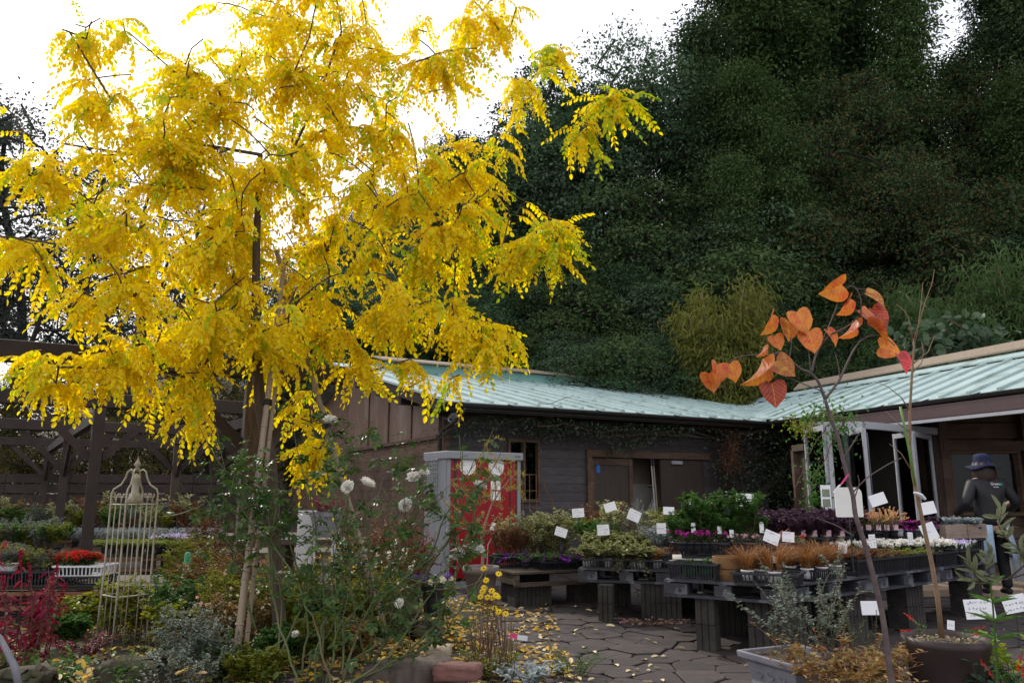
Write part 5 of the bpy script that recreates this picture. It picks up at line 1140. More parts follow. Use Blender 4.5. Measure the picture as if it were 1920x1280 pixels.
# --- nearest pallet goods
tray(P3(.24, .18), a3, 'black crate with two dark green pots at the left of the nearest pallet', TRG, .95)
for i, (u, v, s_) in enumerate(((.20, .14, .3), (.33, .16, .35))): potted('green_pot', ('left', 'right')[i] + ' dark green pot with seedlings in the black crate', 'potted plant', pick('green'), P3(u, v, T3 + .02), 'g', s_)
bk = thing('wicker_basket', 'round brown wicker basket on the nearest pallet beneath the tray shelf', 'basket', P3(.50, .28), 0)
q = MB(); q.lathe([(.12, 0), (.135, .05), (.13, .09), (.142, .1), (.145, .19), (.13, .19), (.13, .1)], 22); q.build('body', mat('wicker', (.20, .10, .04), (.34, .19, .08), .85, 30, (1, 1, 4), bump=.8), bk)
tray(P3(.86, .10), a3 + .02, 'black tray of brown sedge pots at the front corner of the nearest pallet', sc=1.05)
sl = ['leftmost of the brown sedges in white pots', 'big brown sedge in a white pot second from the left, on the pallet corner', 'third brown sedge from the left, in a white pot', 'fourth brown sedge from the left, in a white pot', 'rightmost brown sedge in a white pot beside the red mat']
sp_ = [at_z(x, y, T3) for x, y in ((1400, 1096), (1450, 1100), (1485, 1096), (1519, 1092))]
for i, p in enumerate((P3(.70, .08, T3 + .02), P3(.92, .05, T3 + .02), PR(.40, .10, T3 + .02), PR(.62, .10, T3 + .02), PR(.86, .12, T3 + .02))): potted('sedge_pot', sl[i], 'potted plant', PL['sedge'][i % 4], p, 'w', 1.25 + .12 * (i % 2))
for p in (P3(.78, .2, T3 + .02), PR(.45, .3, T3 + .02), PR(.7, .3, T3 + .02)): potted('sedge_pot', 'brown sedge in the second row behind the front sedge pots', 'potted plant', pick('sedge'), p, 'w', 1.0, 'sedges of the second row')
tray(PR(.62, .17), ar, 'black tray of brown sedge pots at the left end of the right row')
# upper shelf: board on upturned trays with the feathery green plants
ZS = T3 + .125
def gxy(px, Y, z): p = at_y(px, 1000, Y); return V((p.x, p.y, z))
q = MB(); q.box((0, 0, 0), (.95, .5, .025)); sh = q.build('shelf_board', M['ply2'], None, loc=gxy(1356, 7.45, ZS)); sh.rotation_euler = (0, 0, a3 + .35); tag(sh, 'pale wooden shelf board carrying the upper trays over the basket', 'shelf board')
for px, lb in ((1310, 'left'), (1408, 'right')): tray(gxy(px, 7.5, T3 + .11), a3 + .35, 'upturned black crate holding up the shelf board, ' + lb, TR, .85, flip=True)
ZT = ZS + .015
for px, lb in ((1318, 'left'), (1397, 'right')): tray(gxy(px, 7.42, ZT), a3 + .3, '%s upper black tray of feathery green plants' % lb, TRG, .95)
for i in range(15):
    potted('feathery_plant', 'tall feathery green plant, ' + rc(i, 9), 'potted plant', pick('feather'), gxy(1272 + 19 * (i % 9) + random.uniform(-5, 5), 7.36 + .2 * (i // 9) + random.uniform(-.03, .03), ZT + .06), 'b', (1.35 if i % 5 == 2 else random.uniform(.55, .95)), 'feathery green plants', TAGM if i % 4 == 1 else None)
for px in (1278, 1292, 1306, 1320, 1336, 1380, 1395, 1420): potted('magenta_flower', 'small magenta flowers along the front of the upper tray', 'potted plant', pick('magfl' if px < 1340 else 'pinkfl'), gxy(px, 7.27, ZT + .06), 'b', 1.0, 'magenta flowers')
# right part: tiers of trays behind the mats
def tier(px, Y, zt, lb, rz=ar):
    tray(gxy(px, Y, T3 + .002), rz, 'empty black riser tray under the ' + lb, TRG, 1.0).scale = (1, 1, (zt - T3 - .002) / .14); return tray(gxy(px, Y, zt), rz, 'upper black tray of the ' + lb)
Z1 = .765; Z2 = .80
for px, Y, z, lb in ((1468, 8.5, Z1, 'leftmost purple leaved plants'), (1540, 8.35, Z1, 'tan pots with pink labels'), (1630, 8.75, Z2, 'orange and white heathers'), (1712, 9.1, Z2, 'magenta ornamental kale')): tier(px, Y, z, lb)
for i, px in enumerate((1500, 1522, 1548, 1573)): potted('purple_plant', 'purple leaved plant in a tan pot with a pink label, %s from the left' % ('first', 'second', 'third', 'fourth')[i], 'potted plant', pick('purpleleaf'), gxy(px, 8.22, Z1 + .03), 't', 1.35, None, TAGP, rz=ar + .785)
for i in range(18): potted('purple_plant', 'dark purple leaved plant, ' + rc(i, 9), 'potted plant', pick('purpleleaf'), gxy(1432 + 20 * (i % 9) - 6 * (i // 9), 8.5 + .2 * (i // 9), Z1 + .03), 'b', random.uniform(1.3, 1.75), 'purple leaved plants')
SMB = MB(); SMB.leaves(np.repeat([[0, 0, .05]], 22, 0), np.stack([np.cos(np.arange(22) * 2.4), np.sin(np.arange(22) * 2.4), np.linspace(.2, 1.6, 22)], 1), [0, 0, 1], .26, .026, 'lance')
put('striped_plant', 'pink and green striped strap leaved plant above the sedge pots', 'potted plant', [None, SMB.mesh('foliage', leafmat('strap', [(.40, .16, .16), (.50, .24, .22), (.12, .15, .07)], .3)), None], gxy(1447, 7.6, .74), 0, 1.0)
potted('red_flower', 'small red flower among the purple leaves', 'potted plant', pick('redfl'), gxy(1490, 7.9, Z1 - .02), 'b', 1.0); potted('red_flower', 'dark red flower behind the feathery plants', 'potted plant', pick('redfl'), gxy(1314, 8.6, .95), 'b', 1.2)
for i in range(12): potted('heather', 'orange white heather, ' + rc(i, 6), 'potted plant', pick('heather'), gxy(1590 + 17 * (i % 6), 8.62 + .17 * (i // 6), Z2 + .03), 'b', random.uniform(1.1, 1.4), 'heathers', TAGP if i < 6 else None)
for i in range(8): potted('ornamental_kale', 'magenta ornamental kale, ' + rc(i, 4), 'potted plant', pick('kale'), gxy(1686 + 18 * (i % 4), 8.95 + .17 * (i // 4), Z2 + .03), 'w', 1.3, 'ornamental kales')
wp = gxy(1790, 9.15, .80); wc = thing('wooden_crate', 'old wooden crate of silver leaved plants beside the person', 'crate', wp, ar - .25)
for y in (-.15, .15): q = MB(); q.box((0, y, .08), (.66, .016, .155)); q.build('side_board', M['crate'], wc, bevel=.003)
for x in (-.322, .322): q = MB(); q.box((x, 0, .08), (.016, .28, .155)); q.build('end_board', M['crate'], wc, bevel=.003)
q = MB(); q.box((0, 0, .008), (.62, .28, .014)); q.build('bottom', M['crate'], wc); q = MB(); q.box((.02, -.165, .08), (.03, .014, .16)); q.build('batten', M['crate'], wc)
q = MB(); q.box((.22, -.159, .115), (.05, .003, .025)); q.build('hand_hole', M['ink'], wc); tray(wp + V((0, 0, T3 - .798)), ar - .25, 'empty black riser tray under the old wooden crate', TRG, 1.2).scale = (1.2, 1, (.798 - T3) / .14)
for i in range(6): potted('silver_plant', 'silver frosted plant in the old wooden crate, ' + ORD[i] + ' from the left', 'potted plant', pick('dusty'), gxy(1768 + 12 * i, 9.1 + .1 * (i % 2), .86), 'b', 1.3, 'silver plants in the crate')
potted('dark_plant', 'dark low plant at the left of the wooden crate', 'potted plant', pick('purpleleaf'), gxy(1755, 9.0, .83), 'b', .9)
# front mats on the right row
for u, key, nm, lb in ((1.18, 'matred', 'red_mat', 'rusty red cushion plant in the tray right of the sedges'), (1.40, 'matred', 'red_mat', 'second rusty red cushion plant beside the mixed mat'), (1.62, 'matmix', 'mixed_mat', 'brownish mixed creeping plant behind the sapling stem'), (1.84, 'matmix', 'mixed_mat', 'brownish creeping plant spilling over the middle pallet edge'), (2.06, 'matgreen', 'green_mat', 'bright yellow green creeping plant left of the white flowers'), (2.28, 'matgreen', 'green_mat', 'bright yellow green creeping plant in front of the white flowers'), (1.74, 'matgreen', 'green_mat', 'yellow green creeping plant at the back of the mixed mats')):
    potted(nm, lb, 'potted plant', pick(key), PR(u, .18 if lb.find('back') < 0 else .36, T3 + .03), 'b', 1.4)
for u, lb in ((1.28, 'black tray of rusty red cushion plants'), (1.74, 'black tray of mixed creeping plants'), (2.2, 'black tray of yellow green creeping plants'), (2.72, 'black mesh tray of white flowers'), (3.25, 'black mesh tray of lilac violas at the far end')): tray(PR(u, .19), ar, lb, TRG, 1.05)
for i in range(15): potted('white_alyssum', 'cushion of small white flowers, ' + rc(i, 7), 'potted plant', pick('alyssum'), PR(2.0 + .16 * (i % 7), .40 + .13 * (i // 7) - .25 * (i % 7 > 3), T3 + .075), 'b', random.uniform(1.1, 1.4), 'white flower cushions', TAGM if i in (2, 4) else None)
for i in range(8): potted('viola', 'pale lilac viola in the far mesh tray, ' + rc(i, 4), 'potted plant', pick('viola'), PR(3.08 + .11 * (i % 4), .12 + .14 * (i // 4), T3 + .07), 'b', 1.0, 'lilac violas', TAGM)
# price boards: position, size, yaw, roll
def sg(px, py, Y, wpx, hpx, roll, lb, write=3, yaw=None, stick=.28, **k):
    p = at_y(px, py, Y); s_ = pxs(Y); board(p, wpx * s_, hpx * s_, yaw if yaw is not None else random.uniform(-.25, .1), R(roll), lb, stick, write=write, **k)
sg(1084, 961, 9.3, 22, 16, -4, 'small written price board in front of the door frame, leftmost on the ivy table'); sg(1144, 950, 9.2, 22, 16, -17, 'blank tilted white price board in front of the dark door', 0); sg(1189, 966, 8.9, 23, 20, 24, 'white price board tilted right with two bold lines, below the broom')
sg(1131, 993, 8.3, 22, 19, -5, 'white written price board standing in the ivy pots'); sg(1052, 997, 8.9, 22, 16, 17, 'tilted written price board above the pink flowers of the plank table'); sg(1254, 957, 9.0, 20, 14, 2, 'small blank white price board at the back right of the ivy table', 0)
sg(1294, 951, 8.6, 20, 27, -35, 'pale blank board leaning steeply left behind the feathery plants', 0); sg(1397, 937, 7.9, 33, 24, 2, 'largest white price board with five lines of writing above the feathery plants', 5, 0.0); sg(1447, 1007, 6.9, 28, 22, 22, 'price board hanging tilted below the striped leaves', 2); sg(1478, 1006, 6.9, 21, 18, 5, 'small upright price board right of the tilted one above the sedges', 2)
sg(1580, 1027, 7.0, 15, 18, 8, 'small written card above the rusty red cushion', 3); sg(1646, 936, 8.3, 31, 21, -17, 'blank white price board on a dark stake above the heathers', 0); sg(1740, 952, 8.6, 28, 22, -10, 'blank white price board right of the thin stem above the kale', 0); sg(1636, 1014, 7.3, 11, 24, -3, 'tall narrow written label hanging on the tray edge below the heathers', 4); sg(1707, 1009, 7.8, 9, 22, 4, 'narrow written label on the tray edge below the kale', 4)
sg(1742, 996, 7.6, 26, 30, -20, 'brown and white printed card hanging from the thin potted stem', 1, stick=0); sg(1240, 990, 8.3, 17, 19, 0, 'pale card half hidden by green leaves over the silver plants', 1); sg(1378, 963, 7.6, 12, 18, 6, 'small card among the feathery plants under the largest board', 2)
sg(1634, 1139, 6.3, 38, 24, 0, 'blank white board on a dark stake behind the crooked sapling stem', 0, .05); sg(1837, 1141, 5.6, 51, 34, -3, 'large written white board right of the barrel pot', 3, -.1); sg(1903, 1131, 5.8, 40, 30, -12, 'written white board cut off at the right edge', 3, -.15); sg(1783, 1171, 5.1, 12, 16, 8, 'little white label stuck in the barrel pot behind the stem', 1, stick=.1)
for i, (px, py) in enumerate(((1300, 990), (1428, 988), (1349, 993), (1372, 1000))): sg(px, py, 7.3, 8, 20 if i < 2 else 14, 0, 'rounded plant label at the %s of the upper tray' % ('left front', 'right front', 'middle', 'middle right')[i], 1, 0, .05, name='plant_label')
# ============================================================= red storage shed
us = V((math.cos(R(33)), math.sin(R(33)), 0)); ns = V((-us.y, us.x, 0)); s0 = at_z(834, 1110, 0); HS = at_y(834, 846, s0.y).z
r_ = ray(976, 900); k_ = r_.x / r_.y; WS = (s0.x - k_ * s0.y) / (k_ * us.y - us.x); DS = .66
shed = thing('storage_shed', 'grey steel storage shed with red doors bearing white discs and squares', 'shed', (s0.x, s0.y, .01), R(33))
def sb(name, boxes, m, parent=None, bevel=.003):
    q = MB(); [q.box(c, d) for c, d in boxes]; return q.build(name, m, parent or shed, bevel=bevel)
sb('side_panel', [((.012, DS / 2, HS / 2), (.024, DS, HS - .1))], M['shedgrey']); sb('side_panel', [((WS - .012, DS / 2, HS / 2), (.024, DS, HS - .1))], M['shedgrey']); sb('rear_panel', [((WS / 2, DS - .012, HS / 2), (WS - .06, .02, HS - .1))], M['shedgrey'])
sb('roof_cap', [((WS / 2, DS / 2 - .01, HS - .055), (WS + .05, DS + .07, .11))], M['shedgrey'], bevel=.012); sb('plinth', [((WS / 2, .03, .06), (WS - .06, .05, .10))], M['shedgrey'])
sb('frame_post', [((.03, .01, HS / 2), (.06, .03, HS - .13))], M['shedgrey']); sb('frame_post', [((WS - .028, .01, HS / 2), (.056, .03, HS - .13))], M['shedgrey'])
xm = WS * .52; d1 = sb('door', [(((.07 + xm) / 2 + .0, .022, HS / 2 + .02), (xm - .07, .022, HS - .27))], M['red']); d2s = sb('door', [(((WS - .06 + xm) / 2, .034, HS / 2 + .02), (WS - .06 - xm, .022, HS - .27))], M['red'])
sb('rail', [((.135, .008, HS / 2 + .02), (.022, .012, HS - .28)), ((.155, .009, HS / 2 + .02), (.014, .006, HS - .28))], M['gutter'], d1, 0); sb('rail', [((WS * .86, .02, HS / 2), (.014, .012, HS - .3))], M['gutter'], d2s, 0)
def disc(x, z, r, par, y): q = MB(); q.lathe([(r, 0), (r, .003)], 32, cap=(True, True)); o = q.build('white_disc', M['card'], par, loc=(x, y, z)); o.rotation_euler = (R(90), 0, 0); return o
pxm = WS / 142.0                                         # metres per photograph pixel on the doors
disc((874 - 834) * pxm * .98, HS - .20, .13, d1, .0095); disc((929 - 834) * pxm, HS - .21, .13, d2s, .022)
for ix in (0, 1):
    for iz in (0, 1): q = MB(); q.box((0, 0, 0), (.072, .003, .125)); q.build('white_square', M['card'], d2s, loc=((922.5 + ix * 10.5 - 834) * pxm, .0205, HS - .47 - iz * .145))
q = MB()
for i in range(8): q.box((WS * .90 + i * .012, -.0465, HS - .055), (.008, .002, .012 + .006 * (i % 3 == 0)))
q.build('lettering', M['ink'], shed)
# wire mesh panel and basket on the shed side
gr = thing('wire_grid', 'black wire grid panel hung on the left side of the red shed', 'wire grid', (s0.x, s0.y, .01), R(33)); q = MB()
for i in range(8): q.tube([(-.03, .22 + i * .055, HS - .75), (-.03, .22 + i * .055, HS - .10)], .003, 4)
for i in range(12): q.tube([(-.034, .21, HS - .75 + i * .058), (-.034, .62, HS - .75 + i * .058)], .003, 4)
o = q.build('wires', M['black'], gr); o['kind'] = 'stuff'
hb = thing('hanging_basket', 'brown fibre basket hooked on the wire grid', 'basket', s0 + us * -.12 + ns * .38 + V((0, 0, 1.22)), 0); q = MB(); q.lathe([(.02, -.16), (.08, -.12), (.11, 0), (.115, .01), (.10, .01), (.08, -.08)], 14); q.build('body', M['rust'], hb)
put_f = grow_plant(n=10, h=.12, spread=.13, per=18, ll=.03, lw_=.014, lf='lf_rust', seed=77); o = link('foliage', put_f[1], hb); o['kind'] = 'stuff'
# rusty trellis panel and shepherd hook against the wall
a_, z_ = wall_u(979, 890, .72); tr = thing('iron_trellis', 'small rusty iron trellis leaning on the wall right of the shed', 'trellis', lw(a_, .70, 0), aL); zz1 = at_y(980, 889, lw(a_, .7, 0).y).z; zz0 = at_y(980, 950, lw(a_, .7, 0).y).z; q = MB()
for x in (0, .13, .26): q.tube([(x, 0, .0), (x, 0, zz1)], .008, 5)
for z in (zz0, (zz0 + zz1) / 2, zz1): q.tube([(0, 0, z), (.26, 0, z)], .007, 5)
q.build('bars', M['rust'], tr)['kind'] = 'stuff'
a_, z_ = wall_u(1018, 905, .72); hk = thing('iron_hook', 'rusty curled iron plant hook standing against the grey boards', 'plant hook', lw(a_, .66, 0), aL); q = MB(); q.tube([(0, 0, 1.52), (-.005, 0, 1.40), (.05, 0, 1.3), (.13, 0, 1.22), (.17, 0, 1.1), (.17, 0, 0)], .008, 5); q.build('rod', M['rust'], hk)
# broom and pole in the doorway
u_, _ = wall_u(1226, 930, .55)
for dx, lb, mm in ((0, 'silver pole leaning in the open doorway', 'alu'), (.05, 'yellow handled pole beside the silver one in the doorway', 'bamboo')):
    t = thing('broom_pole', lb, 'pole', lw(u_ + dx + .04, .5, .02)); q = MB(); q.tube([(0, 0, 0), (-.06, .16, 1.78)], .014, 8); q.build('shaft', M[mm], t); q = MB(); q.tube([(-.06, .16, 1.78), (-.063, .168, 1.9)], .017, 8); q.build('grip', M['black'], t)
# ============================================================= potted tree before the shed
pp_ = at_z(901, 1142, 0); Yp = pp_.y; r_p = 33 * pxs(Yp); h_p = 66 * pxs(Yp)
pt = thing('potted_tree', 'wispy yellow green potted tree in a mauve pot in front of the red doors', 'potted tree', (pp_.x, pp_.y, .06), 0)
q = MB(); q.lathe([(r_p * .66, 0), (r_p * .74, h_p * .3), (r_p * .9, h_p * .80), (r_p * 1.0, h_p * .81), (r_p * 1.02, h_p), (r_p * .92, h_p), (r_p * .90, h_p * .92)], 32); q.build('pot', M['mauvepot'], pt, smooth=True); q = MB(); q.lathe([(r_p * .91, h_p * .93), (.001, h_p * .95)], 20, cap=(False, False)); q.build('soil', M['soil'], pt)
for i, x in enumerate((-.14, .02, .13)): tag(MB.build((lambda m: (m.box((0, 0, .04), (.10, .2, .06)), m)[1])(MB()), 'brick', M['brick'], None, loc=(pp_.x + x, pp_.y - .03 + .02 * i, .0)), '%s brick under the mauve pot of the wispy tree' % ('left', 'middle', 'right')[i], 'brick')
def tl(px, py, dy=0): p = at_y(px, py, Yp + dy); return p - V((pp_.x, pp_.y, .06))
lm = [[tl(904, 1075), tl(905, 1040), tl(902, 1015), tl(908, 985), tl(922, 945), tl(938, 920), tl(958, 895)], [tl(902, 1015), tl(893, 985), tl(884, 950, .1), tl(874, 900, .15)], [tl(908, 985), tl(916, 950, -.1), tl(918, 900, -.12), tl(922, 850, -.1)], [tl(902, 1000), tl(880, 985, -.15), tl(862, 960, -.2), tl(855, 920, -.2)]]
A = []
for cx, cy, rr, n in ((925, 850, 30, 16), (935, 900, 45, 26), (885, 905, 42, 22), (955, 890, 28, 14), (870, 955, 38, 18), (925, 960, 40, 12), (960, 940, 25, 8), (925, 840, 14, 5)):
    for _ in range(n): d = rnd_dir(1)[0]; A.append(tl(cx + d[0] * rr, cy - d[2] * rr, d[1] * rr * pxs(Yp)))
A = np.array([tuple(a) for a in A]); nd, pr, _, n0 = grow(lm, A, .08, .12, .05, .8); q = MB(); limbs(q, nd, pr, .018, .0022, .6, 0, 6); q.build('trunk', mat('pale_bark', (.24, .15, .10), (.34, .23, .16), .8, 20), pt)
q = MB(); P = nd[n0:]; P = np.repeat(P, 5, 0) + rng.normal(size=(len(P) * 5, 3)) * .015; X = rng.normal(size=P.shape) * .5 + np.array([0, 0, .9]); q.leaves(P, X, rng.normal(size=P.shape), rng.uniform(.025, .05, len(P)), .008, 'lance'); q.build('crown', leafmat('wispy', [(.22, .24, .03), (.34, .32, .035), (.26, .19, .04), (.42, .38, .05), (.20, .20, .04)], .4), pt)
q = MB(); q.box((0, 0, 0), (.045, .003, .085)); o = q.build('plant_label', M['card'], pt, loc=tl(924, 986, -.12)); o.rotation_euler = (0, .35, .3)
# ============================================================= climbing plants under the eave
def vine(name, label, ptsA, sig, per, lf, seed, ll=.045, stems=3, cat='climbing plant', part='foliage', lw_=.5, droop=.5):
    t = thing(name, label, cat, ptsA[0]); o0 = np.array(tuple(ptsA[0])); P0 = np.array([tuple(p) for p in ptsA]) - o0; st = MB(); f = MB(); s_ = np.linspace(0, 1, 40)
    kx = np.linspace(0, 1, len(P0)); base = np.stack([np.interp(s_, kx, P0[:, a]) for a in range(3)], 1)
    for _ in range(stems): c = base + np.cumsum(rng.normal(size=base.shape) * .02, 0) * .8 + rng.normal(size=3) * sig * .4; st.tube(c, np.linspace(.010, .005, 40), 5, 0, False)
    ti = rng.random(per); P = np.stack([np.interp(ti, kx, P0[:, a]) for a in range(3)], 1); cl = np.sin(ti * 37 + 1) * .5 + .5; P = P + rng.normal(size=P.shape) * sig * (.45 + .9 * cl)[:, None]
    X = rng.normal(size=P.shape); X[:, 2] -= droop; P = P[(P[:, 2] + o0[2] < 2.52) | (P[:, 1] + o0[1] < 11)]; per = len(P); X = X[:per]; k = rng.uniform(.6, 1.3, per); f.leaves(P, X, rng.normal(size=P.shape) * .5 + np.array([.2, -.6, .5]), ll * k, ll * lw_ * k, 'oval')
    st.build('stem', M['twig'], t); o = f.build(part, M[lf], t); o['kind'] = 'stuff'; return t
def we(px, py, d): u, z = wall_u(px, py, d); return lw(u, d, z)
ev = np.array([.16, .12, .09])
vine('climbing_rose', 'dark climbing rose sprays hanging under the left eave over the shed', [we(835, 815, .5), we(900, 795, .35), we(1000, 785, .3), (we(1080, 770, .2))], ev, 900, 'lf_vine', 1)
vine('climbing_rose', 'thick dark climber hanging from the gutter over the dark door', [we(1000, 800, .35), we(1060, 800, .35), we(1130, 805, .3), we(1220, 800, .3), we(1300, 800, .3)], ev * 1.15, 2600, 'lf_vine', 2)
vine('climbing_rose', 'spray of the climber trailing down above the open doorway', [we(1300, 800, .3), we(1240, 815, .35), we(1180, 830, .4), we(1150, 845, .45)], ev * .8, 600, 'lf_vine', 3)
vine('climbing_rose', 'mass of dark climber filling the corner between the two wings', [we(1310, 790, .35), we(1380, 810, .3), we(1440, 800, .15), we(1480, 830, .25), we(1450, 900, .4), we(1400, 940, .5), we(1350, 880, .55), we(1440, 860, .5), we(1480, 950, .4)], np.array([.22, .18, .22]), 5200, 'lf_vine', 4, .05, 7)
vine('hanging_fern', 'round reddish dry patch of leaves hanging in the dark corner', [we(1370, 815, .25), we(1372, 850, .22), we(1368, 880, .25)], np.array([.15, .1, .14]), 700, 'lf_rust', 5, .04, 2)
cr_ = [at_y(1500, 800, 11.2), at_y(1540, 770, 10.6), at_y(1585, 785, 9.9), at_y(1560, 830, 10.2), at_y(1530, 900, 10.3), at_y(1520, 950, 10.3)]
vine('ivy', 'green creeper climbing from the glass door frame to the right gutter', cr_, np.array([.12, .12, .12]), 1000, 'lf_green', 6, .05, 3)
vine('wisteria_spray', 'yellow green leaf sprays hanging at the corner of the two gutters', [at_y(1480, 790, 11.0), at_y(1505, 800, 10.8), at_y(1520, 815, 10.6), at_y(1555, 765, 10.5)], np.array([.10, .1, .07]), 260, 'lf_lime', 7, .05, 2)
# ============================================================= low planters between shed and bed
def pansybox():
    p = at_y(815, 1118, 7.2); t = thing('pansy_planter', 'black ribbed planter of purple and cream pansies on a thin iron stand', 'planter', p, R(20)); q = MB()
    n = 20; prof = [(.095, -.16), (.105, 0), (.125, .06), (.13, .10), (.115, .10), (.11, .02)]; q.lathe(prof, n); q.build('pot', M['black'], t)
    for k in range(4): a = k * 1.571 + .5; q = MB(); q.tube([(.11 * math.cos(a), .11 * math.sin(a), .04), (.10 * math.cos(a), .10 * math.sin(a), -.14), (.16 * math.cos(a), .16 * math.sin(a), -p.z + .02)], .006, 5); q.build('leg', M['black'], t)
    for key, m_ in (('fl_violet', grow_plant(n=16, h=.16, spread=.16, base=.09, per=14, ll=.03, lw_=.018, lf='lf_green', fl='fl_violet', nf=34, fs=.034, fpos=(.9, 1), droop=.35, seed=31)), ('fl_cream', grow_plant(n=12, h=.13, spread=.13, base=.09, per=12, ll=.03, lw_=.018, lf='lf_greygreen', fl='fl_cream', nf=16, fs=.036, fpos=(.9, 1), droop=.4, seed=32))):
        for nm, me in zip(('stem', 'foliage', 'flowers'), m_):
            if me: o = link(nm, me, t, loc=(0, 0, .07)); o['kind'] = 'stuff'
    return t
pansybox()
def bowl(px, py, Y, r, h, m, label, name='flower_pot', cat='pot', sq=False, z0=None):
    p = at_y(px, py, Y); z = bedz(p.x, p.y) if z0 is None else z0; t = thing(name, label, cat, (p.x, p.y, z), .4); q = MB(); q.lathe([(r * .74, 0), (r * .9, h * .6), (r * .98, h * .8), (r * 1.06, h * .81), (r * 1.06, h), (r * .95, h), (r * .93, h * .9)], 4 if sq else 26); q.build('pot', M[m], t, smooth=not sq)
    q = MB(); q.lathe([(r * .94, h * .91), (.001, h * .95)], 4 if sq else 16, cap=(False, False)); q.build('soil', M['soil'], t); return t, V((p.x, p.y, z + h * .93))
bowl(700, 1185, 6.9, .20, .26, 'terracotta', 'wide dark terracotta pot full of yellow leaves behind the leaning cane')
bowl(612, 1100, 7.9, .13, .3, 'tan', 'pale fibre pot half hidden behind the rose canes'); bowl(803, 1100, 9.6, .10, .14, 'greenpot', 'small green pot at the foot of the shed side', z0=.2)
_, pz = bowl(612, 970, 9.4, .19, .28, 'greypot', 'grey square planter of reddish plants raised behind the rose bush', z0=at_y(612, 985, 9.4).z - .12, sq=True); RB = grow_plant(n=20, h=.2, spread=.2, base=.1, per=24, ll=.04, lw_=.02, lf='lf_plumred', seed=41); put('red_foliage', 'dull red foliage filling the raised grey planter', 'plant', (RB[0], RB[1], None), pz)
for px, Y, wpx, hpx, lb in ((573, 9.6, 34, 75, 'white painted board standing behind the tree trunk'), (628, 9.7, 14, 80, 'narrow white board right of the wide one behind the roses')):
    p = at_y(px, 1035, Y); q = MB(); q.box((0, 0, hpx * pxs(Y) / 2 - .1), (wpx * pxs(Y), .025, hpx * pxs(Y) + .2)); o = q.build('white_board', M['white'], loc=(p.x, p.y, p.z)); tag(o, lb, 'board'); o.rotation_euler = (0, 0, .2)
q = MB(); p = at_y(600, 1010, 9.75); q.box((0, 0, 0), (1.1, .5, .06)); q.box((-.45, 0, -.35), (.06, .4, .66)); q.box((.45, 0, -.35), (.06, .4, .66)); tag(q.build('side_table', M['plank'], loc=(p.x, p.y + .2, .72)), 'low plank stand behind the rose bush carrying the grey planter', 'table')
def block(px, py, Y, dims, m, rz, label, name='stone_block', cat='stone', dz=0, seed=1, rough=.02):
    p = at_y(px, py, Y); z = max(p.z, .0); r0_ = np.random.default_rng(seed); bm = MB(); n = 7; g_ = {}; vs = []; fs = []
    def vid(a):
        if a not in g_:
            v = np.array([(c / (n - 1) - .5) * 2 for c in a]); v = v / max(1e-6, np.linalg.norm(v) ** (.3 if m == 'rockm' else .06)); g_[a] = len(vs); vs.append(v * np.array(dims) / 2 * .98 + r0_.normal(size=3) * rough * (1.6 if m == 'rockm' else 1))
        return g_[a]
    for ax in range(3):
        for s_ in (0, n - 1):
            for i in range(n - 1):
                for j in range(n - 1):
                    q4 = []
                    for di, dj in ((0, 0), (1, 0), (1, 1), (0, 1)): a = [0, 0, 0]; a[ax] = s_; a[(ax + 1) % 3] = i + di; a[(ax + 2) % 3] = j + dj; q4.append(vid(tuple(a)))
                    fs.append(tuple(q4) if s_ else tuple(q4[::-1]))
    bm.raw(vs, fs); o = bm.build(name, M[m], loc=(p.x, p.y, z + dims[2] / 2 - .03 + dz), smooth=True); o.rotation_euler = (0, 0, rz); return tag(o, label, cat)
block(742, 1180, 6.9, (.34, .28, .30), 'rockm', .3, 'mossy stone block behind the foot of the leaning cane', seed=3); block(785, 1205, 6.7, (.38, .26, .17), 'rockm', -.1, 'lower mossy stone block covered with yellow leaves', seed=4)
block(776, 1095, 9.2, (.34, .3, .30), 'brick', .2, 'reddish block standing at the left foot of the shed', seed=8, rough=.006)
# stump, brick and sandstone piece at the edge of the bed
sp0 = at_y(770, 1262, 5.35); t = thing('tree_stump', 'weathered grey tree stump at the edge of the planting bed', 'stump', (sp0.x, sp0.y, -.02), .5); q = MB(); rs = np.random.default_rng(5); nn_ = 28; vs = []
fl_ = rs.uniform(.85, 1.2, nn_); fl_ = (fl_ + np.roll(fl_, 1) + np.roll(fl_, -1) * .5) / 2.5
for r0_, z in ((.36, 0), (.30, .07), (.265, .14), (.25, .21), (.235, .235)):
    for k in range(nn_): a = k * 6.283 / nn_; rr = r0_ * (1 + (fl_[k] - 1) * (1.4 if z < .1 else .8)); vs.append((rr * math.cos(a) * 1.15, rr * math.sin(a) * .8, z + .015 * math.sin(a * 3)))
fs = [(i * nn_ + j, i * nn_ + (j + 1) % nn_, (i + 1) * nn_ + (j + 1) % nn_, (i + 1) * nn_ + j) for i in range(4) for j in range(nn_)] + [tuple(4 * nn_ + j for j in range(nn_))]; q.raw(vs, fs); q.build('body', M['stump'], t, smooth=True)
block(859, 1262, 5.2, (.30, .2, .085), 'brick', -.12, 'speckled reddish paving brick lying beside the stump', 'brick', 'brick', seed=6, rough=.004); block(823, 1222, 5.7, (.17, .11, .075), 'sandst', -.1, 'small pale sandstone block lying above the red brick', seed=7, rough=.006)
# sedum patch and tags
SD = grow_plant(n=60, h=.10, spread=.26, base=.10, per=12, ll=.016, lw_=.010, lf='lf_dry', fl='fl_pink', nf=110, fs=.012, droop=.4, seed=51); put('sedum_patch', 'low reddish sedum growing on the paving at the foot of the ivy table', 'plant', SD, at_z(1218, 1172, .02), 0, (1.15, .6, .8))
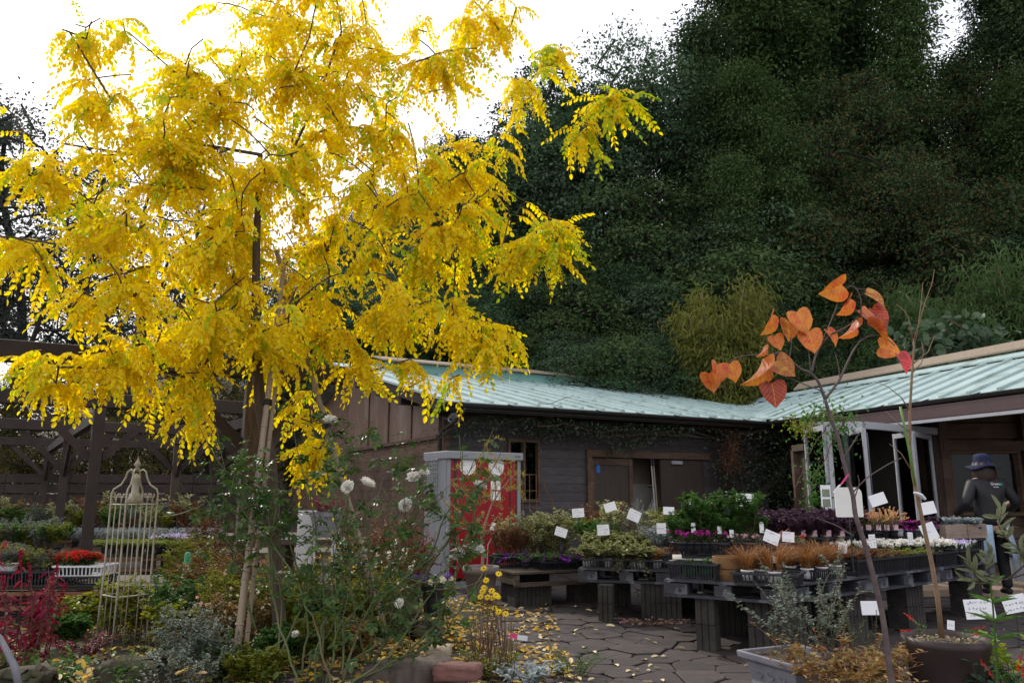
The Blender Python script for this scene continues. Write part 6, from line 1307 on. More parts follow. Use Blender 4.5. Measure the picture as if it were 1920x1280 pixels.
# ============================================================= coreopsis clump at the paving edge
cp = at_z(925, 1268, .02); CF = [(908, 1101), (905, 1108), (922, 1107), (930, 1115), (901, 1118), (914, 1119), (924, 1120), (933, 1118), (927, 1139), (935, 1146), (911, 1087), (907, 1065), (935, 1075), (948, 1150)]
ct = thing('yellow_daisies', 'thin stemmed clump of yellow daisies standing alone at the paving edge', 'flowers', (cp.x, cp.y, cp.z)); st = MB()
for i, (px, py) in enumerate(CF):
    p = at_y(px, py, cp.y + random.uniform(-.1, .1)) - cp; b0 = V((random.uniform(-.13, .10), random.uniform(-.08, .08), 0)); st.tube([b0, b0.lerp(p, .5) + V((0, 0, .05)), p], [.0035, .003, .002], 4)
    q = MB(); k = 8; ax = np.array([random.uniform(-.3, .3), -.7, .7]); ax /= np.linalg.norm(ax); u = np.cross(ax, [1, .2, 0]); u /= np.linalg.norm(u); v_ = np.cross(ax, u); a = np.arange(k) * .7854
    q.leaves(np.zeros((k, 3)), np.cos(a)[:, None] * u + np.sin(a)[:, None] * v_, np.repeat(ax[None], k, 0), .026, .018, 'petal'); q.lathe([(.006, -.003), (.006, .004), (.001, .006)], 8, m=1); q.build('flower', [M['fl_yellow'], M['rust']], ct, loc=p)
for _ in range(38): b0 = V((random.uniform(-.15, .13), random.uniform(-.1, .1), 0)); st.tube([b0, b0 + V((random.uniform(-.05, .05), random.uniform(-.05, .05), random.uniform(.25, .5)))], [.003, .002], 4)
st.build('stem', mat('dark_stem', (.12, .06, .045), (.18, .10, .06), .8), ct)['kind'] = 'stuff'
LB = grow_plant(n=30, h=.26, spread=.20, base=.12, per=26, ll=.035, lw_=.016, lf='lf_lime', t0=.05, seed=61); LB2 = grow_plant(n=26, h=.2, spread=.2, base=.1, per=24, ll=.025, lw_=.012, lf='lf_dkred' if 'lf_dkred' in M else 'lf_green', seed=62)
put('low_plant', 'yellow green leaves at the foot of the yellow daisies', 'plant', (LB[0], LB[1], None), cp + V((-.02, -.05, 0))); put('low_plant', 'green leafy plant right of the yellow daisies', 'plant', (LB2[0], LB2[1], None), at_z(1075, 1268, .02))
SG = grow_plant(n=26, h=.16, spread=.2, base=.08, per=26, ll=.05, lw_=.022, lf='lf_silver', seed=63); put('grey_sage', 'pale grey leaved sage on the paving at the bottom', 'plant', (SG[0], SG[1], None), at_z(985, 1285, .02))
p = at_y(971, 1194, 5.4); t = thing('plant_label', 'pink and white plastic label stuck among the yellow daisies', 'plant label', p, .1); q = MB(); q.box((-.03, 0, .005), (.05, .003, .03)); q.build('pink_end', mat('hot_pink', (.55, .04, .16), (.62, .06, .2), .5), t); q = MB(); q.box((.03, 0, 0), (.07, .0025, .03)); q.build('white_end', M['white'], t); t.rotation_euler = (0, .15, .1)
q = MB(); q.tube([(0, 0, 0), (.01, .01, -p.z)], .002, 4); q.build('stake', M['black'], t)
# ============================================================= fallen leaves
LFM = []
for i in range(5):
    q = MB(); q.leaves([[0, 0, .004]], [[1, 0, .04 * i]], [[.15 * (i - 2), .1, 1]], .075, .038, 'oval'); LFM.append(q.mesh('fallen_leaf', M['fallen']))
nfl = 0
for _ in range(2200):
    if nfl >= 230: break
    x = rng.uniform(-1.0, 4.2); y = rng.uniform(4.6, 10.5); dens = math.exp(-max(0, x - .1) / 1.15) * math.exp(-max(0, y - 6) / 2.4)
    if rng.random() > dens: continue
    o = link('fallen_leaf', LFM[int(rng.integers(0, 5))], None, loc=(x, y, .036 if x > -1 else .14)); o.rotation_euler = (rng.normal() * .18, rng.normal() * .18, rng.uniform(0, 6.28)); s_ = rng.uniform(.6, 1.25); o.scale = (s_, s_, s_); tag(o, 'yellow fallen leaf lying on the paving', 'leaf', 'fallen leaves on the paving'); nfl += 1
q = MB(); N_ = 16000; x = rng.uniform(-4.9, .45, N_); y = rng.uniform(3.5, 9.0, N_); dn = np.exp(-np.abs(x + .9) / 1.5) * np.clip(1.3 - (y - 4.5) / 6, .2, 1) * (.4 + .6 * (np.sin(x * 4.1) * np.sin(y * 3.3) > -.2)); k = rng.random(N_) < dn
x, y = x[k], y[k]; z = np.array([bedz(a, b_) + .012 if a < 0.05 else .034 for a, b_ in zip(x, y)]) + rng.uniform(0, .035, len(x)); az = rng.uniform(0, 6.28, len(x)); q.leaves(np.stack([x, y, z], 1), np.stack([np.cos(az), np.sin(az), rng.normal(size=len(x)) * .2], 1), rng.normal(size=(len(x), 3)) * .3 + np.array([0, 0, 1]), rng.uniform(.04, .085, len(x)), rng.uniform(.022, .04, len(x)), 'oval')
tag(q.build('leaf_litter', M['fallen']), 'yellow and tan leaf litter covering the soil under the golden tree', 'leaf litter', kind='stuff')
# ============================================================= rose bush with white blooms
rb0 = at_y(690, 1262, 5.3); rb0.z = .08
ros = thing('rose_bush', 'tall thorny rose bush with long green canes and white double blooms', 'rose bush', rb0)
def rl(px, py, Y): return at_y(px, py, Y) - rb0
def bloom(r, seed):
    r_ = np.random.default_rng(seed); q = MB()
    for ring, (rad, n, tilt, sz) in enumerate(((.10, 3, 1.7, .62), (.22, 5, 1.45, .74), (.36, 5, 1.15, .85), (.50, 6, .85, .92), (.56, 6, .45, .95))):
        for k in range(n):
            a = k * 6.283 / n + ring * .7 + r_.normal() * .12; d = np.array([math.cos(a), math.sin(a), 0]); nx = 5; vs = []
            w_ = sz * r * .62
            for i in range(3):
                for j in range(3):
                    u = i / 2; v = (j - 1); p = d * r * (rad * .35 + .62 * u * math.cos(tilt) * sz) + np.array([0, 0, 1.]) * r * (.62 * u * math.sin(tilt) * sz + .05 * (5 - ring)) + np.array([-d[1], d[0], 0]) * v * w_ * (.45 + .55 * math.sin(1.2 * u + .4)); p = p - d * abs(v) * r * .10 + np.array([0, 0, .08 * r * abs(v)]) + r_.normal(size=3) * r * .03; vs.append(p)
            q.raw(vs, [(0, 3, 4, 1), (1, 4, 5, 2), (3, 6, 7, 4), (4, 7, 8, 5)])
    return q.mesh('flower', M['fl_white'], True)
BL = [bloom(.068, s_) for s_ in range(4)]
canes = [[(690, 1262, 5.3), (735, 1180, 5.3), (740, 1060, 5.3), (780, 960, 5.25), (800, 900, 5.2), (795, 890, 5.2)], [(690, 1262, 5.3), (700, 1140, 5.3), (690, 1010, 5.3), (684, 925, 5.2)], [(690, 1262, 5.3), (660, 1120, 5.2), (650, 1000, 5.2), (654, 925, 5.1)], [(735, 1180, 5.3), (840, 1010, 5.2), (880, 940, 5.1), (900, 905, 5.1), (898, 920, 5.1)],
         [(760, 1230, 5.2), (815, 1170, 5.2), (850, 1100, 5.15), (863, 1020, 5.15), (858, 1040, 5.15)], [(840, 1010, 5.2), (875, 990, 5.1), (898, 1015, 5.1), (893, 1035, 5.1)], [(700, 1140, 5.3), (640, 980, 5.4), (610, 880, 5.5), (618, 800, 5.5)], [(740, 1060, 5.3), (765, 1000, 5.25), (770, 960, 5.25)], [(640, 1250, 5.2), (720, 1200, 5.2), (760, 1165, 5.2), (752, 1135, 5.2)],
         [(640, 1280, 5.1), (700, 1262, 5.15), (770, 1220, 5.2), (830, 1195, 5.2), (870, 1130, 5.2), (905, 1075, 5.2)], [(645, 1280, 5.1), (640, 1170, 5.2), (700, 1110, 5.3), (760, 1010, 5.3), (830, 930, 5.2)], [(500, 1280, 5.2), (560, 1150, 5.3), (600, 1050, 5.4), (655, 960, 5.4)], [(560, 1290, 5.2), (580, 1180, 5.3), (560, 1060, 5.4), (520, 960, 5.4), (450, 890, 5.4)],
         [(520, 1280, 5.2), (530, 1120, 5.3), (500, 1000, 5.4), (470, 900, 5.4), (410, 880, 5.4)], [(600, 1280, 5.2), (610, 1100, 5.3), (590, 960, 5.5), (560, 850, 5.5)], [(690, 1262, 5.3), (790, 1080, 5.3), (830, 980, 5.2), (890, 860, 5.2)], [(560, 1290, 5.2), (640, 1140, 5.3), (735, 1010, 5.4), (800, 930, 5.4)], [(620, 1290, 5.0), (590, 1160, 5.1), (540, 1060, 5.2), (470, 960, 5.3)], [(640, 1285, 5.1), (680, 1150, 5.2), (760, 1080, 5.2), (850, 1010, 5.2)], [(590, 1290, 5.1), (600, 1180, 5.1), (660, 1060, 5.2), (720, 950, 5.2)], [(560, 1290, 5.0), (520, 1160, 5.1), (500, 1060, 5.2), (520, 930, 5.3)], [(650, 1290, 5.0), (740, 1220, 5.1), (800, 1120, 5.1), (880, 1000, 5.1)], [(610, 1290, 5.1), (630, 1200, 5.1), (620, 1080, 5.2), (640, 960, 5.3)], [(480, 1180, 5.4), (440, 1040, 5.5), (400, 960, 5.5), (385, 930, 5.5)]]
st = MB(); LPs = []; cv = []
for c in canes:
    pts = [rl(*p) for p in c]; k = np.linspace(0, 1, len(pts)); s_ = np.linspace(0, 1, 18); cc = np.stack([np.interp(s_, k, [p[a] for p in pts]) for a in range(3)], 1); cc[1:-1] = (cc[:-2] + 2 * cc[1:-1] + cc[2:]) / 4 + rng.normal(size=(16, 3)) * .006; st.tube(cc, np.linspace(.0085, .0035, 18), 6); cv.append(cc)
    for _ in range(rng.integers(7, 12)):
        i = int(rng.integers(4, 17)); d = rnd_dir(1, .5)[0]; L_ = rng.uniform(.12, .38); c2 = np.array([cc[i] + d * L_ * t + np.array([0, 0, .1 * t * t]) for t in np.linspace(0, 1, 6)]); st.tube(c2, np.linspace(.004, .002, 6), 4, 0, False); cv.append(c2)
st.build('cane', mat('green_cane', (.065, .10, .028), (.12, .13, .05), .6, 12, mottle=((.12, .08, .04), 6)), ros, smooth=True)['kind'] = 'stuff'
def roseleaf(): 
    T = []; F = []; o = 0; base, faces = SHAPES['oval']
    for (x, y, dx, dy, k) in ((.5, 0, 1, 0, 1), (.42, .02, .5, .8, .9), (.42, -.02, .5, -.8, .9), (.2, .02, .3, .9, .75), (.2, -.02, .3, -.9, .75)):
        X_, Y_, Z_ = frame_from(np.array([[dx, dy, -.12]]), np.array([[0, 0, 1.0]])); vv = np.array([x, y, 0]) + base[:, 0:1] * X_ * .42 * k + base[:, 1:2] * Y_ * .29 * k + base[:, 2:3] * Z_ * .42 * k; T += [tuple(v) for v in vv]; F += [tuple(o + a for a in f) for f in faces]; o += len(base)
    return np.array(T), F
SHAPES['rose'] = roseleaf(); f1 = MB(); lit = []; dkk = []
for cc in cv:
    m = 2 if len(cc) > 10 else 2; t = rng.uniform(.45 if len(cc) > 10 else .3, 1, m)
    for tt in t: lit.append(cc[min(len(cc) - 1, int(tt * (len(cc) - 1)))] + rng.normal(size=3) * .01)
for px, py, r_, n, Y in ((450, 880, 75, 62, 5.4), (480, 950, 70, 34, 5.4), (600, 880, 70, 30, 5.45), (700, 850, 80, 30, 5.6), (660, 830, 60, 18, 5.7), (520, 930, 60, 24, 5.4), (560, 990, 60, 18, 5.4), (740, 870, 60, 20, 5.6), (430, 950, 50, 18, 5.5), (620, 790, 30, 8, 5.6), (560, 1090, 70, 16, 5.3), (650, 1050, 70, 10, 5.3), (780, 930, 50, 8, 5.3), (870, 930, 40, 5, 5.1), (830, 1000, 50, 6, 5.1), (760, 1110, 40, 7, 5.2), (680, 1200, 50, 10, 5.2)):
    for _ in range(n): d = rnd_dir(1)[0] * rng.random() ** .5; lit.append(np.array(tuple(rl(px + d[0] * r_, py - d[2] * r_ * .8, Y + d[1] * .3))))
lit = np.array(lit); X = rng.normal(size=lit.shape); X[:, 2] = X[:, 2] * .4 - .2; s_ = rng.uniform(.08, .13, len(lit)); h_ = len(lit) // 2
Zr = rng.normal(size=lit.shape) * .35 + np.array([0, -.15, 1]); nr_i = np.argsort(lit[:, 1])[:260]; q = MB(); q.raw(*SHAPES['rose']); rlm = q.mesh('leaf', M['lf_rose'])
for i in nr_i:
    x_, y_, z_ = frame_from(X[i][None], Zr[i][None]); o = link('leaf', rlm, ros); o.matrix_local = Mx.LocRotScale(V(lit[i]), Mx([x_[0], y_[0], z_[0]]).transposed().to_quaternion(), V((s_[i],) * 3))
far_i = np.setdiff1d(np.arange(len(lit)), nr_i); f1.leaves(lit[far_i], X[far_i], Zr[far_i], s_[far_i], s_[far_i], 'rose'); f1.build('foliage', M['lf_rose'], ros)['kind'] = 'stuff'
for i, (px, py, Y, s_) in enumerate(((619, 792, 5.5, 1.0), (654, 914, 5.1, .85), (686, 911, 5.2, 1.05), (776, 898, 5.2, .9), (795, 889, 5.2, .7), (762, 948, 5.25, .9), (898, 915, 5.1, .9), (858, 1043, 5.15, .95), (893, 1034, 5.1, .95), (750, 1131, 5.2, .6), (492, 1005, 5.5, .7), (554, 1190, 5.3, .5))):
    o = link('flower', BL[i % 4], ros, loc=rl(px, py, Y)); o.scale = (s_,) * 3; o.rotation_euler = (R((25, 60, -15, 40)[i % 4]), R((10, -30, 25, -5)[i % 4]), 0)
# ============================================================= shrubs and flowers of the bed
def bush(name, label, cat, px, py_top, Y, wpx, k, group=None, z=None, **kw):
    p = at_y(px, py_top, Y); z0 = (bedz(p.x, p.y) if p.y < 9.6 else 0) if z is None else z; h = max(.08, p.z - z0) / (1 - kw.get('droop', .2) * .6); kw.setdefault('seed', int(px * 7 + py_top)); kw.setdefault('spread', wpx / 2 * pxs(Y)); kw.setdefault('base', wpx / 4 * pxs(Y))
    ms = grow_plant(h=h, **kw); return put(name, label, cat, ms, (p.x, p.y, z0 - .01), 0, 1, group)
bush('amaranth', 'crimson amaranth with drooping plumes at the left edge', 'plant', 50, 1050, 5.4, 95, None, n=12, per=26, ll=.11, lw_=.028, shape='lance', lf='lf_plumred', fl='fl_crimson', ftype='spike', nf=7, fs=.035, up=-.3, stem_r=.006, stem_m='twig')
bush('amaranth', 'shorter crimson amaranth beside the dark gap under the bench', 'plant', 92, 1085, 5.6, 60, None, n=7, per=22, ll=.10, lw_=.026, shape='lance', lf='lf_plumred', fl='fl_crimson', ftype='spike', nf=4, fs=.035, up=-.3, stem_r=.005)
for px, py, Y, wp, lb in ((224, 1085, 6.85, 60, 'lime green leafy shrub growing up inside the iron obelisk'), (285, 1085, 6.8, 80, 'yellowing leafy shrub right of the iron obelisk'), (150, 1110, 6.9, 60, 'yellow green shrub left of the iron obelisk'), (325, 1120, 6.1, 70, 'green and yellow shrub in front of the green cone')):
    bush('leafy_shrub', lb, 'shrub', px, py, Y, wp, None, n=16, per=26, ll=.06, lw_=.032, lf='lf_lime', twigs=2, stem_r=.004, t0=.3)
for px, py, Y, wp, lb in ((350, 1130, 5.3, 90, 'grey green small leaved shrub in the middle of the bed'), (390, 1150, 5.2, 90, 'grey green shrub left of the thick bamboo cane'), (300, 1210, 5.0, 80, 'low silvery shrub at the bottom left'), (350, 1215, 4.8, 110, 'low silvery shrub at the bottom beside the cane')):
    bush('grey_shrub', lb, 'shrub', px, py, Y, wp, None, n=22, per=44, ll=.022, lw_=.012, lf='lf_greygreen', twigs=4, stem_r=.003)
for px, py, Y, wp, lf, lb in ((395, 1045, 7.2, 90, 'lf_dry', 'tawny fern like plant behind the green cone'), (420, 960, 8.6, 110, 'lf_rust', 'dry pinkish brown bush before the back benches'), (470, 1030, 7.0, 90, 'lf_dry', 'brown and green straggly bush behind the thick cane'), (740, 960, 7.6, 110, 'lf_rust', 'rusty red feathery bush left of the shed'), (700, 1000, 7.4, 90, 'lf_dry', 'tawny bush with small white flowers behind the leaning cane'), (560, 1060, 6.8, 90, 'lf_lime', 'yellow green bush behind the rose canes'), (620, 1090, 6.6, 90, 'lf_green', 'green leafy bush at the back of the roses'), (360, 1000, 8.0, 70, 'lf_lime', 'yellowish bush between obelisk and post'), (450, 1120, 6.0, 80, 'lf_dry', 'tangled brown stems left of the tree trunk'), (510, 1080, 6.3, 80, 'lf_lime', 'lime coloured bush in front of the tree trunk'), (775, 1000, 8.4, 60, 'lf_plumred', 'thin dark red plant against the shed side'), (690, 1090, 6.5, 70, 'lf_lime', 'yellow green leaves around the terracotta pot'), (340, 1075, 6.6, 80, 'lf_green', 'fresh green bush at the left of the green cone'), (430, 1065, 6.4, 80, 'lf_lime', 'yellow green bush half behind the thick cane'), (600, 1150, 5.8, 90, 'lf_lime', 'yellowing leafy bush among the lower rose canes'), (540, 1170, 5.7, 80, 'lf_green', 'green leafy bush at the foot of the tree trunk'), (660, 1170, 5.9, 80, 'lf_dry', 'withered brown bush among the rose canes'), (410, 1200, 5.3, 80, 'lf_green', 'low green bush right of the grey shrubs'), (480, 1215, 5.2, 90, 'lf_lime', 'low yellow green bush right of the thick cane base'), (720, 1065, 6.9, 80, 'lf_lime', 'yellow green bush right of the leaning cane'), (130, 1150, 6.3, 60, 'lf_green', 'bright green bush in front of the bench backing')):
    bush('bed_shrub', lb, 'shrub', px, py, Y, wp, None, n=26, per=46, ll=.036, lw_=.016, lf=lf, twigs=5, stem_r=.003)
for px, py, Y, wp, fl, lb in ((700, 985, 6.9, 130, 'fl_cream', 'loose clump of tiny cream daisies behind the rose canes'), (745, 1010, 6.6, 110, 'fl_white', 'loose clump of tiny white flowers left of the shed'), (640, 985, 7.0, 110, 'fl_yellow', 'sprawling plant with tiny yellow flowers behind the roses'), (470, 1100, 5.9, 70, 'fl_cream', 'small white starry flowers left of the tree trunk'), (400, 1080, 6.0, 60, 'fl_pink', 'pale pink clustered flowers beside the thick cane')):
    bush('wild_flowers', lb, 'flowers', px, py, Y, wp, None, n=26, per=9, ll=.02, lw_=.008, lf='lf_lime', fl=fl, nf=46, fs=.016, fpos=(.7, 1), twigs=2, stem_r=.002)
bush('dark_red_plant', 'low dark red leaved plant at the foot of the obelisk', 'plant', 155, 1185, 5.9, 90, None, n=22, per=22, ll=.03, lw_=.02, lf='lf_plumred'); bush('feathery_plant', 'small feathery green plant in the lower left corner', 'plant', 55, 1205, 5.1, 60, None, n=16, per=40, ll=.03, lw_=.006, lf='lf_green')
bush('low_plant', 'green rosettes at the bottom left beside the mossy rock', 'plant', 120, 1225, 5.0, 80, None, n=16, per=10, ll=.07, lw_=.035, lf='lf_green'); bush('low_plant', 'leafy green clump in front of the brown mossy rock', 'plant', 215, 1225, 4.55, 90, None, n=16, per=12, ll=.05, lw_=.03, lf='lf_green'); bush('low_plant', 'small grey leaved clump right of the brown mossy rock', 'plant', 320, 1235, 4.6, 100, None, n=20, per=26, ll=.025, lw_=.014, lf='lf_greygreen'); bush('low_plant', 'green leaves at the bottom left edge behind the driftwood', 'plant', 75, 1240, 4.9, 60, None, n=12, per=10, ll=.06, lw_=.03, lf='lf_greygreen')
block(255, 1275, 4.75, (.42, .24, .15), 'rockm', .1, 'brown mossy rock heaped with yellow leaves at the bottom left', seed=12, rough=.012); block(40, 1282, 4.7, (.36, .22, .11), 'rockm', -.2, 'dark rock in the bottom left corner', seed=13, rough=.012)
q = MB(); N_ = 150; c0 = at_y(250, 1262, 4.75); q.leaves(np.array(tuple(c0)) + rng.normal(size=(N_, 3)) * np.array([.15, .07, .015]) + np.array([0, .05, .0]), np.stack([*rng.normal(size=(2, N_)), rng.normal(size=N_) * .15], 1), rng.normal(size=(N_, 3)) * .3 + np.array([0, 0, 1]), rng.uniform(.06, .10, N_), .04, 'oval'); tag(q.build('leaf_heap', M['fallen']), 'heap of yellow and tan fallen leaves lying on the bottom left rock', 'leaf litter', kind='stuff')
t = thing('driftwood', 'bare grey curved branch at the lower left edge', 'branch', at_y(36, 1290, 4.3)); o_ = at_y(36, 1290, 4.3); q = MB(); q.tube([at_y(x, y, 4.3) - o_ for x, y in ((-20, 1175), (0, 1195), (14, 1222), (28, 1250), (36, 1290))], [.010, .014, .016, .018, .019], 8); q.build('limb', M['greypot'], t, smooth=True)
# ground cover beneath everything
q = MB(); N_ = 5200; x = rng.uniform(-4.8, -.1, N_); y = rng.uniform(3.6, 9.2, N_); cl = np.sin(x * 3.1 + 1) * np.sin(y * 2.7) + rng.normal(size=N_) * .5; k = cl > -.1; x, y = x[k], y[k]; P = np.stack([x, y, [bedz(a, b_) for a, b_ in zip(x, y)]], 1) + np.stack([np.zeros(len(x)), np.zeros(len(x)), rng.uniform(.0, .10, len(x))], 1); az = rng.uniform(0, 6.28, len(x))
q.leaves(P, np.stack([np.cos(az), np.sin(az), rng.uniform(0, .8, len(x))], 1), rng.normal(size=P.shape) * .35 + np.array([0, 0, 1]), rng.uniform(.03, .07, len(x)), rng.uniform(.015, .035, len(x)), 'oval'); tag(q.build('ground_cover', leafmat('cover', [(.05, .10, .02), (.10, .14, .03), (.16, .17, .04), (.04, .07, .02), (.22, .15, .04)], .3)), 'low mixed green ground cover over the soil of the bed', 'ground cover', kind='stuff')
# ============================================================= green cone, benches and pots at the left
p = at_y(346, 1120, 7.4); cn = thing('garden_cone', 'slim green plastic cone standing in the bed before the benches', 'cone', (p.x, p.y, .0)); q = MB(); zt = at_y(346, 1035, 7.4).z; q.lathe([(.085, 0), (.085, .03), (.07, .035), (.028, zt - .02), (.02, zt)], 20, cap=(True, True)); q.build('body', mat('green_cone', (.01, .20, .09), (.015, .26, .12), .45), cn, smooth=True); q = MB(); q.lathe([(.05, 0), (.056, .004), (.056, .012), (.05, .014)], 20, c=(0, 0, zt * .70)); q.build('collar', M['white'], cn)
def bench(y0, x0, x1, z, depth, label, dy=0.0):
    t = thing('plant_bench', label, 'bench', (x0, y0, 0), math.atan2(dy, x1 - x0)); Lb = math.hypot(x1 - x0, dy)
    for i in range(max(2, int(depth / .2))): q = MB(); q.box((Lb / 2, .1 + i * .2, z - .02), (Lb, .19, .035)); q.build('plank', M['plank'], t)
    for zz in (z - .07, z - .20): q = MB(); q.box((Lb / 2, -.015, zz), (Lb, .03, .035)); q.build('rail', M['rust'], t)
    n = max(2, int(Lb / 1.2) + 1)
    for i in range(n):
        for v in (.08, depth - .1): q = MB(); q.box((Lb * (i + .1) / (n - .8), v, (z - .04) / 2), (.09, .09, z - .04)); q.build('leg', M['postwood'], t)
    return t
bench(7.55, -6.2, -2.95, .44, 1.2, 'long low plank bench with rusty rails at the left, crowded with pots', .15); bench(10.2, -6.2, -2.2, .52, 1.2, 'second plant bench behind, with green mats and silver plants', .8); bench(13.2, -9.0, -3.4, .58, 1.0, 'far plant bench below the slatted fence', 1.0)
q = MB(); q.box((0, 0, .02), (3.2, .04, .36)); tag(q.build('bench_backing', M['dark'], loc=(-4.6, 7.75, .18)), 'dark cloth filling the gap under the left bench', 'backing')  # near-black sheet filling the dark gap under the bench
def BL_(px, py, Y): p = at_y(px, py, Y); return V((p.x, p.y, {7: .44, 8: .44, 10: .52, 11: .52, 13: .58, 14: .58}[int(Y)]))
for px, Y, lb in ((15, 7.75, 'black crate at the left edge of the long bench'), (75, 7.75, 'black crate of straggly seedlings on the long bench'), (110, 8.2, 'black crate behind the seedlings on the long bench'), (40, 8.3, 'black crate at the back left of the long bench')): tray(BL_(px, 1080, Y), .05, lb, TRG, 1.2)
tray(BL_(160, 1075, 7.72) + V((0, 0, .09)), .05, 'white slotted basket of red cyclamen on the long bench', TRW, 1.05, 'basket'); tray(BL_(160, 1075, 7.74), .05, 'black tray under the white basket', TR)
for i in range(9): potted('red_cyclamen', 'red cyclamen in the basket, ' + rc(i, 5), 'potted plant', pick('redfl'), BL_(128 + 9 * (i % 5) + 5 * (i // 5), 1075, 7.68 + .14 * (i // 5)) + V((0, 0, .10)), 'b', 1.35, 'red cyclamens')
for i in range(22): potted('bench_plant', 'straggly seedling on the long bench, ' + rc(i, 9), 'potted plant', pick(('dryyellow', 'greygreen', 'ivy', 'rustyshrub', 'green')[i % 5]), BL_(-10 + 14 * (i % 9) + random.uniform(-4, 4), 1080, 7.7 + .22 * (i // 9)) + V((0, 0, .06)), 'b', random.uniform(.7, 1.15), 'seedlings on the long bench')
for i in range(6): potted('grey_pot', 'whitish pot at the left end of the long bench', 'potted plant', pick('greygreen'), BL_(2 + 10 * (i % 3), 1075, 7.62 + .12 * (i // 3)) + V((0, 0, .13)), 'w', .6, 'whitish pots') if i < 3 else None
for i in range(34): potted('mat_plant', 'yellow green creeping mat, ' + rc(i, 12), 'potted plant', pick('matgreen'), BL_(195 + 17 * (i % 12), 1040, 10.35 + .26 * (i // 12)) + V((0, 0, .02)), 'b', 1.25, 'green mats of the second bench')
for i in range(24): potted('silver_plant', 'pale silver bench plant, ' + rc(i, 12), 'potted plant', pick('silver'), BL_(140 + 24 * (i % 12), 1020, 11.15 + .2 * (i // 12)) + V((0, 0, .05)), 'b', 1.2, 'silver plants of the second bench')
for i in range(8): potted('lilac_flowers', 'low lilac bench flowers, ' + rc(i, 4), 'potted plant', pick('viola'), BL_(305 + 12 * (i % 4), 1030, 10.7 + .2 * (i // 4)) + V((0, 0, .05)), 'b', 1.3, 'lilac flowers of the second bench')
for i in range(16): potted('bench_plant', 'bushy green bench plant, ' + rc(i, 8), 'potted plant', pick(('green', 'dryyellow', 'greygreen')[i % 3]), BL_(-20 + 18 * (i % 8), 1040, 10.4 + .3 * (i // 8)) + V((0, 0, .02)), 'b', random.uniform(1.2, 1.7), 'bushy plants of the second bench')
for i in range(7): tray(BL_(-10 + 62 * i, 1000, 13.5), .18, 'black crate on the far bench below the slatted fence, ' + ORD[i] + ' from the left', TRG, 1.3, 'plant tray', 'crates of the far bench')
for i in range(26): potted('young_tree', 'thin young shrub on the far bench, ' + rc(i, 13), 'potted plant', pick(('dryyellow', 'rustyshrub', 'green', 'greygreen', 'olivebush')[i % 5]), BL_(-30 + 34 * (i % 13), 1000, 13.4 + .35 * (i // 13)) + V((0, 0, .04)), 'w' if i in (4, 17) else 'b', random.uniform(1.4, 2.3), 'young shrubs of the far bench')
# ============================================================= sapling with orange heart shaped leaves
YS = 3.3; sb0 = at_y(1690, 1500, YS); sb0 = V((sb0.x + .02, YS, 0)); sap = thing('redbud_sapling', 'crooked bare stemmed sapling with big orange and red heart shaped leaves', 'sapling', sb0)
def sl_(px, py, dy=0): return at_y(px, py, YS + dy) - sb0
ms = mat('sapling_bark', (.075, .05, .05), (.13, .095, .09), .7, 14, (1, 1, 2), bump=.3); br = MB()
def limb_(pts, r0, r1):
    P = np.array([tuple(sl_(*p)) for p in pts]); k = np.linspace(0, 1, len(P)); s_ = np.linspace(0, 1, len(P) * 4); c = np.stack([np.interp(s_, k, P[:, a]) for a in range(3)], 1); c[1:-1] = (c[:-2] + c[1:-1] * 2 + c[2:]) / 4; c[1:-1] = (c[:-2] + c[1:-1] * 2 + c[2:]) / 4; br.tube(c, np.linspace(r0, r1, len(c)), 8)
limb_([(1692, 1500), (1685, 1380), (1672, 1280), (1655, 1150), (1640, 1090), (1622, 1020), (1603, 965), (1600, 930), (1592, 905), (1580, 860), (1572, 820), (1556, 780), (1547, 748)], .0135, .0075)
limb_([(1547, 748), (1535, 715), (1520, 698), (1500, 692), (1480, 672), (1462, 660)], .0075, .0035); limb_([(1547, 748), (1575, 712), (1592, 672), (1610, 640), (1635, 627), (1660, 632), (1678, 648)], .006, .0022)
limb_([(1522, 698), (1528, 670), (1540, 645), (1560, 625), (1580, 620)], .005, .0022); limb_([(1540, 645), (1552, 615), (1563, 590), (1570, 570)], .003, .0018); limb_([(1590, 640), (1600, 600), (1614, 565), (1608, 545), (1596, 535), (1586, 540)], .003, .002) if False else limb_([(1575, 712), (1573, 690), (1567, 665)], .003, .002)
limb_([(1614, 590), (1615, 560), (1606, 541), (1596, 535), (1588, 540)], .003, .0022); limb_([(1560, 625), (1590, 612), (1614, 590)], .0032, .003); limb_([(1606, 541), (1625, 543), (1650, 552)], .0024, .0016)
limb_([(1462, 660), (1440, 666), (1410, 665), (1385, 668), (1365, 680)], .0035, .002); limb_([(1480, 672), (1484, 650), (1482, 630)], .0025, .0018); limb_([(1455, 662), (1436, 690), (1434, 712), (1442, 722)], .0025, .0018); limb_([(1547, 735), (1520, 725), (1495, 715), (1470, 705)], .003, .002)
limb_([(1610, 640), (1560, 640), (1530, 640)], .001, .001) if False else None; limb_([(1520, 698), (1518, 670), (1514, 648)], .003, .002); limb_([(1580, 860), (1600, 830), (1612, 810)], .004, .002); limb_([(1597, 925), (1625, 895), (1665, 870), (1690, 858)], .003, .0018); limb_([(1602, 960), (1560, 930), (1500, 905)], .002, .001) if False else None
limb_([(1600, 1005), (1570, 985), (1530, 970)], .004, .0015); limb_([(1600, 940), (1612, 905), (1608, 890)], .003, .0015)
br.build('trunk', ms, sap, smooth=True)
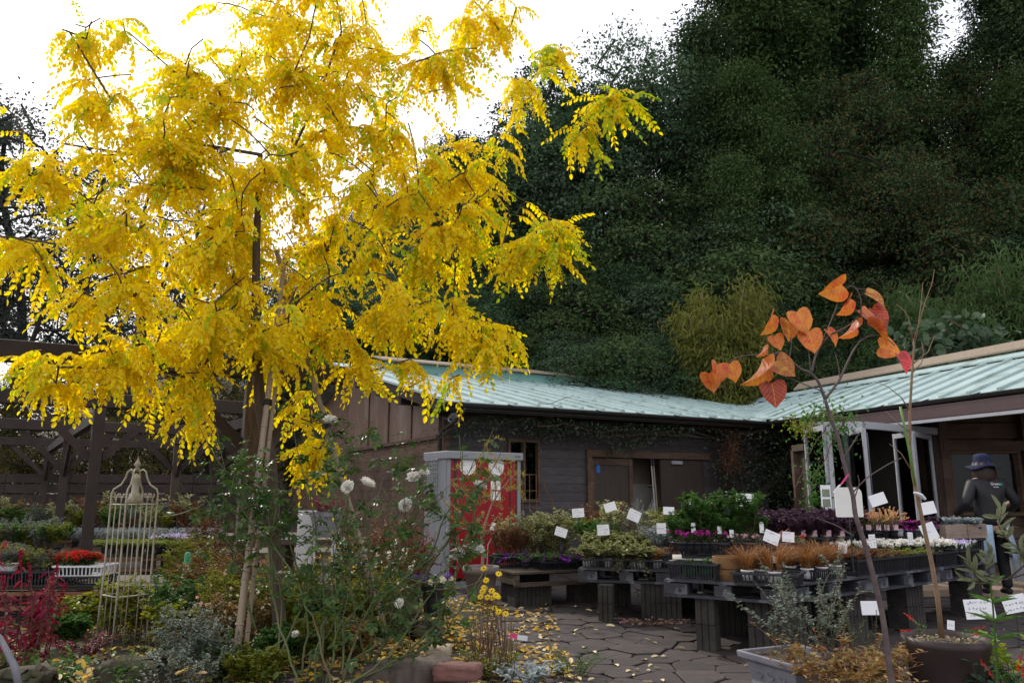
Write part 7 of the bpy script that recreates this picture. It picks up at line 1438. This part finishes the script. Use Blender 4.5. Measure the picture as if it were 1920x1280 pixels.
def heart(seed, fold, curl):
    r_ = np.random.default_rng(seed); half = [(.0, .0), (-.10, .16), (-.13, .32), (-.06, .46), (.10, .52), (.28, .50), (.48, .43), (.68, .31), (.86, .14), (1.0, 0)]; n = len(half); T = []; F = []
    mid = [(x_, 0) for x_ in np.linspace(0, 1, n)]
    def bend(x, y): return (x, y * (1 - .12 * fold), fold * abs(y) * .9 - curl * (x - .2) ** 2 + .05 * math.sin(9 * x + seed) * abs(y) + .03 * math.sin(14 * y + seed))
    for sg in (1, -1):
        o = len(T)
        for i in range(n):
            for t in (0, .35, .7, 1): T.append(bend(mid[i][0] + (half[i][0] - mid[i][0]) * t, sg * half[i][1] * t))
        for i in range(n - 1):
            for j in range(3):
                a = o + i * 4 + j; f = (a, a + 4, a + 5, a + 1); F.append(f if sg > 0 else f[::-1])
    return np.array(T), F
def heartmat(name, a, b, c):
    m, n, bs, out = _base(name); lk = n.links.new; tc = n.nodes.new('ShaderNodeTexCoord'); sx = n.nodes.new('ShaderNodeSeparateXYZ'); lk(tc.outputs['Object'], sx.inputs[0])
    z = n.nodes.new('ShaderNodeTexNoise'); z.inputs['Scale'].default_value = 3.2; z.inputs['Detail'].default_value = 5; lk(tc.outputs['Object'], z.inputs['Vector']); r = n.nodes.new('ShaderNodeValToRGB'); e = r.color_ramp.elements; e[0].position = .32; e[0].color = (*a, 1); e[1].position = .66; e[1].color = (*c, 1); q = e.new(.48); q.color = (*b, 1); lk(z.outputs[0], r.inputs[0])
    ab = n.nodes.new('ShaderNodeMath'); ab.operation = 'ABSOLUTE'; lk(sx.outputs['Y'], ab.inputs[0])                   # veins fan out from the midrib
    mu = n.nodes.new('ShaderNodeMath'); mu.operation = 'MULTIPLY_ADD'; lk(ab.outputs[0], mu.inputs[0]); mu.inputs[1].default_value = -1.1; lk(sx.outputs['X'], mu.inputs[2]); m2 = n.nodes.new('ShaderNodeMath'); m2.operation = 'MULTIPLY'; lk(mu.outputs[0], m2.inputs[0]); m2.inputs[1].default_value = 34
    sn = n.nodes.new('ShaderNodeMath'); sn.operation = 'SINE'; lk(m2.outputs[0], sn.inputs[0]); gt_ = n.nodes.new('ShaderNodeMapRange'); gt_.inputs[1].default_value = .90; gt_.inputs[2].default_value = 1.0; gt_.inputs[4].default_value = .55; lk(sn.outputs[0], gt_.inputs[0])
    mid = n.nodes.new('ShaderNodeMapRange'); mid.inputs[1].default_value = .018; mid.inputs[2].default_value = .006; mid.inputs[4].default_value = .7; lk(ab.outputs[0], mid.inputs[0]); mxx = n.nodes.new('ShaderNodeMath'); mxx.operation = 'MAXIMUM'; lk(gt_.outputs[0], mxx.inputs[0]); lk(mid.outputs[0], mxx.inputs[1])
    k = n.nodes.new('ShaderNodeMix'); k.data_type = 'RGBA'; lk(mxx.outputs[0], k.inputs[0]); lk(r.outputs[0], k.inputs[6]); k.inputs[7].default_value = (.74, .42, .05, 1); lk(k.outputs[2], bs.inputs['Base Color']); bs.inputs['Roughness'].default_value = .45
    t = n.nodes.new('ShaderNodeBsdfTranslucent'); lk(k.outputs[2], t.inputs[0]); x = n.nodes.new('ShaderNodeMixShader'); x.inputs[0].default_value = .42; lk(bs.outputs[0], x.inputs[1]); lk(t.outputs[0], x.inputs[2]); lk(x.outputs[0], out.inputs[0]); return m
HM = [heartmat('heart_orange', (.52, .09, .022), (.64, .19, .028), (.54, .06, .03)), heartmat('heart_golden', (.64, .30, .028), (.66, .20, .03), (.56, .11, .03)), heartmat('heart_red', (.34, .03, .025), (.42, .06, .03), (.28, .022, .025)), heartmat('heart_rose', (.56, .02, .06), (.62, .05, .08), (.48, .02, .04)), heartmat('heart_olive', (.48, .28, .035), (.42, .09, .03), (.56, .32, .045))]
hm = {}
for sh_, (fo_, cu_) in enumerate(((.1, .15), (.45, .25), (.8, .5), (.2, .4))):
    for mi in range(5): q = MB(); q.raw(*heart(sh_ + 3, fo_, cu_)); hm[sh_, mi] = q.mesh('leaf', HM[mi], True)
for px, py, sz, ang, tilt, sh_, mi in ((1580, 535, 62, 205, 35, 1, 1), (1594, 560, 54, 235, 50, 1, 0), (1625, 552, 52, -35, 45, 1, 4), (1616, 582, 52, -50, 40, 0, 0), (1636, 580, 54, -52, 35, 1, 2), (1628, 606, 64, -40, 62, 2, 0), (1650, 650, 50, -15, 10, 3, 1), (1685, 665, 48, -70, 30, 1, 3), (1494, 585, 58, -70, 15, 0, 1), (1478, 602, 50, -92, 25, 0, 4), (1448, 590, 58, -115, 55, 1, 1), (1452, 630, 36, -70, 10, 0, 0), (1516, 622, 52, -80, 0, 0, 0), (1550, 620, 42, -60, 40, 1, 0), (1600, 603, 54, -118, 72, 2, 0), (1433, 650, 30, -115, 70, 2, 0), (1432, 675, 78, -118, 70, 2, 1), (1456, 676, 54, -42, 15, 0, 4), (1447, 718, 58, -85, 5, 0, 2), (1368, 682, 46, -75, 15, 0, 1), (1345, 683, 50, -95, 30, 1, 0), (1330, 700, 46, -80, 10, 0, 0)):
    s_ = sz * .84 * pxs(YS); a = R(ang); x = V((math.cos(a), -.15, math.sin(a))).normalized(); zf = V((math.sin(R(tilt)) * -math.sin(a), -math.cos(R(tilt)), math.sin(R(tilt)) * math.cos(a))); y = zf.cross(x).normalized(); z = x.cross(y)
    o = link('leaf', hm[sh_, mi], sap); o.matrix_local = Mx.LocRotScale(sl_(px, py, random.uniform(-.04, .04)), Mx((x, y, z)).transposed().to_quaternion(), V((s_, s_ * 1.12, s_)))
q = MB(); q.lathe([(.11, 0), (.14, .2), (.155, .26), (.16, .30), (.145, .30), (.14, .26)], 20); q.build('pot', M['black'], sap)
t = thing('plant_label', 'pink and white tag wired round the crooked sapling stem', 'plant label', at_y(1578, 903, YS - .02)); q = MB(); q.bar((-.004, 0, -.012), (.032, 0, .032), .003, .016, up=(0, 1, 0)); q.build('pink_end', mat('pink_tag', (.50, .03, .16), (.58, .05, .20), .5), t); q = MB(); q.bar((-.038, 0, -.045), (-.008, 0, -.012), .003, .018, up=(0, 1, 0)); q.build('white_end', M['white'], t)
# white rounded hanging panel behind the sapling stem
p = at_y(1592, 941, 6.6); q = MB(); s_ = pxs(6.6); w_, h_ = 25 * s_, 27 * s_; rr = 12 * s_; pts = []
for cx, cz, a0 in ((w_ - rr, h_ - rr, 0), (-w_ + rr, h_ - rr, 90), (-w_ + .01, -h_ + .01, 180), (w_ - .01, -h_ + .01, 270)):
    for k in range(6): a = R(a0 + 18 * k); r2 = rr if cz > 0 else .01; pts.append(V((cx + r2 * math.cos(a), 0, cz + r2 * math.sin(a))))
q.prism(pts, (0, .012, 0)); o = q.build('garden_board', M['cream'] if False else mat('off_white_panel', (.72, .70, .66), (.78, .76, .72), .6), loc=p); tag(o, 'off white rounded panel standing among the pots behind the sapling stem', 'panel'); q = MB(); q.tube([(0, .02, -h_), (0, .02, -h_ - .45)], .006, 5); q.build('stake', M['black'], o)
# poster on the glass door
p = at_y(1549, 932, 9.9); q = MB(); s_ = pxs(9.9); q.box((0, 0, 0), (19 * s_, .004, 45 * s_)); o = tag(q.build('notice', M['card'], loc=p), 'white notice with two small photographs on the glass door', 'poster')
for dz in (8, -10): q = MB(); q.box((0, -.004, dz * s_), (14 * s_, .002, 14 * s_)); q.build('picture', mat('photo_green', (.10, .16, .06), (.30, .32, .26), .5, 60), o)
# ============================================================= thin sapling in the dark barrel pot
Yb = 4.3; bp = at_y(1772, 1192, Yb); hb_ = bp.z; rb_ = 70 * pxs(Yb); bt = thing('barrel_sapling', 'thin bare stemmed sapling in a large dark brown barrel pot', 'potted tree', (bp.x, bp.y, 0)); q = MB(); q.lathe([(rb_ * .70, 0), (rb_ * .80, hb_ * .25), (rb_ * .89, hb_ * .55), (rb_ * .95, hb_ * .85), (rb_ * 1.02, hb_ * .93), (rb_ * 1.03, hb_), (rb_ * .95, hb_), (rb_ * .93, hb_ * .93)], 40); q.build('pot', M['brownpot'], bt, smooth=True)
q = MB(); q.lathe([(rb_ * .94, hb_ * .945), (.001, hb_ * .965)], 26, cap=(False, False)); q.build('soil', M['soil'], bt); q = MB(); N_ = 700; a = rng.uniform(0, 6.28, N_); r_ = rb_ * .9 * rng.random(N_) ** .5; q.leaves(np.stack([r_ * np.cos(a), r_ * np.sin(a), np.full(N_, hb_ * .955)], 1), rng.normal(size=(N_, 3)), rng.normal(size=(N_, 3)) + np.array([0, 0, 1]), .012, .010, 'quad'); q.build('pebbles', leafmat('pumice', [(.40, .30, .16), (.52, .42, .26), (.30, .20, .10), (.58, .50, .38)], 0), bt)['kind'] = 'stuff'
def bl(px, py, dy=0): return at_y(px, py, Yb + dy) - V((bp.x, bp.y, 0))
q = MB(); q.tube([bl(*p_) for p_ in ((1766, 1195), (1758, 1120), (1748, 1060), (1735, 1000), (1722, 940), (1712, 890), (1706, 840), (1706, 770), (1710, 700), (1714, 650), (1712, 635))], np.linspace(.014, .005, 11), 8); st_ = q
for pts in ([(1712, 640), (1725, 600), (1735, 565), (1748, 530), (1752, 505)], [(1714, 650), (1722, 610), (1728, 560), (1730, 530)], [(1712, 640), (1703, 595), (1693, 580), (1680, 570)], [(1706, 770), (1690, 745), (1665, 725), (1640, 715)], [(1710, 700), (1728, 680), (1732, 660), (1728, 640)], [(1714, 680), (1740, 660), (1752, 630)], [(1708, 880), (1690, 850), (1668, 832)], [(1706, 810), (1680, 790), (1660, 770)]):
    st_.tube([bl(*p_) for p_ in pts], np.linspace(.0042, .0014, len(pts)), 5)
st_.build('trunk', mat('thin_bark', (.16, .10, .055), (.24, .15, .09), .7, 20), bt, smooth=True)
t = thing('training_stake', 'green plastic plant stake leaning along the thin sapling stem', 'stake', at_y(1712, 890, Yb - .03)); o_ = at_y(1712, 890, Yb - .03); q = MB(); q.tube([at_y(1716, 910, Yb - .03) - o_, at_y(1704, 840, Yb - .03) - o_, at_y(1696, 800, Yb - .03) - o_, at_y(1688, 762, Yb - .03) - o_], .0062, 7); q.build('rod', M['lf_mat'] if False else mat('stake_green', (.10, .22, .035), (.13, .27, .05), .5), t, smooth=True)
t = thing('plant_label', 'curled white tag on the thin barrel pot stem', 'plant label', at_y(1724, 928, Yb - .03), .1); q = MB(); q.tube([(-.03, 0, .014), (-.01, 0, .008), (.012, 0, -.002), (.032, 0, -.022)], [.006, .010, .011, .008], 4); q.build('tag', M['white'], t)
RC_ = grow_plant(n=7, h=.10, spread=.16, base=.14, per=6, ll=.03, lw_=.012, lf='lf_green', fl='fl_red', ftype='spike', nf=6, fs=.014, seed=91); 
for nm, me in zip(('stem', 'foliage', 'flowers'), RC_): o = link('red_' + nm if nm == 'flowers' else nm, me, bt, loc=(0, .05, hb_ * .94)); o['kind'] = 'stuff'
# ============================================================= grey planter and shrubs at the lower right
Yg = 4.75; gp = at_y(1492, 1228, Yg); t = thing('stone_planter', 'pale grey moulded square planter at the bottom right', 'planter', (gp.x, gp.y, 0), R(24)); hg = gp.z + .01; q = MB(); wg = .225
def sq(w_, z, q_=None): return [V((-w_, -w_, z)), V((w_, -w_, z)), V((w_, w_, z)), V((-w_, w_, z))]
prof = [(wg * .72, 0), (wg * .82, hg * .55), (wg * .80, hg * .58), (wg * .90, hg * .86), (wg * 1.04, hg * .90), (wg * 1.06, hg), (wg * .95, hg), (wg * .93, hg * .9)]; vs = [p_ for w_, z in prof for p_ in sq(w_, z)]; q.raw(vs, [(i * 4 + j, i * 4 + (j + 1) % 4, (i + 1) * 4 + (j + 1) % 4, (i + 1) * 4 + j) for i in range(len(prof) - 1) for j in range(4)] + [(3, 2, 1, 0)])
q.build('pot', M['greypot'], t, bevel=.008); q = MB(); q.raw(sq(wg * .94, hg * .91), [(0, 1, 2, 3)]); q.build('soil', M['soil'], t)
for sd_ in (0, 1):
    for x in (-.09, 0, .09): q = MB(); q.tube([(x + .028 * math.cos(a_) * (1 - a_ / 14), 0, .028 * math.sin(a_) * (1 - a_ / 14)) for a_ in np.linspace(0, 9, 16)], .005, 5); o = q.build('moulding', M['greypot'], t, loc=((x * 0, -wg * .862, hg * .72) if sd_ == 0 else (-wg * .862, 0, hg * .72))); o.rotation_euler = (0, 0, 0 if sd_ == 0 else R(90))
def shrub(name, label, px, py, Y, py_top, wpx, cat='shrub', z0=None, **kw):
    p = at_y(px, py, Y); z = p.z if z0 is None else z0; h = (at_y(px, py_top, Y).z - z) / (1 - kw.get('droop', .2) * .6); kw.setdefault('seed', int(px + py)); ms_ = grow_plant(h=h, spread=wpx / 2 * pxs(Y), base=wpx / 5 * pxs(Y), **kw); return put(name, label, cat, ms_, (p.x, p.y, z), 0)
shrub('grey_leaved_shrub', 'sprawling grey green leaved shrub growing out of the stone planter', 1515, 1225, 4.8, 1060, 190, n=16, per=34, ll=.030, lw_=.014, lf='lf_greygreen', twigs=5, stem_r=.004, hv=.45)
shrub('spurge', 'soft yellow green spurge right of the stone planter', 1605, 1262, 4.7, 1128, 110, z0=.0, n=22, per=70, ll=.022, lw_=.005, lf='lf_olive', t0=.45, stem_r=.004, up=.5, hv=.3)
shrub('red_stemmed_plant', 'tangle of reddish stems with yellowing leaves at the bottom right', 1575, 1300, 4.35, 1195, 260, z0=.25, n=30, per=12, ll=.050, lw_=.017, shape='lance', lf='lf_dry', twigs=4, stem_r=.0028, t0=.2, hv=.5, stem_m='rust')
shrub('red_stemmed_plant', 'wiry reddish sprigs reaching right towards the barrel pot', 1660, 1300, 4.4, 1185, 130, z0=.25, n=12, per=12, ll=.045, lw_=.016, shape='lance', lf='lf_dry', twigs=4, stem_r=.0025, t0=.2, hv=.5, stem_m='rust')
shrub('broad_leaved_plant', 'bright green broad leaved plant in the bottom right corner', 1895, 1300, 4.3, 1185, 150, z0=.15, n=22, per=15, ll=.065, lw_=.045, lf='lf_mat', stem_r=.003, hv=.3, droop=.3); shrub('dark_leaved_plant', 'dark green leafy plant at the foot of the barrel pot', 1865, 1310, 4.1, 1235, 90, z0=.2, n=14, per=12, ll=.07, lw_=.035, lf='lf_rosedk', stem_r=.003)
shrub('red_spikes', 'small crimson flower spikes in the bottom right corner', 1900, 1300, 3.9, 1245, 60, cat='flowers', z0=.3, n=8, per=6, ll=.04, lw_=.012, lf='lf_green', fl='fl_red', ftype='spike', nf=6, fs=.02)
# upright lance leaved stem
p = at_y(1862, 1250, 3.9); t = thing('lance_leaved_plant', 'upright single stem with long narrow green leaves before the written board', 'plant', p); q = MB(); q.tube([at_y(1872, 1290, 3.9) - p, at_y(1866, 1200, 3.9) - p, at_y(1862, 1140, 3.9) - p, at_y(1857, 1090, 3.9) - p], [.006, .005, .004, .003], 6); q.build('stem', M['lf_green'], t)
for x, y, m, s_ in ((1858, 1095, 7, .085), (1862, 1130, 6, .12), (1866, 1165, 6, .13), (1868, 1200, 5, .14)):
    for k in range(m): a = k * 6.283 / m + y; q = MB(); q.leaves([[0, 0, 0]], [[math.cos(a), math.sin(a), .55 if y > 1100 else 1.0]], [[0, 0, 1]], s_, .020, 'lance'); q.build('leaf', M['lf_green'], t, loc=at_y(x, y, 3.9) - p)
# olive sprigs from the right
p = at_y(1990, 1060, 3.2); t = thing('olive_branch', 'grey green olive sprigs reaching in from the right edge', 'branch', p); q = MB(); f = MB(); LPt = []
for pts in ([(1990, 1060), (1940, 1070), (1890, 1085), (1840, 1090), (1800, 1085)], [(1940, 1050), (1905, 1025), (1882, 1005), (1872, 985), (1878, 955)], [(1840, 1090), (1825, 1070), (1815, 1045)], [(1990, 1040), (1940, 1040), (1905, 1025)], [(1890, 1085), (1920, 1060), (1935, 1020)], [(1845, 1090), (1850, 1060), (1856, 1035)]):
    P = np.array([tuple(at_y(x, y, 3.2) - p) for x, y in pts]); q.tube(P, np.linspace(.0042, .0018, len(P)), 6); k = np.linspace(0, 1, len(P)); n_ = 15 if pts[-1][1] < 1000 else 8
    for s_ in rng.uniform(.35, 1, n_): c = np.array([np.interp(s_, k, P[:, a]) for a in range(3)]); d = P[-1] - P[-2]; d = d / np.linalg.norm(d); LPt.append((c, d * .9 + rng.normal(size=3) * .55))
q.build('twig', M['postwood'], t, smooth=True)
for c, d in LPt: f = MB(); f.leaves([[0, 0, 0]], [d], [rng.normal(size=3) * .6 + np.array([0, -.5, .6])], rng.uniform(.055, .085), .020, 'oval'); f.build('leaf', M['lf_olive'], t, loc=c)
# pots on the step behind the person
shp = shrub('pot_plant', 'dark green plant in a blue and white pot on the porch step, right edge', 1905, 1045, 10.2, 985, 60, cat='potted plant', n=16, per=30, ll=.03, lw_=.012, lf='lf_dkgreen2' if 'lf_dkgreen2' in M else 'lf_ever2', fl='fl_orange', nf=8, fs=.03); q = MB(); q.lathe([(.09, -.28), (.11, -.02), (.12, 0), (.1, 0)], 14); q.build('pot', M['shedgrey'], shp)
# ============================================================= the person with the blue hat
PY = 9.6; pc = at_y(1846, 880, PY); pers = thing('person', 'person seen from behind in a navy sun hat, black jacket and pale blue apron', 'person', (pc.x, PY, .12))
KP = (at_y(1846, 850, PY).z - .12) / 1.72                # figure scale
def skin(name, chains, m, parent, sub=2):
    """one continuous surface grown round joined chains of joints"""
    me = bpy.data.meshes.new(name); vs = []; es = []; rs = []; idx = {}
    for ch in chains:
        prev = None
        for p_ in ch:
            key = p_[0] if isinstance(p_[0], str) else None
            if key and key in idx: i = idx[key]
            else:
                c = p_[1:] if key else p_; i = len(vs); vs.append([x * KP for x in c[:3]]); rs.append((c[3] * KP, (c[4] if len(c) > 4 else c[3]) * KP))
                if key: idx[key] = i
            if prev is not None: es.append((prev, i))
            prev = i
    me.from_pydata(vs, es, []); o = bpy.data.objects.new(name, me); COL.objects.link(o); o.parent = parent; sm_ = o.modifiers.new('skin', 'SKIN'); sm_.use_smooth_shade = True
    for i, r_ in enumerate(rs): d = me.skin_vertices[0].data[i]; d.radius = r_; d.use_root = (i == 0)
    ss = o.modifiers.new('sub', 'SUBSURF'); ss.levels = sub; ss.render_levels = sub; me.materials.append(m); return o
skm = mat('skin', (.48, .29, .21), (.55, .35, .26), .6); jm = mat('black_jacket', (.009, .008, .011), (.016, .014, .018), .6, 9, bump=2.0, bscale=5); bm_ = mat('black_trousers', (.007, .007, .009), (.012, .012, .014), .8); am = mat('pale_denim', (.27, .38, .50), (.36, .46, .57), .8, 12, bump=.15); hm_ = mat('navy_cotton', (.005, .009, .040), (.008, .014, .055), .85, 20, bump=.3); hr = mat('dark_brown_hair', (.022, .012, .009), (.045, .026, .018), .5, 30, (6, 6, 1), bump=.5)
LH = (-.33, .20, .93); RH = (.27, .30, 1.0)
def hand(key, c, d):
    out = []; sd_ = V((1, 0, 0))
    for k, (dx, ln) in enumerate(((-.03, .075), (-.01, .085), (.01, .08), (.03, .062))): out.append([(key,), (c[0] + dx, c[1] + d * .03, c[2] - .06, .010), (c[0] + dx, c[1] + d * .05, c[2] - .06 - ln * .5, .009), (c[0] + dx, c[1] + d * .085, c[2] - .06 - ln * .8, .007)])
    out.append([(key,), (c[0] - .045 * (1 if c[0] > 0 else -1), c[1] + d * .02, c[2] - .02, .011), (c[0] - .05 * (1 if c[0] > 0 else -1), c[1] + d * .06, c[2] - .055, .009)]); return out
body = skin('body', [[('pelvis', 0, 0, .90, .15, .11), ('waist', 0, .0, 1.02, .13, .10), ('chest', 0, .0, 1.24, .155, .105), ('neckb', 0, .01, 1.39, .07, .06), ('neck', 0, .02, 1.45, .052, .052), ('head', 0, .03, 1.55, .078, .092), (0, .035, 1.63, .074, .09), (0, .03, 1.69, .04, .05)],
    [('head',), (0, .115, 1.53, .016), (0, .13, 1.525, .010)], [('neckb',), (-.17, 0, 1.36, .055), ('le', -.29, -.05, 1.12, .042), ('lh', *LH, .027), (LH[0], LH[1] + .02, LH[2] - .04, .036, .016)], [('neckb',), (.17, 0, 1.36, .055), ('re', .31, -.04, 1.13, .042), ('rh', *RH, .027), (RH[0], RH[1] + .02, RH[2] - .04, .036, .016)],
    [('pelvis',), (-.09, 0, .82, .085), (-.12, .10, .46, .055), (-.12, .02, .09, .040), (-.12, .14, .04, .036, .026)], [('pelvis',), (.09, 0, .82, .085), (.11, .02, .46, .055), (.11, -.02, .09, .040), (.11, .10, .04, .036, .026)]] + hand('lh', (LH[0], LH[1], LH[2]), 1) + hand('rh', (RH[0], RH[1], RH[2]), 1), skm, pers)
skin('jacket', [[('w', 0, 0, .80, .195, .145), (0, 0, .95, .19, .14), ('c', 0, -.01, 1.16, .20, .14), ('n', 0, 0, 1.33, .15, .11), (0, .015, 1.415, .085, .08)], [('n',), (-.19, -.005, 1.33, .082, .082), (-.25, -.03, 1.22, .075), (-.305, -.055, 1.11, .068), (-.33, .05, 1.02, .058), (-.335, .17, .955, .048)], [('n',), (.19, -.005, 1.33, .082, .082), (.26, -.03, 1.22, .075), (.325, -.05, 1.11, .068), (.325, .09, 1.04, .058), (.285, .25, 1.01, .048)]], jm, pers)
skin('trousers', [[('p', 0, 0, .86, .165, .125), (-.095, .01, .76, .10), (-.12, .10, .46, .078), (-.12, .03, .14, .062), (-.12, .02, .07, .060)], [('p',), (.095, .0, .76, .10), (.11, .03, .46, .078), (.11, -.01, .14, .064), (.11, -.02, .07, .062)]], bm_, pers)
skin('shoes', [[(-.12, -.03, .045, .045), (-.12, .06, .04, .044, .036), (-.12, .16, .03, .036, .026)]], bm_, pers, 2); skin('shoes', [[(.11, -.07, .045, .045), (.11, .02, .04, .044, .036), (.11, .12, .03, .036, .026)]], bm_, pers, 2)
q = MB(); k = 26; vs = []; ang = np.linspace(R(-68), R(248), k)                     # apron wraps the front, open at the back
for z, r_, fl_ in ((.84, .205, 0), (.72, .225, .006), (.58, .25, .012), (.44, .275, .02)):
    for i, a in enumerate(ang): rr = (r_ + fl_ * math.sin(i * 2.2)) * KP; vs.append((rr * math.cos(a), rr * .78 * math.sin(a), (z - .05 * (abs(i - k / 2) / (k / 2)) ** 3 * (z < .5)) * KP))
q.raw(vs, [(r_ * k + i, r_ * k + i + 1, (r_ + 1) * k + i + 1, (r_ + 1) * k + i) for r_ in range(3) for i in range(k - 1)]); o = q.build('apron', am, pers, smooth=True); so = o.modifiers.new('thick', 'SOLIDIFY'); so.thickness = .006
q = MB(); q.lathe([(.205, -.045), (.21, -.038), (.118, .0), (.106, .035), (.103, .085), (.092, .125), (.05, .142), (.001, .145)], 30, c=(0, .03, 1.58), sx=.94, sy=1.08, cap=(False, False)); v_ = q.vs[0]; v_[:, 2] += np.where(np.hypot(v_[:, 0], v_[:, 1] - .03) > .14, .022 * np.sin(np.arctan2(v_[:, 1], v_[:, 0]) * 3 + .6), 0); q.vs[0] = v_ * KP; ht = q.build('hat', hm_, pers, smooth=True); so = ht.modifiers.new('thick', 'SOLIDIFY'); so.thickness = .005
q = MB(); q.lathe([(.110, 0), (.1085, .022)], 30, c=(0, .03, 1.585), sx=.95, sy=1.09, cap=(False, False)); q.vs[0] = q.vs[0] * KP; q.build('hat_band', bm_, ht)
q = MB(); n = 24; vs = []
for z, r_ in ((1.60, .098), (1.54, .112), (1.47, .118), (1.40, .112), (1.365, .09)):
    for i in range(n): a = R(180) + math.pi * (i / (n - 1)) * 1.16 - .25; rr = r_ * (1 + .04 * math.sin(i * 2.7 + z * 40)); vs.append((rr * math.cos(a) * KP, (.03 + rr * 1.0 * math.sin(a)) * KP, (z + .012 * math.sin(i * 1.7)) * KP))
q.raw(vs, [(r_ * n + i, r_ * n + i + 1, (r_ + 1) * n + i + 1, (r_ + 1) * n + i) for r_ in range(4) for i in range(n - 1)]); o = q.build('hair', hr, pers, smooth=True); so = o.modifiers.new('thick', 'SOLIDIFY'); so.thickness = .02
def text(s_, size, m, parent, loc, rot):
    c = bpy.data.curves.new('lettering', 'FONT'); c.body = s_; c.size = size; c.extrude = .0004; c.align_x = 'CENTER'; tmp = bpy.data.objects.new('lettering', c); COL.objects.link(tmp); me = bpy.data.meshes.new_from_object(tmp.evaluated_get(bpy.context.evaluated_depsgraph_get())); bpy.data.objects.remove(tmp); me.materials.clear(); me.materials.append(m); o = link('lettering', me, parent, loc=loc); o.rotation_euler = rot; return o
yb = -.135 * KP
text('Green', .042, M['card'], pers, (.03, yb, 1.325 * KP), (R(80), 0, 0)); text('Garden', .022, M['card'], pers, (.035, yb - .005, 1.295 * KP), (R(80), 0, 0)); q = MB(); q.box((.10, yb, 1.335 * KP), (.028, .003, .028)); q.build('emblem', mat('green_print', (.01, .25, .14), (.015, .3, .17), .6), pers)
